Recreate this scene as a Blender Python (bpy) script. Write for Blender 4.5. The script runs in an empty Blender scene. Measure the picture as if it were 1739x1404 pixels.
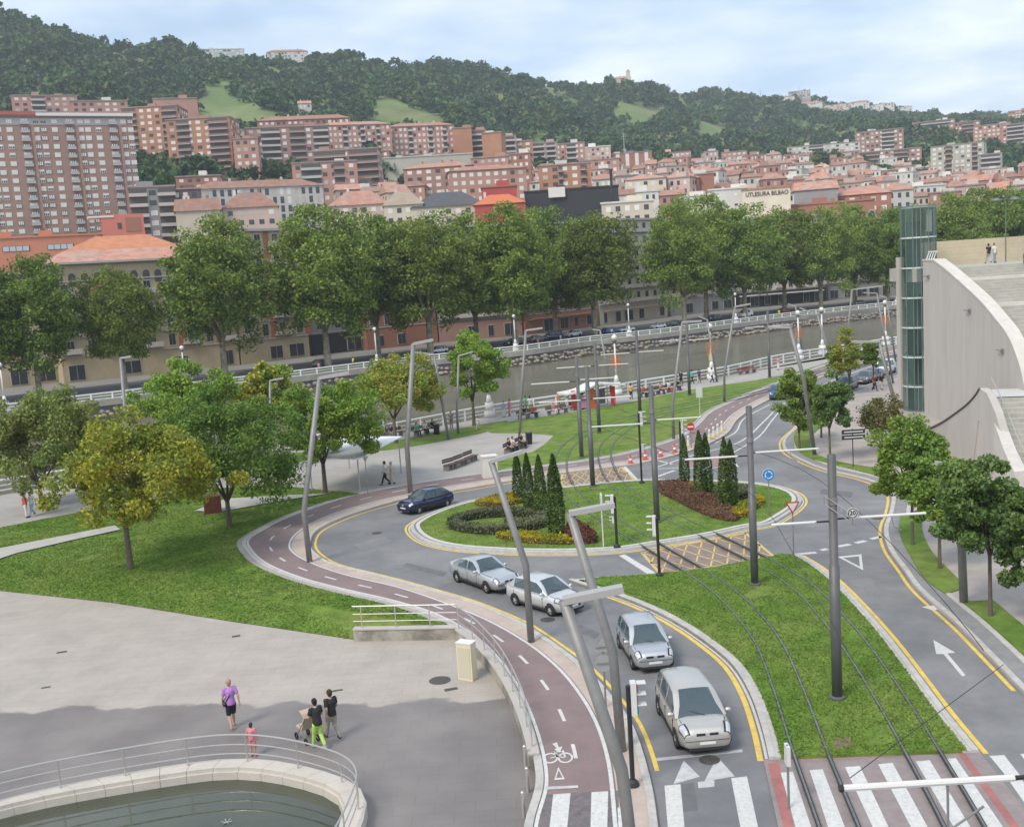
import bpy, bmesh, math, random
import numpy as np
from mathutils import Vector, Matrix, Euler
PI = math.pi; R = math.radians
random.seed(7); RNG = np.random.default_rng(7)
SC = bpy.context.scene
COL = SC.collection

# ---------------------------------------------------------------- camera
CAM_H = 15.0; FPX = 1800.0; PITCH = math.atan(242.0 / FPX); ROLL = 0.0645
CM = (Matrix.Rotation(PI / 2 - PITCH, 3, 'X') @ Matrix.Rotation(-ROLL, 3, 'Z'))
cam_d = bpy.data.cameras.new('camera'); cam = bpy.data.objects.new('camera', cam_d); COL.objects.link(cam)
cam.matrix_world = Matrix.Translation((0, 0, CAM_H)) @ CM.to_4x4()
cam_d.sensor_width = 36.0; cam_d.lens = 36.0 * FPX / 1739.0; cam_d.clip_start = 0.5; cam_d.clip_end = 9000
SC.camera = cam

# ---------------------------------------------------------------- sky, sun, exposure
SUN_EL, SUN_AZ = R(48), R(222)          # azimuth clockwise from +Y: behind and left of the camera
W = bpy.data.worlds.new('World'); SC.world = W; W.use_nodes = True
wn, wl = W.node_tree.nodes, W.node_tree.links
bg = wn['Background']; bg.inputs['Strength'].default_value = 0.14
sky = wn.new('ShaderNodeTexSky'); sky.sky_type = 'NISHITA'; sky.sun_disc = False
sky.sun_elevation = SUN_EL; sky.sun_rotation = SUN_AZ; sky.air_density = 1.0; sky.dust_density = 1.5; sky.ozone_density = 1.5
tc = wn.new('ShaderNodeTexCoord'); sx = wn.new('ShaderNodeSeparateXYZ'); wl.new(tc.outputs['Generated'], sx.inputs[0])
def wmath(op, a, b=None, c=None):
    n = wn.new('ShaderNodeMath'); n.operation = op
    for i, q in enumerate((a, b, c)):
        if q is None: continue
        if isinstance(q, (int, float)): n.inputs[i].default_value = q
        else: wl.new(q, n.inputs[i])
    return n.outputs[0]
zz = wmath('ADD', wmath('MAXIMUM', sx.outputs[2], 0.0), 0.12)
cv = wn.new('ShaderNodeCombineXYZ'); wl.new(wmath('DIVIDE', sx.outputs[0], zz), cv.inputs[0]); wl.new(wmath('DIVIDE', sx.outputs[1], zz), cv.inputs[1])
nz = wn.new('ShaderNodeTexNoise'); nz.inputs['Scale'].default_value = 0.75; nz.inputs['Detail'].default_value = 7; nz.inputs['Roughness'].default_value = 0.55
wl.new(cv.outputs[0], nz.inputs['Vector'])
cr = wn.new('ShaderNodeValToRGB'); cr.color_ramp.elements[0].position = 0.36; cr.color_ramp.elements[0].color = (.40, .40, .40, 1)
cr.color_ramp.elements[1].position = 0.62; cr.color_ramp.elements[1].color = (.95, .95, .95, 1); wl.new(nz.outputs[0], cr.inputs[0])
nz2 = wn.new('ShaderNodeTexNoise'); nz2.inputs['Scale'].default_value = 1.7; nz2.inputs['Detail'].default_value = 5; wl.new(cv.outputs[0], nz2.inputs['Vector'])
cr2 = wn.new('ShaderNodeValToRGB'); cr2.color_ramp.elements[0].position = 0.36; cr2.color_ramp.elements[0].color = (3.9, 4.9, 6.2, 1)
cr2.color_ramp.elements[1].position = 0.62; cr2.color_ramp.elements[1].color = (6.7, 7.1, 7.5, 1); wl.new(nz2.outputs[0], cr2.inputs[0])
mx = wn.new('ShaderNodeMixRGB'); wl.new(cr.outputs[0], mx.inputs[0]); wl.new(sky.outputs[0], mx.inputs[1]); wl.new(cr2.outputs[0], mx.inputs[2])
wl.new(mx.outputs[0], bg.inputs['Color'])
sd = bpy.data.lights.new('sun', 'SUN'); sd.energy = 2.0; sd.angle = R(17); sd.color = (1.0, .92, .78)
sun = bpy.data.objects.new('sun', sd); COL.objects.link(sun)
_d = Vector((math.sin(SUN_AZ) * math.cos(SUN_EL), math.cos(SUN_AZ) * math.cos(SUN_EL), math.sin(SUN_EL)))
sun.rotation_euler = _d.to_track_quat('Z', 'Y').to_euler(); sun.location = _d * 300
SC.view_settings.view_transform = 'Standard'; SC.view_settings.look = 'None'; SC.view_settings.exposure = 0.42; SC.view_settings.gamma = 1.0
SC.view_settings.use_curve_mapping = False
SC.cycles.max_bounces = 6; SC.cycles.diffuse_bounces = 2; SC.cycles.glossy_bounces = 2; SC.cycles.transmission_bounces = 3; SC.cycles.transparent_max_bounces = 6
SC.cycles.volume_bounces = 0; SC.cycles.use_denoising = True; SC.cycles.caustics_reflective = False; SC.cycles.caustics_refractive = False

# ---------------------------------------------------------------- survey helpers: a bearing read off the photograph, met with a real plane
def ray(px, py): return CM @ Vector(((px - 869.5) / FPX, -(py - 702.0) / FPX, -1.0))
def G(px, py, z=0.0):
    d = ray(px, py); t = (z - CAM_H) / d.z
    return Vector((d.x * t, d.y * t, z))
def D(px, py, dist):
    d = ray(px, py); t = dist / d.y
    return Vector((d.x * t, dist, CAM_H + d.z * t))
def GL(pts, z=0.0): return [G(x, y, z) for x, y in pts]
def smooth(pts, n=6, closed=False):
    out = []; m = len(pts); P = [Vector(p) for p in pts]
    rng = range(m) if closed else range(m - 1)
    for i in rng:
        p0 = P[(i - 1) % m] if closed or i > 0 else P[0] * 2 - P[1]
        p1, p2 = P[i], P[(i + 1) % m]
        p3 = P[(i + 2) % m] if closed or i + 2 < m else p2 * 2 - p1
        # centripetal parameters keep uneven control points from overshooting
        t0 = 0.0; t1 = t0 + max((p1 - p0).length, 1e-4) ** .5; t2 = t1 + max((p2 - p1).length, 1e-4) ** .5; t3 = t2 + max((p3 - p2).length, 1e-4) ** .5
        for k in range(n):
            t = t1 + (t2 - t1) * k / n
            A1 = p0 * ((t1 - t) / (t1 - t0)) + p1 * ((t - t0) / (t1 - t0)); A2 = p1 * ((t2 - t) / (t2 - t1)) + p2 * ((t - t1) / (t2 - t1)); A3 = p2 * ((t3 - t) / (t3 - t2)) + p3 * ((t - t2) / (t3 - t2))
            B1 = A1 * ((t2 - t) / (t2 - t0)) + A2 * ((t - t0) / (t2 - t0)); B2 = A2 * ((t3 - t) / (t3 - t1)) + A3 * ((t - t1) / (t3 - t1))
            out.append(B1 * ((t2 - t) / (t2 - t1)) + B2 * ((t - t1) / (t2 - t1)))
    if not closed: out.append(P[-1])
    return out
def normals(path):
    ns = []; loop = len(path) > 3 and (path[0] - path[-1]).length < 1e-6
    for i in range(len(path)):
        a = path[max(i - 1, 0)]; b = path[min(i + 1, len(path) - 1)]
        if loop and i in (0, len(path) - 1): a, b = path[-2], path[1]
        d = (b - a); d.z = 0
        d = d.normalized() if d.length > 1e-6 else Vector((0, 1, 0)); ns.append(Vector((-d.y, d.x, 0)))
    return ns
def offset(path, o): return [p + n * o for p, n in zip(path, normals(path))]
def resample(path, step):
    out = [path[0].copy()]; acc = 0.0
    for a, b in zip(path, path[1:]):
        L = (b - a).length; t = step - acc
        while t <= L:
            out.append(a.lerp(b, t / L)); t += step
        acc = (acc + L) % step if L > 0 else acc
    return out

# ---------------------------------------------------------------- materials
MATS = {}
def mat(name, col, rough=0.7, metal=0.0, var=0.0, vscale=1.0, bump=0.0, bscale=30.0, col2=None, c2scale=3.0, c2lo=0.45, c2hi=0.6, emit=None, spec=0.5, world=True, trans=0.0, alpha=1.0, coat=0.0, islands=0.0, objvar=0.0, stretch=None, ior=None):
    if name in MATS: return MATS[name]
    m = bpy.data.materials.new(name); m.use_nodes = True; N, L = m.node_tree.nodes, m.node_tree.links
    b = N['Principled BSDF']; b.inputs['Roughness'].default_value = rough; b.inputs['Metallic'].default_value = metal
    b.inputs['Specular IOR Level'].default_value = spec; b.inputs['Coat Weight'].default_value = coat
    if ior: b.inputs['IOR'].default_value = ior
    if trans: b.inputs['Transmission Weight'].default_value = trans
    b.inputs['Alpha'].default_value = alpha
    c = (*col, 1); b.inputs['Base Color'].default_value = c
    src = None
    def vec():
        if world: o = N.new('ShaderNodeNewGeometry').outputs['Position']
        else: o = N.new('ShaderNodeTexCoord').outputs['Object']
        if stretch:
            mp = N.new('ShaderNodeMapping'); mp.inputs['Scale'].default_value = stretch; L.new(o, mp.inputs[0]); o = mp.outputs[0]
        return o
    if var or col2 or islands or objvar:
        rgb = N.new('ShaderNodeRGB'); rgb.outputs[0].default_value = c; src = rgb.outputs[0]
    if col2:
        t = N.new('ShaderNodeTexNoise'); t.inputs['Scale'].default_value = c2scale; t.inputs['Detail'].default_value = 6; t.inputs['Roughness'].default_value = .62; L.new(vec(), t.inputs['Vector'])
        mr = N.new('ShaderNodeMapRange'); mr.inputs[1].default_value = c2lo; mr.inputs[2].default_value = c2hi; L.new(t.outputs[0], mr.inputs[0])
        q = N.new('ShaderNodeMixRGB'); q.inputs[2].default_value = (*col2, 1); L.new(mr.outputs[0], q.inputs[0]); L.new(src, q.inputs[1]); src = q.outputs[0]
    def scale_by(fac_out, amt):
        nonlocal src
        mr = N.new('ShaderNodeMapRange'); mr.inputs[3].default_value = 1 - amt; mr.inputs[4].default_value = 1 + amt; L.new(fac_out, mr.inputs[0])
        q = N.new('ShaderNodeVectorMath'); q.operation = 'SCALE'; L.new(src, q.inputs[0]); L.new(mr.outputs[0], q.inputs['Scale']); src = q.outputs[0]
    if var:
        t = N.new('ShaderNodeTexNoise'); t.inputs['Scale'].default_value = vscale; t.inputs['Detail'].default_value = 8; t.inputs['Roughness'].default_value = .7; L.new(vec(), t.inputs['Vector'])
        mr0 = N.new('ShaderNodeMapRange'); mr0.inputs[1].default_value = .3; mr0.inputs[2].default_value = .7; L.new(t.outputs[0], mr0.inputs[0]); scale_by(mr0.outputs[0], var)
    if islands: scale_by(N.new('ShaderNodeNewGeometry').outputs['Random Per Island'], islands)
    if objvar: scale_by(N.new('ShaderNodeObjectInfo').outputs['Random'], objvar)
    if src: L.new(src, b.inputs['Base Color'])
    if bump:
        t = N.new('ShaderNodeTexNoise'); t.inputs['Scale'].default_value = bscale; t.inputs['Detail'].default_value = 5; L.new(vec(), t.inputs['Vector'])
        bp = N.new('ShaderNodeBump'); bp.inputs['Strength'].default_value = bump; bp.inputs['Distance'].default_value = .05; L.new(t.outputs[0], bp.inputs['Height']); L.new(bp.outputs[0], b.inputs['Normal'])
    if emit: b.inputs['Emission Color'].default_value = (*emit, 1); b.inputs['Emission Strength'].default_value = 1
    MATS[name] = m; return m
def leafmat(name, col, col2=None, amt=.35, objvar=.12, tr=.25):
    if name in MATS: return MATS[name]
    m = mat(name, col, rough=.6, spec=.25, col2=col2, c2scale=.45, c2lo=.42, c2hi=.6, islands=amt, objvar=objvar)
    N, L = m.node_tree.nodes, m.node_tree.links; b = N['Principled BSDF']
    t = N.new('ShaderNodeBsdfTranslucent'); s = N.new('ShaderNodeMixShader'); s.inputs[0].default_value = tr
    src = b.inputs['Base Color'].links[0].from_socket; L.new(src, t.inputs[0])
    L.new(b.outputs[0], s.inputs[1]); L.new(t.outputs[0], s.inputs[2]); L.new(s.outputs[0], N['Material Output'].inputs[0]); return m

# ---------------------------------------------------------------- mesh helpers
class MB:
    def __init__(s): s.v = []; s.f = []; s.m = []
    def add(s, vs, fs, mi=0):
        k = len(s.v); s.v += [tuple(q) for q in vs]; s.f += [tuple(k + i for i in f) for f in fs]; s.m += [mi] * len(fs); return s
    def box(s, c, d, rz=0.0, mi=0, rot=None):
        c = Vector(c); hx, hy, hz = d[0] / 2, d[1] / 2, d[2] / 2
        M = rot if rot is not None else Matrix.Rotation(rz, 3, 'Z')
        vs = [c + M @ Vector((x, y, z)) for x, y, z in ((-hx, -hy, -hz), (hx, -hy, -hz), (hx, hy, -hz), (-hx, hy, -hz), (-hx, -hy, hz), (hx, -hy, hz), (hx, hy, hz), (-hx, hy, hz))]
        return s.add(vs, ((3, 2, 1, 0), (4, 5, 6, 7), (0, 1, 5, 4), (1, 2, 6, 5), (2, 3, 7, 6), (3, 0, 4, 7)), mi)
    def bx(s, x0, x1, y0, y1, z0, z1, mi=0): return s.box(((x0 + x1) / 2, (y0 + y1) / 2, (z0 + z1) / 2), (x1 - x0, y1 - y0, z1 - z0), mi=mi)
    def tube(s, pts, r, n=8, mi=0, caps=True):
        pts = [Vector(p) for p in pts]; m = len(pts); rs = r if isinstance(r, (list, tuple)) else [r] * m; vs = []; u = None
        for i in range(m):
            d = (pts[min(i + 1, m - 1)] - pts[max(i - 1, 0)]).normalized()
            if u is None: u = d.orthogonal().normalized()
            else: u = (u - d * u.dot(d)).normalized()
            w = d.cross(u)
            for k in range(n):
                a = 2 * PI * k / n; vs.append(pts[i] + (u * math.cos(a) + w * math.sin(a)) * rs[i])
        fs = [(i * n + k, i * n + (k + 1) % n, (i + 1) * n + (k + 1) % n, (i + 1) * n + k) for i in range(m - 1) for k in range(n)]
        if caps: fs += [tuple(range(n - 1, -1, -1)), tuple(range((m - 1) * n, m * n))]
        return s.add(vs, fs, mi)
    def lathe(s, prof, c=(0, 0, 0), n=14, mi=0, sx=1, sy=1, caps=True):
        c = Vector(c); vs = []; m = len(prof)
        for r, z in prof:
            for k in range(n): a = 2 * PI * k / n; vs.append(c + Vector((r * math.cos(a) * sx, r * math.sin(a) * sy, z)))
        fs = [(i * n + k, i * n + (k + 1) % n, (i + 1) * n + (k + 1) % n, (i + 1) * n + k) for i in range(m - 1) for k in range(n)]
        if caps: fs += [tuple(range(n - 1, -1, -1)), tuple(range((m - 1) * n, m * n))]
        return s.add(vs, fs, mi)
    def ball(s, c, r, n=12, mi=0, sc=(1, 1, 1)):
        m = max(5, n // 2); c = Vector(c); vs = []
        for i in range(m + 1):
            t = PI * i / m
            for k in range(n): a = 2 * PI * k / n; vs.append(c + Vector((r * math.sin(t) * math.cos(a) * sc[0], r * math.sin(t) * math.sin(a) * sc[1], -r * math.cos(t) * sc[2])))
        fs = [(i * n + k, i * n + (k + 1) % n, (i + 1) * n + (k + 1) % n, (i + 1) * n + k) for i in range(m) for k in range(n)]
        return s.add(vs, fs, mi)
    def prism(s, poly, z0, z1, mi=0, bottom=True):
        n = len(poly); vs = [(p[0], p[1], z0) for p in poly] + [(p[0], p[1], z1) for p in poly]
        fs = [tuple(range(n, 2 * n))] + [(i, (i + 1) % n, n + (i + 1) % n, n + i) for i in range(n)]
        if bottom: fs.append(tuple(range(n - 1, -1, -1)))
        return s.add(vs, fs, mi)
    def ribbon(s, path, a, b, z, mi=0, drop=0.0):
        A = offset(path, a); B = offset(path, b); n = len(path)
        vs = [(p.x, p.y, z) for p in A] + [(p.x, p.y, z) for p in B]
        fs = [(i, i + 1, n + i + 1, n + i) for i in range(n - 1)]
        if (a < b): fs = [f[::-1] for f in fs]
        fs = [f[::-1] for f in fs]
        s.add(vs, fs, mi)
        if drop:
            for Q in (A, B):
                vs = [(p.x, p.y, z) for p in Q] + [(p.x, p.y, z - drop) for p in Q]; s.add(vs, [(i, i + 1, n + i + 1, n + i) for i in range(n - 1)], mi)
            for i in (0, n - 1):
                s.add([(A[i].x, A[i].y, z), (B[i].x, B[i].y, z), (B[i].x, B[i].y, z - drop), (A[i].x, A[i].y, z - drop)], [(0, 1, 2, 3)], mi)
        return s
    def mesh(s, name, mats, smooth_=False):
        me = bpy.data.meshes.new(name); me.from_pydata(s.v, [], s.f)
        for q in (mats if isinstance(mats, (list, tuple)) else [mats]): me.materials.append(q)
        if any(s.m): me.polygons.foreach_set('material_index', s.m)
        if smooth_: me.polygons.foreach_set('use_smooth', [True] * len(s.f))
        me.validate(); me.update(); return me
    def build(s, name, mats, parent=None, smooth_=False, loc=None, rz=0.0, kind=None, fixn=True):
        me = s.mesh(name, mats, smooth_)
        if fixn:
            bm = bmesh.new(); bm.from_mesh(me); bmesh.ops.recalc_face_normals(bm, faces=bm.faces); bm.to_mesh(me); bm.free()
        return put(name, me, parent, loc, rz, kind)
def put(name, me, parent=None, loc=None, rz=0.0, kind=None, sc=None):
    o = bpy.data.objects.new(name, me); COL.objects.link(o)
    if parent: o.parent = parent
    if loc is not None: o.location = loc
    if rz: o.rotation_euler = (0, 0, rz)
    if sc is not None: o.scale = sc if isinstance(sc, (tuple, list)) else (sc, sc, sc)
    if kind: o['kind'] = kind
    return o
def tag(o, label, cat, group=None):
    o['label'] = label; o['category'] = cat
    if group: o['group'] = group
    return o
def thing(name, label, cat, loc=(0, 0, 0), rz=0.0, group=None):
    o = bpy.data.objects.new(name, None); o.empty_display_size = .2; COL.objects.link(o); o.location = loc; o.rotation_euler = (0, 0, rz); return tag(o, label, cat, group)
def dup(root, label=None, loc=None, rz=None, sc=None, parent=None):
    c = root.copy(); COL.objects.link(c)
    if parent: c.parent = parent
    if label: c['label'] = label
    if loc is not None: c.location = loc
    if rz is not None: c.rotation_euler = (0, 0, rz)
    if sc is not None: c.scale = (sc, sc, sc)
    for ch in [q for q in root.children]: dup(ch, parent=c)
    return c
ORD = ['first', 'second', 'third', 'fourth', 'fifth', 'sixth', 'seventh', 'eighth', 'ninth', 'tenth', 'eleventh', 'twelfth', 'thirteenth', 'fourteenth', 'fifteenth', 'sixteenth', 'seventeenth', 'eighteenth', 'nineteenth', 'twentieth', 'twenty-first', 'twenty-second', 'twenty-third', 'twenty-fourth', 'twenty-fifth', 'twenty-sixth', 'twenty-seventh', 'twenty-eighth', 'twenty-ninth', 'thirtieth']
def grid_sheet(name, poly, z, m, side=None, parent=None, kind='structure'):
    """flat sheet over a (possibly concave) outline, with a skirt when side is given"""
    b = MB(); n = len(poly)
    b.add([(p[0], p[1], z) for p in poly], [tuple(range(n))])
    if side is not None: b.add([(p[0], p[1], z) for p in poly] + [(p[0], p[1], side) for p in poly], [(i, (i + 1) % n, n + (i + 1) % n, n + i) for i in range(n)])
    me = b.mesh(name, m); bm = bmesh.new(); bm.from_mesh(me); bmesh.ops.triangulate(bm, faces=[f for f in bm.faces if len(f.verts) > 4], ngon_method='EAR_CLIP')
    for f in bm.faces:
        if abs(f.normal.z) > .5 and f.normal.z < 0: f.normal_flip()
    bm.to_mesh(me); bm.free()
    return put(name, me, parent, kind=kind)
# ================================================================ GROUND
M_ASPH = mat('asphalt', (.185, .185, .191), .85, var=.22, vscale=.35, bump=.25, bscale=60, col2=(.225, .222, .224), c2scale=.12)
M_BIKE = mat('bike_asphalt', (.235, .172, .168), .85, var=.16, vscale=.6, bump=.2, bscale=70)
M_PAVE = mat('paving_beige', (.47, .385, .33), .85, var=.16, vscale=.8, bump=.15, bscale=25)
M_PROM = mat('promenade_paving', (.37, .345, .32), .85, var=.14, vscale=.35, bump=.12, bscale=20)
M_KERB = mat('kerb_granite', (.47, .45, .42), .8, var=.2, vscale=2.5, bump=.2, bscale=40)
M_GUT = mat('gutter', (.24, .235, .235), .85, var=.2, vscale=1.5)
M_WHITE = mat('road_paint_white', (.60, .59, .57), .7, var=.14, vscale=7.0, col2=(.40, .40, .40), c2scale=11, c2lo=.56, c2hi=.72)
M_YEL = mat('road_paint_yellow', (.72, .50, .10), .7, var=.18, vscale=2.5, col2=(.45, .36, .18), c2scale=1.7, c2lo=.55, c2hi=.78)
M_GRASS = mat('lawn_grass', (.12, .205, .033), .9, var=.38, vscale=.9, bump=.5, bscale=35, col2=(.19, .225, .06), c2scale=.22, c2lo=.40, c2hi=.68, spec=.15)
M_CONC = mat('concrete_light', (.47, .435, .40), .8, var=.10, vscale=.7, bump=.1, bscale=18)
M_REDP = mat('red_tactile_paving', (.36, .145, .13), .8, var=.2, vscale=2)
M_BOX = mat('crossing_setts', (.25, .19, .165), .85, var=.25, vscale=3)

# plaza: pale slabs, with a darker damp field towards the pool that keeps its own ragged edge
def plaza_material():
    m = mat('plaza_paving', (.41, .365, .325), .8, var=.12, vscale=.45, bump=.1, bscale=25)
    N, L = m.node_tree.nodes, m.node_tree.links; b = N['Principled BSDF']; src = b.inputs['Base Color'].links[0].from_socket
    g = N.new('ShaderNodeNewGeometry'); t = N.new('ShaderNodeTexNoise'); t.inputs['Scale'].default_value = .55; t.inputs['Detail'].default_value = 7; L.new(g.outputs['Position'], t.inputs['Vector'])
    s = N.new('ShaderNodeSeparateXYZ'); L.new(g.outputs['Position'], s.inputs[0])
    # damp line runs from G(0,1205) to G(860,1190)
    a, c = G(0, 1206, -.35), G(860, 1188, -.35); k = (c.y - a.y) / (c.x - a.x)
    m1 = N.new('ShaderNodeMath'); m1.operation = 'MULTIPLY_ADD'; L.new(s.outputs[0], m1.inputs[0]); m1.inputs[1].default_value = -k; L.new(s.outputs[1], m1.inputs[2])
    m2 = N.new('ShaderNodeMath'); m2.operation = 'MULTIPLY_ADD'; L.new(t.outputs[0], m2.inputs[0]); m2.inputs[1].default_value = 2.4; L.new(m1.outputs[0], m2.inputs[2])
    y0 = a.y - k * a.x + 1.2
    mr = N.new('ShaderNodeMapRange'); mr.inputs[1].default_value = y0 - .12; mr.inputs[2].default_value = y0 + .12; mr.inputs[3].default_value = 1; mr.inputs[4].default_value = 0; L.new(m2.outputs[0], mr.inputs[0])
    t2 = N.new('ShaderNodeTexNoise'); t2.inputs['Scale'].default_value = .35; t2.inputs['Detail'].default_value = 6; L.new(g.outputs['Position'], t2.inputs['Vector'])
    w = N.new('ShaderNodeValToRGB'); w.color_ramp.elements[0].position = .38; w.color_ramp.elements[0].color = (.185, .165, .158, 1); w.color_ramp.elements[1].position = .64; w.color_ramp.elements[1].color = (.25, .222, .21, 1); L.new(t2.outputs[0], w.inputs[0])
    q = N.new('ShaderNodeMixRGB'); L.new(mr.outputs[0], q.inputs[0]); L.new(src, q.inputs[1]); L.new(w.outputs[0], q.inputs[2]); L.new(q.outputs[0], b.inputs['Base Color'])
    br = N.new('ShaderNodeTexBrick'); br.inputs['Scale'].default_value = 1.0; br.inputs['Brick Width'].default_value = 1.2; br.inputs['Row Height'].default_value = .6; br.inputs['Mortar Size'].default_value = .012; br.inputs['Color1'].default_value = (1, 1, 1, 1); br.inputs['Color2'].default_value = (.955, .95, .945, 1); br.inputs['Mortar'].default_value = (.84, .83, .82, 1); L.new(g.outputs['Position'], br.inputs['Vector'])
    mu = N.new('ShaderNodeMixRGB'); mu.blend_type = 'MULTIPLY'; mu.inputs[0].default_value = 1; L.new(q.outputs[0], mu.inputs[1]); L.new(br.outputs[0], mu.inputs[2])
    t5 = N.new('ShaderNodeTexNoise'); t5.inputs['Scale'].default_value = 2.6; t5.inputs['Detail'].default_value = 8; t5.inputs['Roughness'].default_value = .75; L.new(g.outputs['Position'], t5.inputs['Vector']); m5 = N.new('ShaderNodeMapRange'); m5.inputs[1].default_value = .6; m5.inputs[2].default_value = .78; m5.inputs[3].default_value = 1; m5.inputs[4].default_value = .8; L.new(t5.outputs[0], m5.inputs[0]); v5 = N.new('ShaderNodeVectorMath'); v5.operation = 'SCALE'; L.new(mu.outputs[0], v5.inputs[0]); L.new(m5.outputs[0], v5.inputs['Scale']); L.new(v5.outputs[0], b.inputs['Base Color'])
    rr = N.new('ShaderNodeMapRange'); rr.inputs[3].default_value = .8; rr.inputs[4].default_value = .5; L.new(mr.outputs[0], rr.inputs[0]); L.new(rr.outputs[0], b.inputs['Roughness'])
    return m
M_PLAZA = plaza_material()

E_px = [(1126, 1500), (1118, 1404), (1106, 1330), (1074, 1232), (1041, 1187), (1004, 1146), (971, 1117), (903, 1069), (888, 1060), (805, 1025), (733, 1003), (640, 978), (568, 960), (545, 948), (530, 934), (528, 921), (540, 902), (590, 878), (655, 858), (700, 847), (790, 832), (873, 818), (950, 806), (1040, 795), (1085, 789), (1150, 774), (1200, 757), (1235, 738), (1255, 712), (1307, 680), (1400, 641), (1480, 614), (1560, 592)]
O_px = [(898, 1500), (905, 1404), (922, 1340), (920, 1300), (905, 1240), (880, 1180), (850, 1132), (810, 1090), (770, 1063), (720, 1040), (650, 1020), (580, 1004), (510, 985), (450, 960), (425, 938), (419, 920), (440, 905), (470, 889), (508, 873), (602, 843), (683, 827), (778, 812), (873, 800), (1000, 784), (1072, 770), (1151, 746), (1185, 722), (1204, 703), (1230, 689), (1307, 657), (1400, 622), (1480, 598), (1550, 580)]
I_px = [(1060, 1500), (1052, 1404), (1040, 1300), (1022, 1240), (998, 1194), (963, 1148), (932, 1119), (900, 1095), (836, 1058), (761, 1027), (681, 1000), (600, 981), (560, 969), (521, 953), (502, 941), (495, 930), (502, 913), (529, 893), (575, 873), (629, 857), (683, 844), (765, 828), (873, 811), (950, 800), (1040, 788), (1085, 782), (1150, 767), (1195, 748), (1225, 728), (1248, 704), (1307, 672), (1400, 634), (1480, 607), (1555, 586)]
R_px = [(2000, 1420), (1850, 1280), (1745, 1185), (1691, 1130), (1628, 1066), (1558, 1003), (1533, 969), (1508, 933), (1501, 899), (1510, 872), (1513, 843), (1500, 829), (1465, 815), (1399, 799), (1359, 783), (1333, 767), (1329, 751), (1339, 738), (1351, 728), (1372, 703), (1430, 670), (1510, 643), (1600, 616)]
N_px = [(-420, 914), (-200, 876), (0, 843), (75, 830), (350, 789), (635, 747), (738, 727), (830, 709), (966, 688), (1072, 667), (1156, 653), (1241, 638), (1320, 619), (1450, 598), (1560, 580), (1800, 545)]
F_px = [(-150, 983), (0, 1003), (190, 1023), (400, 1056), (604, 1086)]
E = smooth(GL(E_px), 5); O = smooth(GL(O_px), 5); I = smooth(GL(I_px), 5); RR = smooth(GL(R_px), 5); NB = GL(N_px); F = GL(F_px, -.35)
Fb = [p + Vector((-.4, 3.2, 0)) for p in F]; Fb[-1] = O[next(i for i, p in enumerate(O) if p.y > F[-1].y - .5)].copy()
# far bank line
B_px = [(-700, 776), (-300, 734), (0, 702), (116, 688), (210, 677), (370, 657), (493, 643), (612, 628), (757, 611), (900, 596), (987, 583), (1114, 569), (1320, 542), (1530, 519), (1800, 494)]
FB = GL(B_px)
iO = next(i for i, p in enumerate(O) if p.y > F[-1].y - .5)

gs = grid_sheet('ground', [(-2500, -380), (2500, -380), (2500, 3350), (-2500, 3350)], -9.0, mat('ground_soil', (.12, .12, .08), .9, var=.3, vscale=.01))
M_WATER = mat('river_water', (.15, .143, .108), .2, spec=.35, col2=(.19, .18, .14), c2scale=.03, bump=.9, bscale=.8, stretch=(1, 1.6, 1))
riv = [p + Vector((2, -2, 0)) for p in NB] + [p + Vector((0, 6, 0)) for p in FB[::-1]]
grid_sheet('river', riv, -2.4, M_WATER)

# road surface (the deck that everything else is laid out on)
e0 = E[0]; r0 = RR[0]
road_poly = E + RR[::-1] + [(60, 5), (40, -25), (6, -25)]
ROAD = grid_sheet('road', road_poly, 0.0, M_ASPH, side=-9)
# strip between road and cycle path, with the cycle path on it
strip_poly = E + O[::-1] + [(0.6, -25), (6, -25)]
STRIP = grid_sheet('pavement_strip', strip_poly, .10, M_PAVE, side=-9)
BIKE = grid_sheet('cycle_path', I + O[::-1], .104, M_BIKE)
# promenade and upper plaza
prom_poly = O[iO:] + NB[::-1] + [Vector((-100, 62, 0))] + Fb
PROM = grid_sheet('promenade', prom_poly, .098, M_PROM, side=-9)
# lower plaza by the pool
plaza_poly = F + O[:iO][::-1] + [(0.6, -25), (-100, -25), (-100, 61)]
PLAZA = grid_sheet('plaza', plaza_poly, -.35, M_PLAZA, side=-9)
# right pavement
right_poly = RR + [G(1700, 590), Vector((190, 190, 0)), Vector((150, 20, 0)), Vector((60, 4.5, 0))]
RPAV = grid_sheet('pavement', right_poly, .10, mat('pavement_pink', (.40, .35, .32), .85, var=.16, vscale=.8, bump=.15, bscale=20), side=-9)

# ---- lawns
def lawn(name, poly, z=.135, side=.0, m=None): return grid_sheet(name, poly, z, m or M_GRASS, side=side)
iU = next(i for i, p in enumerate(O) if i > iO and (p - G(612, 841)).length < 2.2)
up = smooth(GL([(612, 841), (540, 834), (470, 828), (400, 829), (250, 853), (75, 884), (0, 899), (-150, 926)]), 4)
L1 = offset(O, .55)[iO:iU] + up + Fb[:-1]
lawn('lawn', L1, .14)
b = MB(); n = len(F)
b.add([(p.x, p.y, .14) for p in Fb] + [(p.x, p.y, -.33) for p in F], [(i, i + 1, n + i + 1, n + i) for i in range(n - 1)]); b.build('lawn_bank', M_GRASS, kind='structure')
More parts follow.
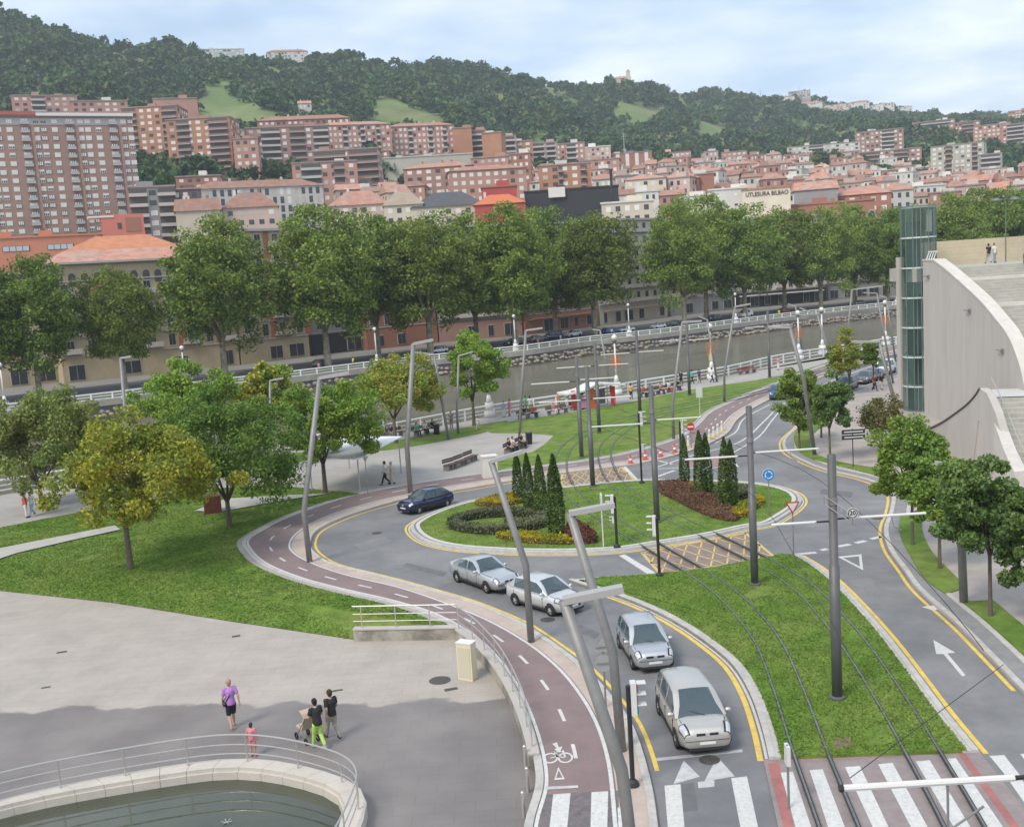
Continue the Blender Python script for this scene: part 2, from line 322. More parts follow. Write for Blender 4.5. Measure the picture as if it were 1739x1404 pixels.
# strip of lawn along the tram line up the river
iT0 = next(i for i, p in enumerate(O) if i > iO and (p - G(873, 800)).length < 1.6)
prom_edge = smooth(GL([(1600, 566), (1450, 603), (1320, 641), (1177, 663), (1072, 684), (966, 703), (860, 719), (815, 729)]), 4)
L2 = offset(O, .45)[iT0:] + prom_edge + GL([(835, 737), (905, 738), (941, 741), (926, 756), (905, 770), (862, 779), (820, 797)])
lawn('lawn', L2, .137)
lawn('lawn', smooth(GL([(862, 716), (800, 726), (735, 738), (640, 757), (600, 770), (660, 766), (755, 750), (830, 734)]), 3, True), .136)
lawn('lawn', smooth(GL([(150, 820), (230, 806), (330, 790), (440, 778), (520, 770), (500, 790), (400, 802), (280, 818), (180, 836)]), 3, True), .136)
# pale paths across the left lawn
M_PATH = mat('path_concrete', (.42, .40, .36), .85, var=.12, vscale=1)
grid_sheet('path', GL([(-200, 985), (-200, 970), (0, 936), (196, 897), (205, 904), (110, 925), (30, 944), (0, 954)]), .21, M_PATH)
grid_sheet('path', GL([(330, 872), (372, 874), (470, 856), (560, 842), (470, 846), (385, 851)]), .21, M_PATH)

# ---- roundabout island and tram median
isl_px = [(697, 895), (706, 912), (732, 925), (780, 934), (850, 939), (920, 941), (1000, 940), (1060, 936), (1125, 926), (1204, 913), (1273, 898), (1306, 893), (1333, 879), (1354, 864), (1362, 851), (1353, 839), (1331, 830), (1306, 825), (1273, 821), (1180, 817), (1080, 817), (1020, 822), (952, 829), (900, 836), (846, 844), (792, 854), (746, 868), (711, 884)]
isl = smooth(GL(isl_px), 4, True)
def ccw(p):
    return sum(a.x * q.y - q.x * a.y for a, q in zip(p, p[1:] + p[:1])) > 0
if not ccw(isl): isl = isl[::-1]
islc = isl + [isl[0].copy()]
grid_sheet('roundabout_island', isl, .12, M_KERB, side=-.5)
ig = offset(islc, .62)[:-1]
lawn('lawn', ig, .15)
med_px = [(966, 988), (1000, 1000), (1052, 1016), (1106, 1038), (1153, 1063), (1200, 1095), (1242, 1131), (1273, 1181), (1295, 1245), (1306, 1292)]
medl = smooth(GL(med_px), 4)
medr = smooth(GL([(1662, 1280), (1607, 1213), (1560, 1150), (1512, 1087), (1465, 1033), (1417, 985), (1384, 960), (1357, 944)]), 4)
medt = GL([(1322, 943), (1310, 948), (1257, 957), (1204, 967), (1119, 977), (1019, 983)])
med = medl + medr + medt
if not ccw(med): med = med[::-1]
grid_sheet('tram_median', med, .12, M_KERB, side=-.5)
medc = med + [med[0], med[1]]
_s = 1 if ccw(med) else -1
mi_ = offset(medl, .36) + offset(medr, .34) + [p + Vector((0, -.12, 0)) for p in medt]
mi_[0] = G(985, 990)
lawn('lawn', mi_, .15)

# ---- right verge lawns
v1 = smooth(GL([(1531, 876), (1527, 904), (1544, 944), (1574, 990), (1606, 1013)]), 4) + smooth(GL([(1643, 1002), (1618, 978), (1583, 941), (1566, 903), (1568, 878)]), 4)
lawn('lawn', v1, .15)
v2 = GL([(1633, 1026), (1690, 1073), (1745, 1123), (1830, 1200), (1860, 1160), (1745, 1073), (1687, 1024)]); lawn('lawn', v2, .15)
v3 = smooth(GL([(1349, 741), (1351, 759), (1360, 772), (1388, 785), (1438, 797), (1488, 810), (1508, 815), (1508, 806), (1486, 798), (1440, 790), (1410, 783), (1384, 772), (1376, 757), (1380, 740), (1400, 716), (1376, 716)]), 3, True)
lawn('lawn', v3, .15)

# ---- kerbs (raised stone edging)
def kerb(path, a, c, z, parent): MB().ribbon(path, a, c, z, drop=.14).build('kerb', M_KERB, parent, kind=None, fixn=True)
kerb(E, .02, .24, .135, STRIP); kerb(O, -.02, .22, .135, BIKE) ; kerb(RR, -.24, -.02, .13, RPAV)
kerb(offset(RR, -.9), -.22, 0, .14, RPAV); MB().ribbon(RR, -.9, -.24, .104).build('gutter', M_GUT, RPAV)
kerb(offset(O, .35)[iT0:], 0, .12, .15, BIKE)
MB().ribbon(islc, .02, .22, .15, drop=.15).build('kerb', M_KERB, bpy.data.objects['roundabout_island'])
MB().ribbon(islc, .36, .58, .165, drop=.1).build('kerb', mat('kerb_pale', (.56, .54, .51), .8, var=.15, vscale=3), bpy.data.objects['roundabout_island'])
MB().ribbon(islc, .22, .36, .125).build('gutter', M_GUT, bpy.data.objects['roundabout_island'])
for p in (medl, medr): MB().ribbon(p, .0, .2, .15, drop=.15).build('kerb', M_KERB, bpy.data.objects['tram_median'])

# ---- painted markings (children of the road)
def paint(name, path, a, c, z=.006, m=None, parent=ROAD): return MB().ribbon(path, a, c, z).build(name, m or M_WHITE, parent)
def quad(name, px, z=.006, m=None, parent=ROAD): b = MB(); b.add(GL(px, z), [tuple(range(len(px)))]); o = b.build(name, m or M_WHITE, parent); return o
iE = next(i for i, p in enumerate(E) if p.y > G(1106, 1330).y); iE2 = next(i for i, p in enumerate(E) if i > iE and (p - G(1040, 795)).length < 2.5)
paint('yellow_line', E[iE:iE2], -.34, -.20, m=M_YEL)
paint('yellow_line', islc, -.34, -.20, m=M_YEL); paint('white_line', islc, -.12, -.03, m=M_WHITE)
k0 = next(i for i, p in enumerate(medl) if p.y < G(1030, 1010).y)
paint('yellow_line', medl[k0:], -.34, -.16, m=M_YEL); paint('white_line', medl[k0:], -.10, -.01)
paint('yellow_line', medr, -.30, -.14, m=M_YEL); paint('white_line', medr, -.08, .0)
kR = next(i for i, p in enumerate(RR) if p.y > G(1745, 1185).y); kR2 = next(i for i, p in enumerate(RR) if i > kR and (p - G(1372, 703)).length < 3)
paint('yellow_line', RR[kR:kR2], .12, .27, m=M_YEL)
# cycle path lines
paint('white_line', I[:], .05, .17, .1165, parent=BIKE); paint('white_line', O, -.16, -.05, .1165, parent=BIKE)
mid = [a.lerp(c, .5) for a, c in zip(resample(O, .5), resample(O, .5))]
def centre(Aline, Bline, t=.5):
    out = []
    for p in resample(Aline, .5):
        q = min(Bline, key=lambda s: (s - p).length_squared); out.append(p.lerp(q, t))
    return out
cl = smooth(centre(O, I)[::6], 3); cl = resample(cl, .25)
i = next(k for k, p in enumerate(cl) if p.y > G(975, 1290, .1).y)
while i + 5 < len(cl):
    if cl[i].y > G(420, 640).y: break
    paint('lane_dash', cl[i:i + 5], -.06, .06, .111, parent=BIKE); i += 11
# upper road: double line and chevrons
paint('white_line', smooth(GL([(1560, 597), (1480, 622), (1405, 650), (1330, 686), (1300, 713), (1265, 745), (1240, 757), (1180, 772), (1110, 795)]), 4), -.08, .08)
paint('white_line', smooth(GL([(1307, 687), (1262, 712), (1248, 735), (1215, 752)]), 4), -.07, .07)
paint('white_line', GL([(1110, 796), (1150, 795), (1252, 793)]), -.09, .09); paint('white_line', GL([(1252, 793), (1240, 776)]), -.12, .12); paint('white_line', smooth(GL([(1330, 690), (1310, 715), (1288, 742), (1243, 770)]), 4), -.07, .07)
paint('white_line', GL([(1110, 780), (1142, 788)]), -.1, .1); paint('white_line', GL([(1108, 812), (1145, 799)]), -.13, .13)
quad('hatched_field', [(1172, 781), (1228, 772), (1236, 791), (1168, 792)], .004, mat('faded_red_paint', (.33, .2, .19), .8, var=.3, vscale=5))
# give-way line and triangle
for a, c in (((1329, 943), (1386, 938)), ((1394, 934), (1405, 932)), ((1423, 928), (1444, 924)), ((1453, 922), (1470, 918)), ((1479, 915), (1497, 911))): paint('give_way_dash', GL([a, c]), -.16, .16)
tri = GL([(1422, 945), (1463, 941), (1466, 968)]); b = MB(); ctr = sum(tri, Vector()) / 3
tin = [p.lerp(ctr, .34) for p in tri]; b.add([(p.x, p.y, .006) for p in tri + tin], [(0, 1, 4, 3), (1, 2, 5, 4), (2, 0, 3, 5)]); b.build('give_way_triangle', M_WHITE, ROAD)
quad('lane_arrow', [(1585, 1086), (1623, 1108), (1609, 1109), (1640, 1146), (1634, 1148), (1602, 1110), (1590, 1110)])
quad('lane_arrow', [(1565, 1030), (1590, 1027), (1600, 1033), (1585, 1036)], .0095)
# stop line, teeth, zebra stripes
Z7 = lambda x, y: (900 + x / 3.161, 960 + y / 3.161)
Z8 = lambda x, y: (1280 + x / 3.161, 960 + y / 3.161)
quad('stop_line', [Z7(675, 1032), Z7(1140, 985), Z7(1142, 1000), Z7(682, 1048)], m=mat('worn_paint', (.42, .42, .42), .8, var=.2, vscale=4))
M_TEETH = mat('faded_white_paint', (.5, .5, .5), .8, var=.2, vscale=4)
for q in ([(825, 1045), (770, 1172), (912, 1132)], [(1006, 1025), (935, 1158), (1100, 1130)]): quad('shark_tooth', [Z7(*p) for p in q], m=M_TEETH)
quad('shark_tooth', [Z7(900, 1160), Z7(990, 1150), Z7(990, 1185), Z7(905, 1194)], m=M_TEETH)
def stripe(a, c, d, e, Z, ext=.35, z=.006, parent=ROAD):
    a, c, d, e = [Vector((*Z(*q), 0)) for q in (a, c, d, e)]; d = d + (d - c) * ext; e = e + (e - a) * ext
    quad('crossing_stripe', [(p.x, p.y) for p in (a, c, d, e)], z, parent=parent)
for s in (((722, 1180), (808, 1172), (830, 1404), (740, 1404)), ((1080, 1140), (1165, 1130), (1225, 1404), (1130, 1404))): stripe(*s, Z7)
for s in (((125, 1226), (218, 1220), (200, 1404), (105, 1404)), ((330, 1215), (420, 1210), (415, 1404), (325, 1404)), ((470, 1300), (484, 1290), (500, 1404), (475, 1404))): stripe(*s, Z7, z=.112, parent=BIKE)
quad('crossing_setts', [Z7(75, 1228), Z7(475, 1205), Z7(478, 1500), Z7(40, 1500)], .108, mat('dark_setts', (.16, .14, .145), .85, var=.3, vscale=6), BIKE)
quad('stop_bar', [Z7(80, 1186), Z7(258, 1178), Z7(260, 1192), Z7(80, 1202)], .120, M_TEETH, BIKE)
# cycle symbol: arrow, bicycle, triangle
quad('arrow', [Z7(*p) for p in ((120, 955), (145, 948), (155, 975), (175, 968), (160, 1003), (130, 985), (143, 980))], .112, M_WHITE, BIKE)
b = MB(); c0 = G(*Z7(110, 1032), .113); c1 = G(*Z7(190, 1030), .113); ax = (c1 - c0); ax.normalize(); ay = Vector((-ax.y, ax.x, 0))
def ring(b, c, r, w, z, n=16):
    vs = [];
    for k in range(n): a = 2 * PI * k / n; vs += [c + (ax * math.cos(a) + ay * math.sin(a) * 1.5) * r, c + (ax * math.cos(a) + ay * math.sin(a) * 1.5) * (r - w)]
    b.add(vs, [(2 * k, 2 * ((k + 1) % n), 2 * ((k + 1) % n) + 1, 2 * k + 1) for k in range(n)])
ring(b, c0, .24, .06, .113); ring(b, c1, .24, .06, .113)
for p, q in ((c0, c0.lerp(c1, .45) + ay * .1), (c0.lerp(c1, .45) + ay * .1, c1), (c0.lerp(c1, .25) + ay * .42, c0.lerp(c1, .8) + ay * .42), (c0.lerp(c1, .8) + ay * .5, c1), (c0.lerp(c1, .25) + ay * .45, c0.lerp(c1, .45) + ay * .1)):
    n_ = (q - p).normalized(); n_ = Vector((-n_.y, n_.x, 0)) * .03; b.add([p + n_, q + n_, q - n_, p - n_], [(0, 1, 2, 3)])
b.build('bicycle_symbol', M_WHITE, BIKE)
tri = [G(*Z7(*p), .112) for p in ((152, 1078), (130, 1150), (187, 1145))]; ctr = sum(tri, Vector()) / 3; tin = [p.lerp(ctr, .4) for p in tri]
b = MB(); b.add([tuple(p) for p in tri + tin], [(0, 1, 4, 3), (1, 2, 5, 4), (2, 0, 3, 5)]); b.build('triangle_symbol', M_WHITE, BIKE)
# tram crossing at the bottom
cross = [Z8(52, 1046), Z8(430, 1012), Z8(1105, 966), Z8(1215, 1010), Z8(1600, 1500), (1328, 1435)]
XS = grid_sheet('tram_crossing', GL(cross), .05, mat('crossing_paving', (.27, .225, .22), .85, var=.18, vscale=2, bump=.2, bscale=14), side=-.2)
for s in (((145, 1110), (210, 1105), (310, 1404), (225, 1404)), ((300, 1097), (370, 1092), (490, 1404), (400, 1404)), ((490, 1080), (570, 1075), (725, 1404), (640, 1404)), ((668, 1065), (745, 1058), (935, 1404), (845, 1404)), ((870, 1050), (945, 1043), (1165, 1404), (1075, 1404)), ((1015, 1038), (1085, 1032), (1340, 1404), (1245, 1404))): stripe(*s, Z8, z=.056, parent=XS)
for s in (((1265, 1020), (1345, 1016), (1430, 1125), (1365, 1140)), ((1375, 1160), (1440, 1150), (1560, 1300), (1480, 1310)), ((1430, 1010), (1500, 1005), (1600, 1130), (1530, 1140))): stripe(*s, Z8, ext=.0)
quad('tactile_paving', [Z8(75, 1062), Z8(135, 1056), Z8(215, 1404), Z8(235, 1470), Z8(190, 1470), Z8(160, 1404)], .054, M_REDP, XS)
quad('tactile_paving', [Z8(1090, 1000), Z8(1130, 1000), Z8(1430, 1404), Z8(1380, 1404)], .0545, M_REDP, XS)
quad('threshold_paving', [Z8(62, 1046), Z8(430, 1014), Z8(1100, 968), Z8(1105, 1000), Z8(430, 1044), Z8(70, 1066)], .0535, mat('dull_red_paving', (.30, .21, .2), .85, var=.2, vscale=3), XS)
# yellow box junctions
def box_junction(px, nx, ny, z=.004):
    q = GL(px, z); o = grid_sheet('box_junction', q, z, M_BOX, parent=ROAD, kind=None)
    A, Bq, Cq, Dq = q[0], q[1], q[2], q[3]
    def P(u, v): return (A.lerp(Bq, u)).lerp(Dq.lerp(Cq, u), v)
    b = MB()
    def ln(p, q2, w=.042):
        d = (q2 - p).normalized(); n_ = Vector((-d.y, d.x, 0)) * w; b.add([(s.x, s.y, z + .004) for s in (p + n_, q2 + n_, q2 - n_, p - n_)], [(0, 1, 2, 3)])
    for k in range(-ny, nx):
        t0, t1 = max(0, -k / ny), min(1, (nx - k) / ny)
        ln(P((k + t0 * ny) / nx, t0), P((k + t1 * ny) / nx, t1)); ln(P(1 - (k + t0 * ny) / nx, t0), P(1 - (k + t1 * ny) / nx, t1))
    for p, q2 in ((A, Bq), (Bq, Cq), (Cq, Dq), (Dq, A)): ln(p, q2, .08)
    b.build('box_junction_line', mat('box_paint', (.62, .47, .17), .75, var=.2, vscale=2, col2=(.36, .28, .18), c2scale=2, c2lo=.5, c2hi=.75), ROAD)
box_junction([(1122, 975), (1316, 946), (1266, 905), (1090, 938)], 7, 2)
box_junction([(953, 827), (1078, 815), (1054, 792), (955, 804)], 7, 2)
quad('stop_line', [(1051, 943), (1061, 941), (1113, 972), (1102, 976)], .0075)
quad('stop_line', [(1058, 793), (1063, 792), (1085, 815), (1078, 816)], .0075)
# manholes and drains on the plaza
M_IRON = mat('cast_iron', (.10, .095, .09), .6, metal=.4, var=.3, vscale=8)
def drain(px, py, w, d, lab, rnd=False):
    c = G(px, py, -.35)
    if rnd: b = MB().lathe([(w, 0), (w, .012), (w * .8, .016), (0.01, .016)], (0, 0, 0), 20)
    else:
        b = MB().bx(-w / 2, w / 2, -d / 2, d / 2, 0, .012)
        for k in range(5): x = -w / 2 + w * (k + .5) / 5; b.bx(x - w * .03, x + w * .03, -d * .4, d * .4, .012, .018)
    o = b.build('manhole_cover' if rnd else 'drain_grate', M_IRON); o.location = c; o.rotation_euler = (0, 0, .3); tag(o, lab, 'manhole' if rnd else 'drain')
drain(747, 1155, .42, .42, 'round dark manhole cover in the plaza paving', True)
for q in (((766, 1170, .5, .22, 'small drain grate just right of the round manhole cover')), ((105, 1107, .42, .18, 'drain grate on pale paving, leftmost below the lawn')), ((401, 1080, .36, .2, 'drain grate on pale paving close to the lawn edge')), ((568, 1173, .62, .13, 'long slim drain grate near the two women')), ((78, 1167, .34, .12, 'small drain grate by the damp edge on the left'))): drain(*q)
quad('paving_patch', [Z8(430, 925), Z8(520, 915), Z8(540, 970), Z8(430, 985)], .154, mat('bare_earth', (.2, .14, .1), .9, var=.3, vscale=5), bpy.data.objects['tram_median'])

# patched asphalt and covers in the carriageway
M_PATCH = mat('asphalt_patch', (.15, .15, .155), .9, var=.2, vscale=2, bump=.3, bscale=60); M_PATCH2 = mat('asphalt_patch_pale', (.225, .22, .22), .9, var=.15, vscale=2, bump=.3, bscale=60)
for px, m in (([(985, 1060), (1020, 1075), (1010, 1085), (976, 1069)], M_PATCH), ([(600, 925), (650, 910), (668, 918), (618, 934)], M_PATCH2), ([(1440, 985), (1478, 980), (1496, 1003), (1458, 1009)], M_PATCH2), ([(1395, 830), (1450, 836), (1445, 845), (1392, 838)], M_PATCH), ([(1165, 1010), (1180, 1005), (1192, 1014), (1176, 1020)], M_PATCH2), ([(1150, 1330), (1178, 1328), (1186, 1375), (1156, 1378)], M_PATCH), ([(690, 955), (760, 972), (752, 979), (684, 961)], M_PATCH)): quad('asphalt_patch', px, .0045, m)
for i, (x, y) in enumerate(((930, 1052), (1120, 1110), (1490, 880), (640, 905), (1205, 1290))): o = MB().lathe([(.32, .004), (.32, .010), (.26, .012), (.01, .012)], n=18).build('manhole_cover', M_IRON, ROAD); o.location = G(x, y, 0)
# ---- tram tracks
T1 = [(1450, 1480), (1422, 1404), (1378, 1289), (1335, 1166), (1303, 1093), (1262, 1040), (1219, 1000), (1164, 963), (1145, 952), (1100, 925), (1060, 902), (1012, 873), (976, 846), (957, 818), (951, 793), (961, 765), (985, 744), (1030, 724), (1100, 704), (1200, 681), (1320, 652), (1450, 618), (1560, 590)]
T2 = [(1672, 1480), (1634, 1404), (1570, 1289), (1508, 1185), (1455, 1105), (1414, 1053), (1367, 1004), (1305, 963), (1251, 935), (1177, 899), (1120, 871), (1078, 849), (1052, 828), (1036, 806), (1027, 779), (1031, 758), (1045, 743), (1075, 724), (1130, 706), (1220, 686), (1325, 659), (1450, 625), (1560, 596)]
M_RAIL = mat('rail_steel', (.30, .29, .28), .35, metal=.9, var=.2, vscale=4); M_SLOT = mat('rail_groove', (.045, .045, .042), .8, var=.3, vscale=4)
TRK = []
for px, lab in ((T1, 'tram track curving nearest the cars, sunk in grass'), (T2, 'tram track farther from the cars, sunk in the grass median')):
    c = smooth(GL(px), 6); TRK.append(c); t = thing('tram_track', lab, 'tram track', c[0])
    for s in (-.5, .5):
        b = MB().ribbon([p - c[0] for p in c], s - .028, s + .028, .166, drop=.03); b.build('rail', M_RAIL, t)
        MB().ribbon([p - c[0] for p in c], s - .06, s + .06, .158, drop=.06).build('rail_bed', M_SLOT, t)
# ================================================================ FAR BANK, HILLS, TOWN
def yh(px): return 460 + (869.5 - px) * ROLL            # eye level in the photograph
far_poly = FB + [Vector((420, 420, 0)), Vector((330, 620, 0)), Vector((-330, 520, 0)), Vector((-420, 250, 0))]
FARB = grid_sheet('far_bank', far_poly, 0.0, mat('far_paving', (.25, .235, .22), .9, var=.2, vscale=.2), side=-9)
fbo = smooth(FB, 4)
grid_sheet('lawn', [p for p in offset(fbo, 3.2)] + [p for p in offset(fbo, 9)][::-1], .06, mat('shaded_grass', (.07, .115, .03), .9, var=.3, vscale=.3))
grid_sheet('far_road', [p for p in offset(fbo, 17)] + [p for p in offset(fbo, 29)][::-1], .02, mat('far_asphalt', (.10, .10, .105), .9, var=.2, vscale=.2))
FBX = [p.x for p in FB]; 
def far_off(px, o):
    """point o metres behind the far railing on the bearing px"""
    i = max(0, min(len(B_px) - 2, next((k for k in range(len(B_px) - 1) if B_px[k + 1][0] >= px), len(B_px) - 2)))
    a, c = FB[i], FB[i + 1]; d = ray(px, yh(px)); d = Vector((d.x, d.y, 0)).normalized()
    n = Vector((-(c - a).y, (c - a).x, 0)).normalized(); t = ((a - Vector((0, 0, 0))).dot(n) + o) / d.dot(n)
    return d * t

SKY = [(-400, 70), (-200, 50), (0, 46), (40, 48), (80, 55), (130, 72), (200, 92), (280, 107), (400, 118), (520, 119), (600, 125), (700, 130), (745, 124), (790, 134), (830, 138), (900, 145), (960, 159), (1000, 166), (1060, 160), (1130, 164), (1200, 171), (1290, 180), (1360, 180), (1440, 195), (1540, 206), (1600, 211), (1650, 207), (1700, 216), (1739, 224), (2200, 270)]
def lerp_tab(tab, x):
    xs = [t[0] for t in tab]; return [float(np.interp(x, xs, [t[k] for t in tab])) for k in range(1, len(tab[0]))]
#        px     r1   h1    r2   y2    r3   y3    r_sky
HC = [(-400, 330, 3, 470, 330, 640, 240, 1000), (0, 330, 3, 470, 318, 640, 225, 1000), (200, 330, 3, 480, 312, 620, 235, 1020), (400, 340, 3, 480, 315, 600, 262, 1050), (650, 350, 3, 500, 318, 660, 262, 1100), (870, 370, 3, 520, 335, 720, 275, 1200), (1100, 390, 3, 580, 330, 900, 275, 1350), (1300, 410, 3, 640, 330, 960, 275, 1550), (1500, 430, 3, 640, 335, 1000, 240, 1650), (1739, 450, 3, 640, 335, 1000, 238, 1700), (2200, 470, 3, 660, 340, 1000, 260, 1700)]
def hill_pt(px, r):
    r1, h1, r2, y2, r3, y3, rs = lerp_tab(HC, px); ys = lerp_tab(SKY, px)[0]; H0 = yh(px)
    hh = lambda y, rr: CAM_H + (H0 - y) * rr / FPX
    xs = [r1 - 60, r1, r2, r3, (r3 + rs) / 2, rs, rs + 350, rs + 1400]; hs = [-1.5, h1, hh(y2, r2), hh(y3, r3), hh(y3 + (ys - y3) * .52, (r3 + rs) / 2), hh(ys, rs), hh(ys, rs) * .8, hh(ys, rs) * .5]
    h = float(np.interp(r, xs, hs))
    if r > r2 * .98: h += (math.sin(px * .021 + r * .013) * 5 + math.sin(px * .047 - r * .021 + 1.3) * 3.2) * min(1, (r - r2 * .98) / 120) * (.0 if abs(r - rs) < 1 else 1) * (1 if r < rs else .5)
    d = ray(px, H0); k = r / d.y
    return Vector((d.x * k, r, h))
NPX, NR = 150, 90; PXS = np.linspace(-400, 2200, NPX); TS = np.linspace(0, 1, NR)
def r_of(px, t):
    r1, _, _, _, _, _, rs = lerp_tab(HC, px)
    return (r1 - 60) + (rs - r1 + 60) * (t / .8) if t < .8 else rs + 1200 * ((t - .8) / .2) ** 1.5
vs = [hill_pt(px, r_of(px, t)) for px in PXS for t in TS]
fs = [(i * NR + j, (i + 1) * NR + j, (i + 1) * NR + j + 1, i * NR + j + 1) for i in range(NPX - 1) for j in range(NR - 1)]
b = MB(); b.add(vs, fs)
b.build('hills', mat('hill_meadow', (.13, .19, .05), .9, var=.3, vscale=.02, col2=(.19, .20, .08), c2scale=.012), kind='structure', smooth_=True)

# --- woods on the hills: one mass of foliage, open at the meadows
def leaf_cards(P, size, up=.35, jit=.5, rng=RNG, asp=.62):
    """rhombic leaf sprays around the points P (n,3) -> verts, faces"""
    n = len(P); nrm = rng.normal(size=(n, 3)); nrm[:, 2] += up; nrm /= np.linalg.norm(nrm, axis=1)[:, None]
    t = rng.normal(size=(n, 3)); t -= nrm * (t * nrm).sum(1)[:, None]; t /= np.linalg.norm(t, axis=1)[:, None] + 1e-9
    w = np.cross(nrm, t); s = (size * (1 + jit * (rng.random(n) - .5) * 2))[:, None] if np.ndim(size) == 0 else (size * (1 + jit * (rng.random(n) - .5) * 2))[:, None]
    V = np.stack([P - t * s * .5, P + w * s * asp * .5 + t * s * .08, P + t * s * .5, P - w * s * asp * .5 + t * s * .08], 1).reshape(-1, 3)
    Fc = np.arange(4 * n).reshape(n, 4); return V, Fc
def np_mesh(name, V, Fc, m, mi=None):
    me = bpy.data.meshes.new(name); n = len(Fc); k = Fc.shape[1]
    me.vertices.add(len(V)); me.vertices.foreach_set('co', V.astype(np.float32).ravel()); me.loops.add(n * k); me.loops.foreach_set('vertex_index', Fc.astype(np.int32).ravel())
    me.polygons.add(n); me.polygons.foreach_set('loop_start', np.arange(0, n * k, k, dtype=np.int32)); me.polygons.foreach_set('loop_total', np.full(n, k, dtype=np.int32))
    for q in (m if isinstance(m, (list, tuple)) else [m]): me.materials.append(q)
    if mi is not None: me.polygons.foreach_set('material_index', mi.astype(np.int32))
    me.update(calc_edges=True); return me
MEADOWS = [(330, 480, 168, 212), (632, 755, 172, 220), (1040, 1115, 174, 200), (1180, 1232, 206, 232), (1130, 1180, 148, 162), (610, 680, 205, 214)]
def proj(p):
    q = CM.transposed() @ (p - Vector((0, 0, CAM_H))); return 869.5 + FPX * q.x / -q.z, 702 - FPX * q.y / -q.z
pts = []; sz = []
for k in range(30000):
    px = random.uniform(-330, 2080); t = random.random() ** .85; r = r_of(px, .12 + .70 * t); p = hill_pt(px, r)
    r1, h1, r2, y2, r3, y3, rs = lerp_tab(HC, px)
    if r < r2 * (.84 if px < 900 else 1.12): continue
    x, y = proj(p); skip = False
    for a, c, e, g in MEADOWS:
        mxw = (x - a) / (c - a); top = e + (g - e) * max(0, mxw - .25) * .8
        if a < x < c and top < y < g + 6 and random.random() < .985: skip = True
    if skip: continue
    if math.sin(px * .013 + 2) + math.sin(r * .017) > 1.65 and random.random() < .7: continue
    pts.append(p); sz.append(random.uniform(3.2, 6.2) * (.8 + r / 2600))
n = len(pts); sel = random.sample(range(n), min(n, 10500)); pts = [pts[i] for i in sel]; sz = np.array([sz[i] for i in sel]); n = len(pts)
base = np.array([tuple(p) for p in pts]); K = 58
dirs = RNG.normal(size=(n, K, 3)); dirs[:, :, 2] = np.abs(dirs[:, :, 2]) * 1.0 + .1; dirs /= np.linalg.norm(dirs, axis=2)[:, :, None]
rad = (.55 + .45 * RNG.random((n, K)))[:, :, None]; ht = RNG.uniform(.8, 1.35, size=(n, 1, 1))
P = base[:, None, :] + dirs * rad * sz[:, None, None] * np.concatenate([np.ones((n, 1, 2)), ht], 2) + np.array([0, 0, 1.]) * (sz * .35)[:, None, None]
V, Fc = leaf_cards(P.reshape(-1, 3), np.repeat(sz * .52, K), up=.8, asp=.8)
mi = np.repeat(RNG.choice(4, n, p=[.36, .3, .2, .14]), K)
FM = [leafmat('wood_leaf_dark', (.032, .072, .024), amt=.3, tr=.1), leafmat('wood_leaf_mid', (.046, .095, .028), amt=.3, tr=.1), leafmat('wood_leaf_green', (.07, .125, .032), amt=.3, tr=.1), leafmat('wood_leaf_olive', (.09, .115, .038), amt=.3, tr=.1)]
put('woods', np_mesh('woods', V, Fc, FM, mi), kind='stuff')['label'] = 'dense dark green woods covering the hills behind the town'

# --- buildings
M_BR = [mat('brick_red', (.36, .165, .115), .85, var=.12, vscale=.12), mat('brick_rose', (.46, .245, .195), .85, var=.12, vscale=.12), mat('brick_brown', (.35, .205, .16), .85, var=.12, vscale=.12), mat('brick_orange', (.43, .21, .13), .85, var=.12, vscale=.12), mat('brick_purple', (.37, .215, .185), .85, var=.12, vscale=.12)]
M_CREAM = mat('cream_render', (.60, .53, .42), .85, var=.1, vscale=.15, objvar=.12); M_WHT = mat('white_render', (.62, .59, .55), .85, var=.1, vscale=.15, objvar=.16); M_PINKR = mat('pinkish_render', (.52, .39, .34), .85, var=.1, vscale=.15, objvar=.2); M_GREYR = mat('grey_render', (.33, .32, .31), .85, var=.1, vscale=.15); M_BEIGE = mat('beige_concrete', (.46, .43, .37), .85, var=.1, vscale=.15)
M_TILE = mat('roof_tiles', (.40, .195, .14), .85, var=.3, vscale=.5, objvar=.28, col2=(.34, .22, .18), c2scale=.2); M_FLAT = mat('flat_roof', (.33, .27, .245), .9, var=.2, vscale=.3); M_SLATE = mat('slate_roof', (.075, .075, .08), .6, var=.2, vscale=.5); M_TAN = mat('tan_roof', (.33, .27, .2), .85, var=.15, vscale=.3)
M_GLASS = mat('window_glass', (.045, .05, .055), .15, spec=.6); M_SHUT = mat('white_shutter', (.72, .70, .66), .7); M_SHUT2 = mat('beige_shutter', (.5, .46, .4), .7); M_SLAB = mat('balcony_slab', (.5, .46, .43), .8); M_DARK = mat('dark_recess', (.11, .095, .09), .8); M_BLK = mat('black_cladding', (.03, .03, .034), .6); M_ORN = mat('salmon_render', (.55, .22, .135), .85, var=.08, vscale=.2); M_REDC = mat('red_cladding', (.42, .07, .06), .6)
WINM = [M_SHUT, M_GLASS, M_SHUT2]
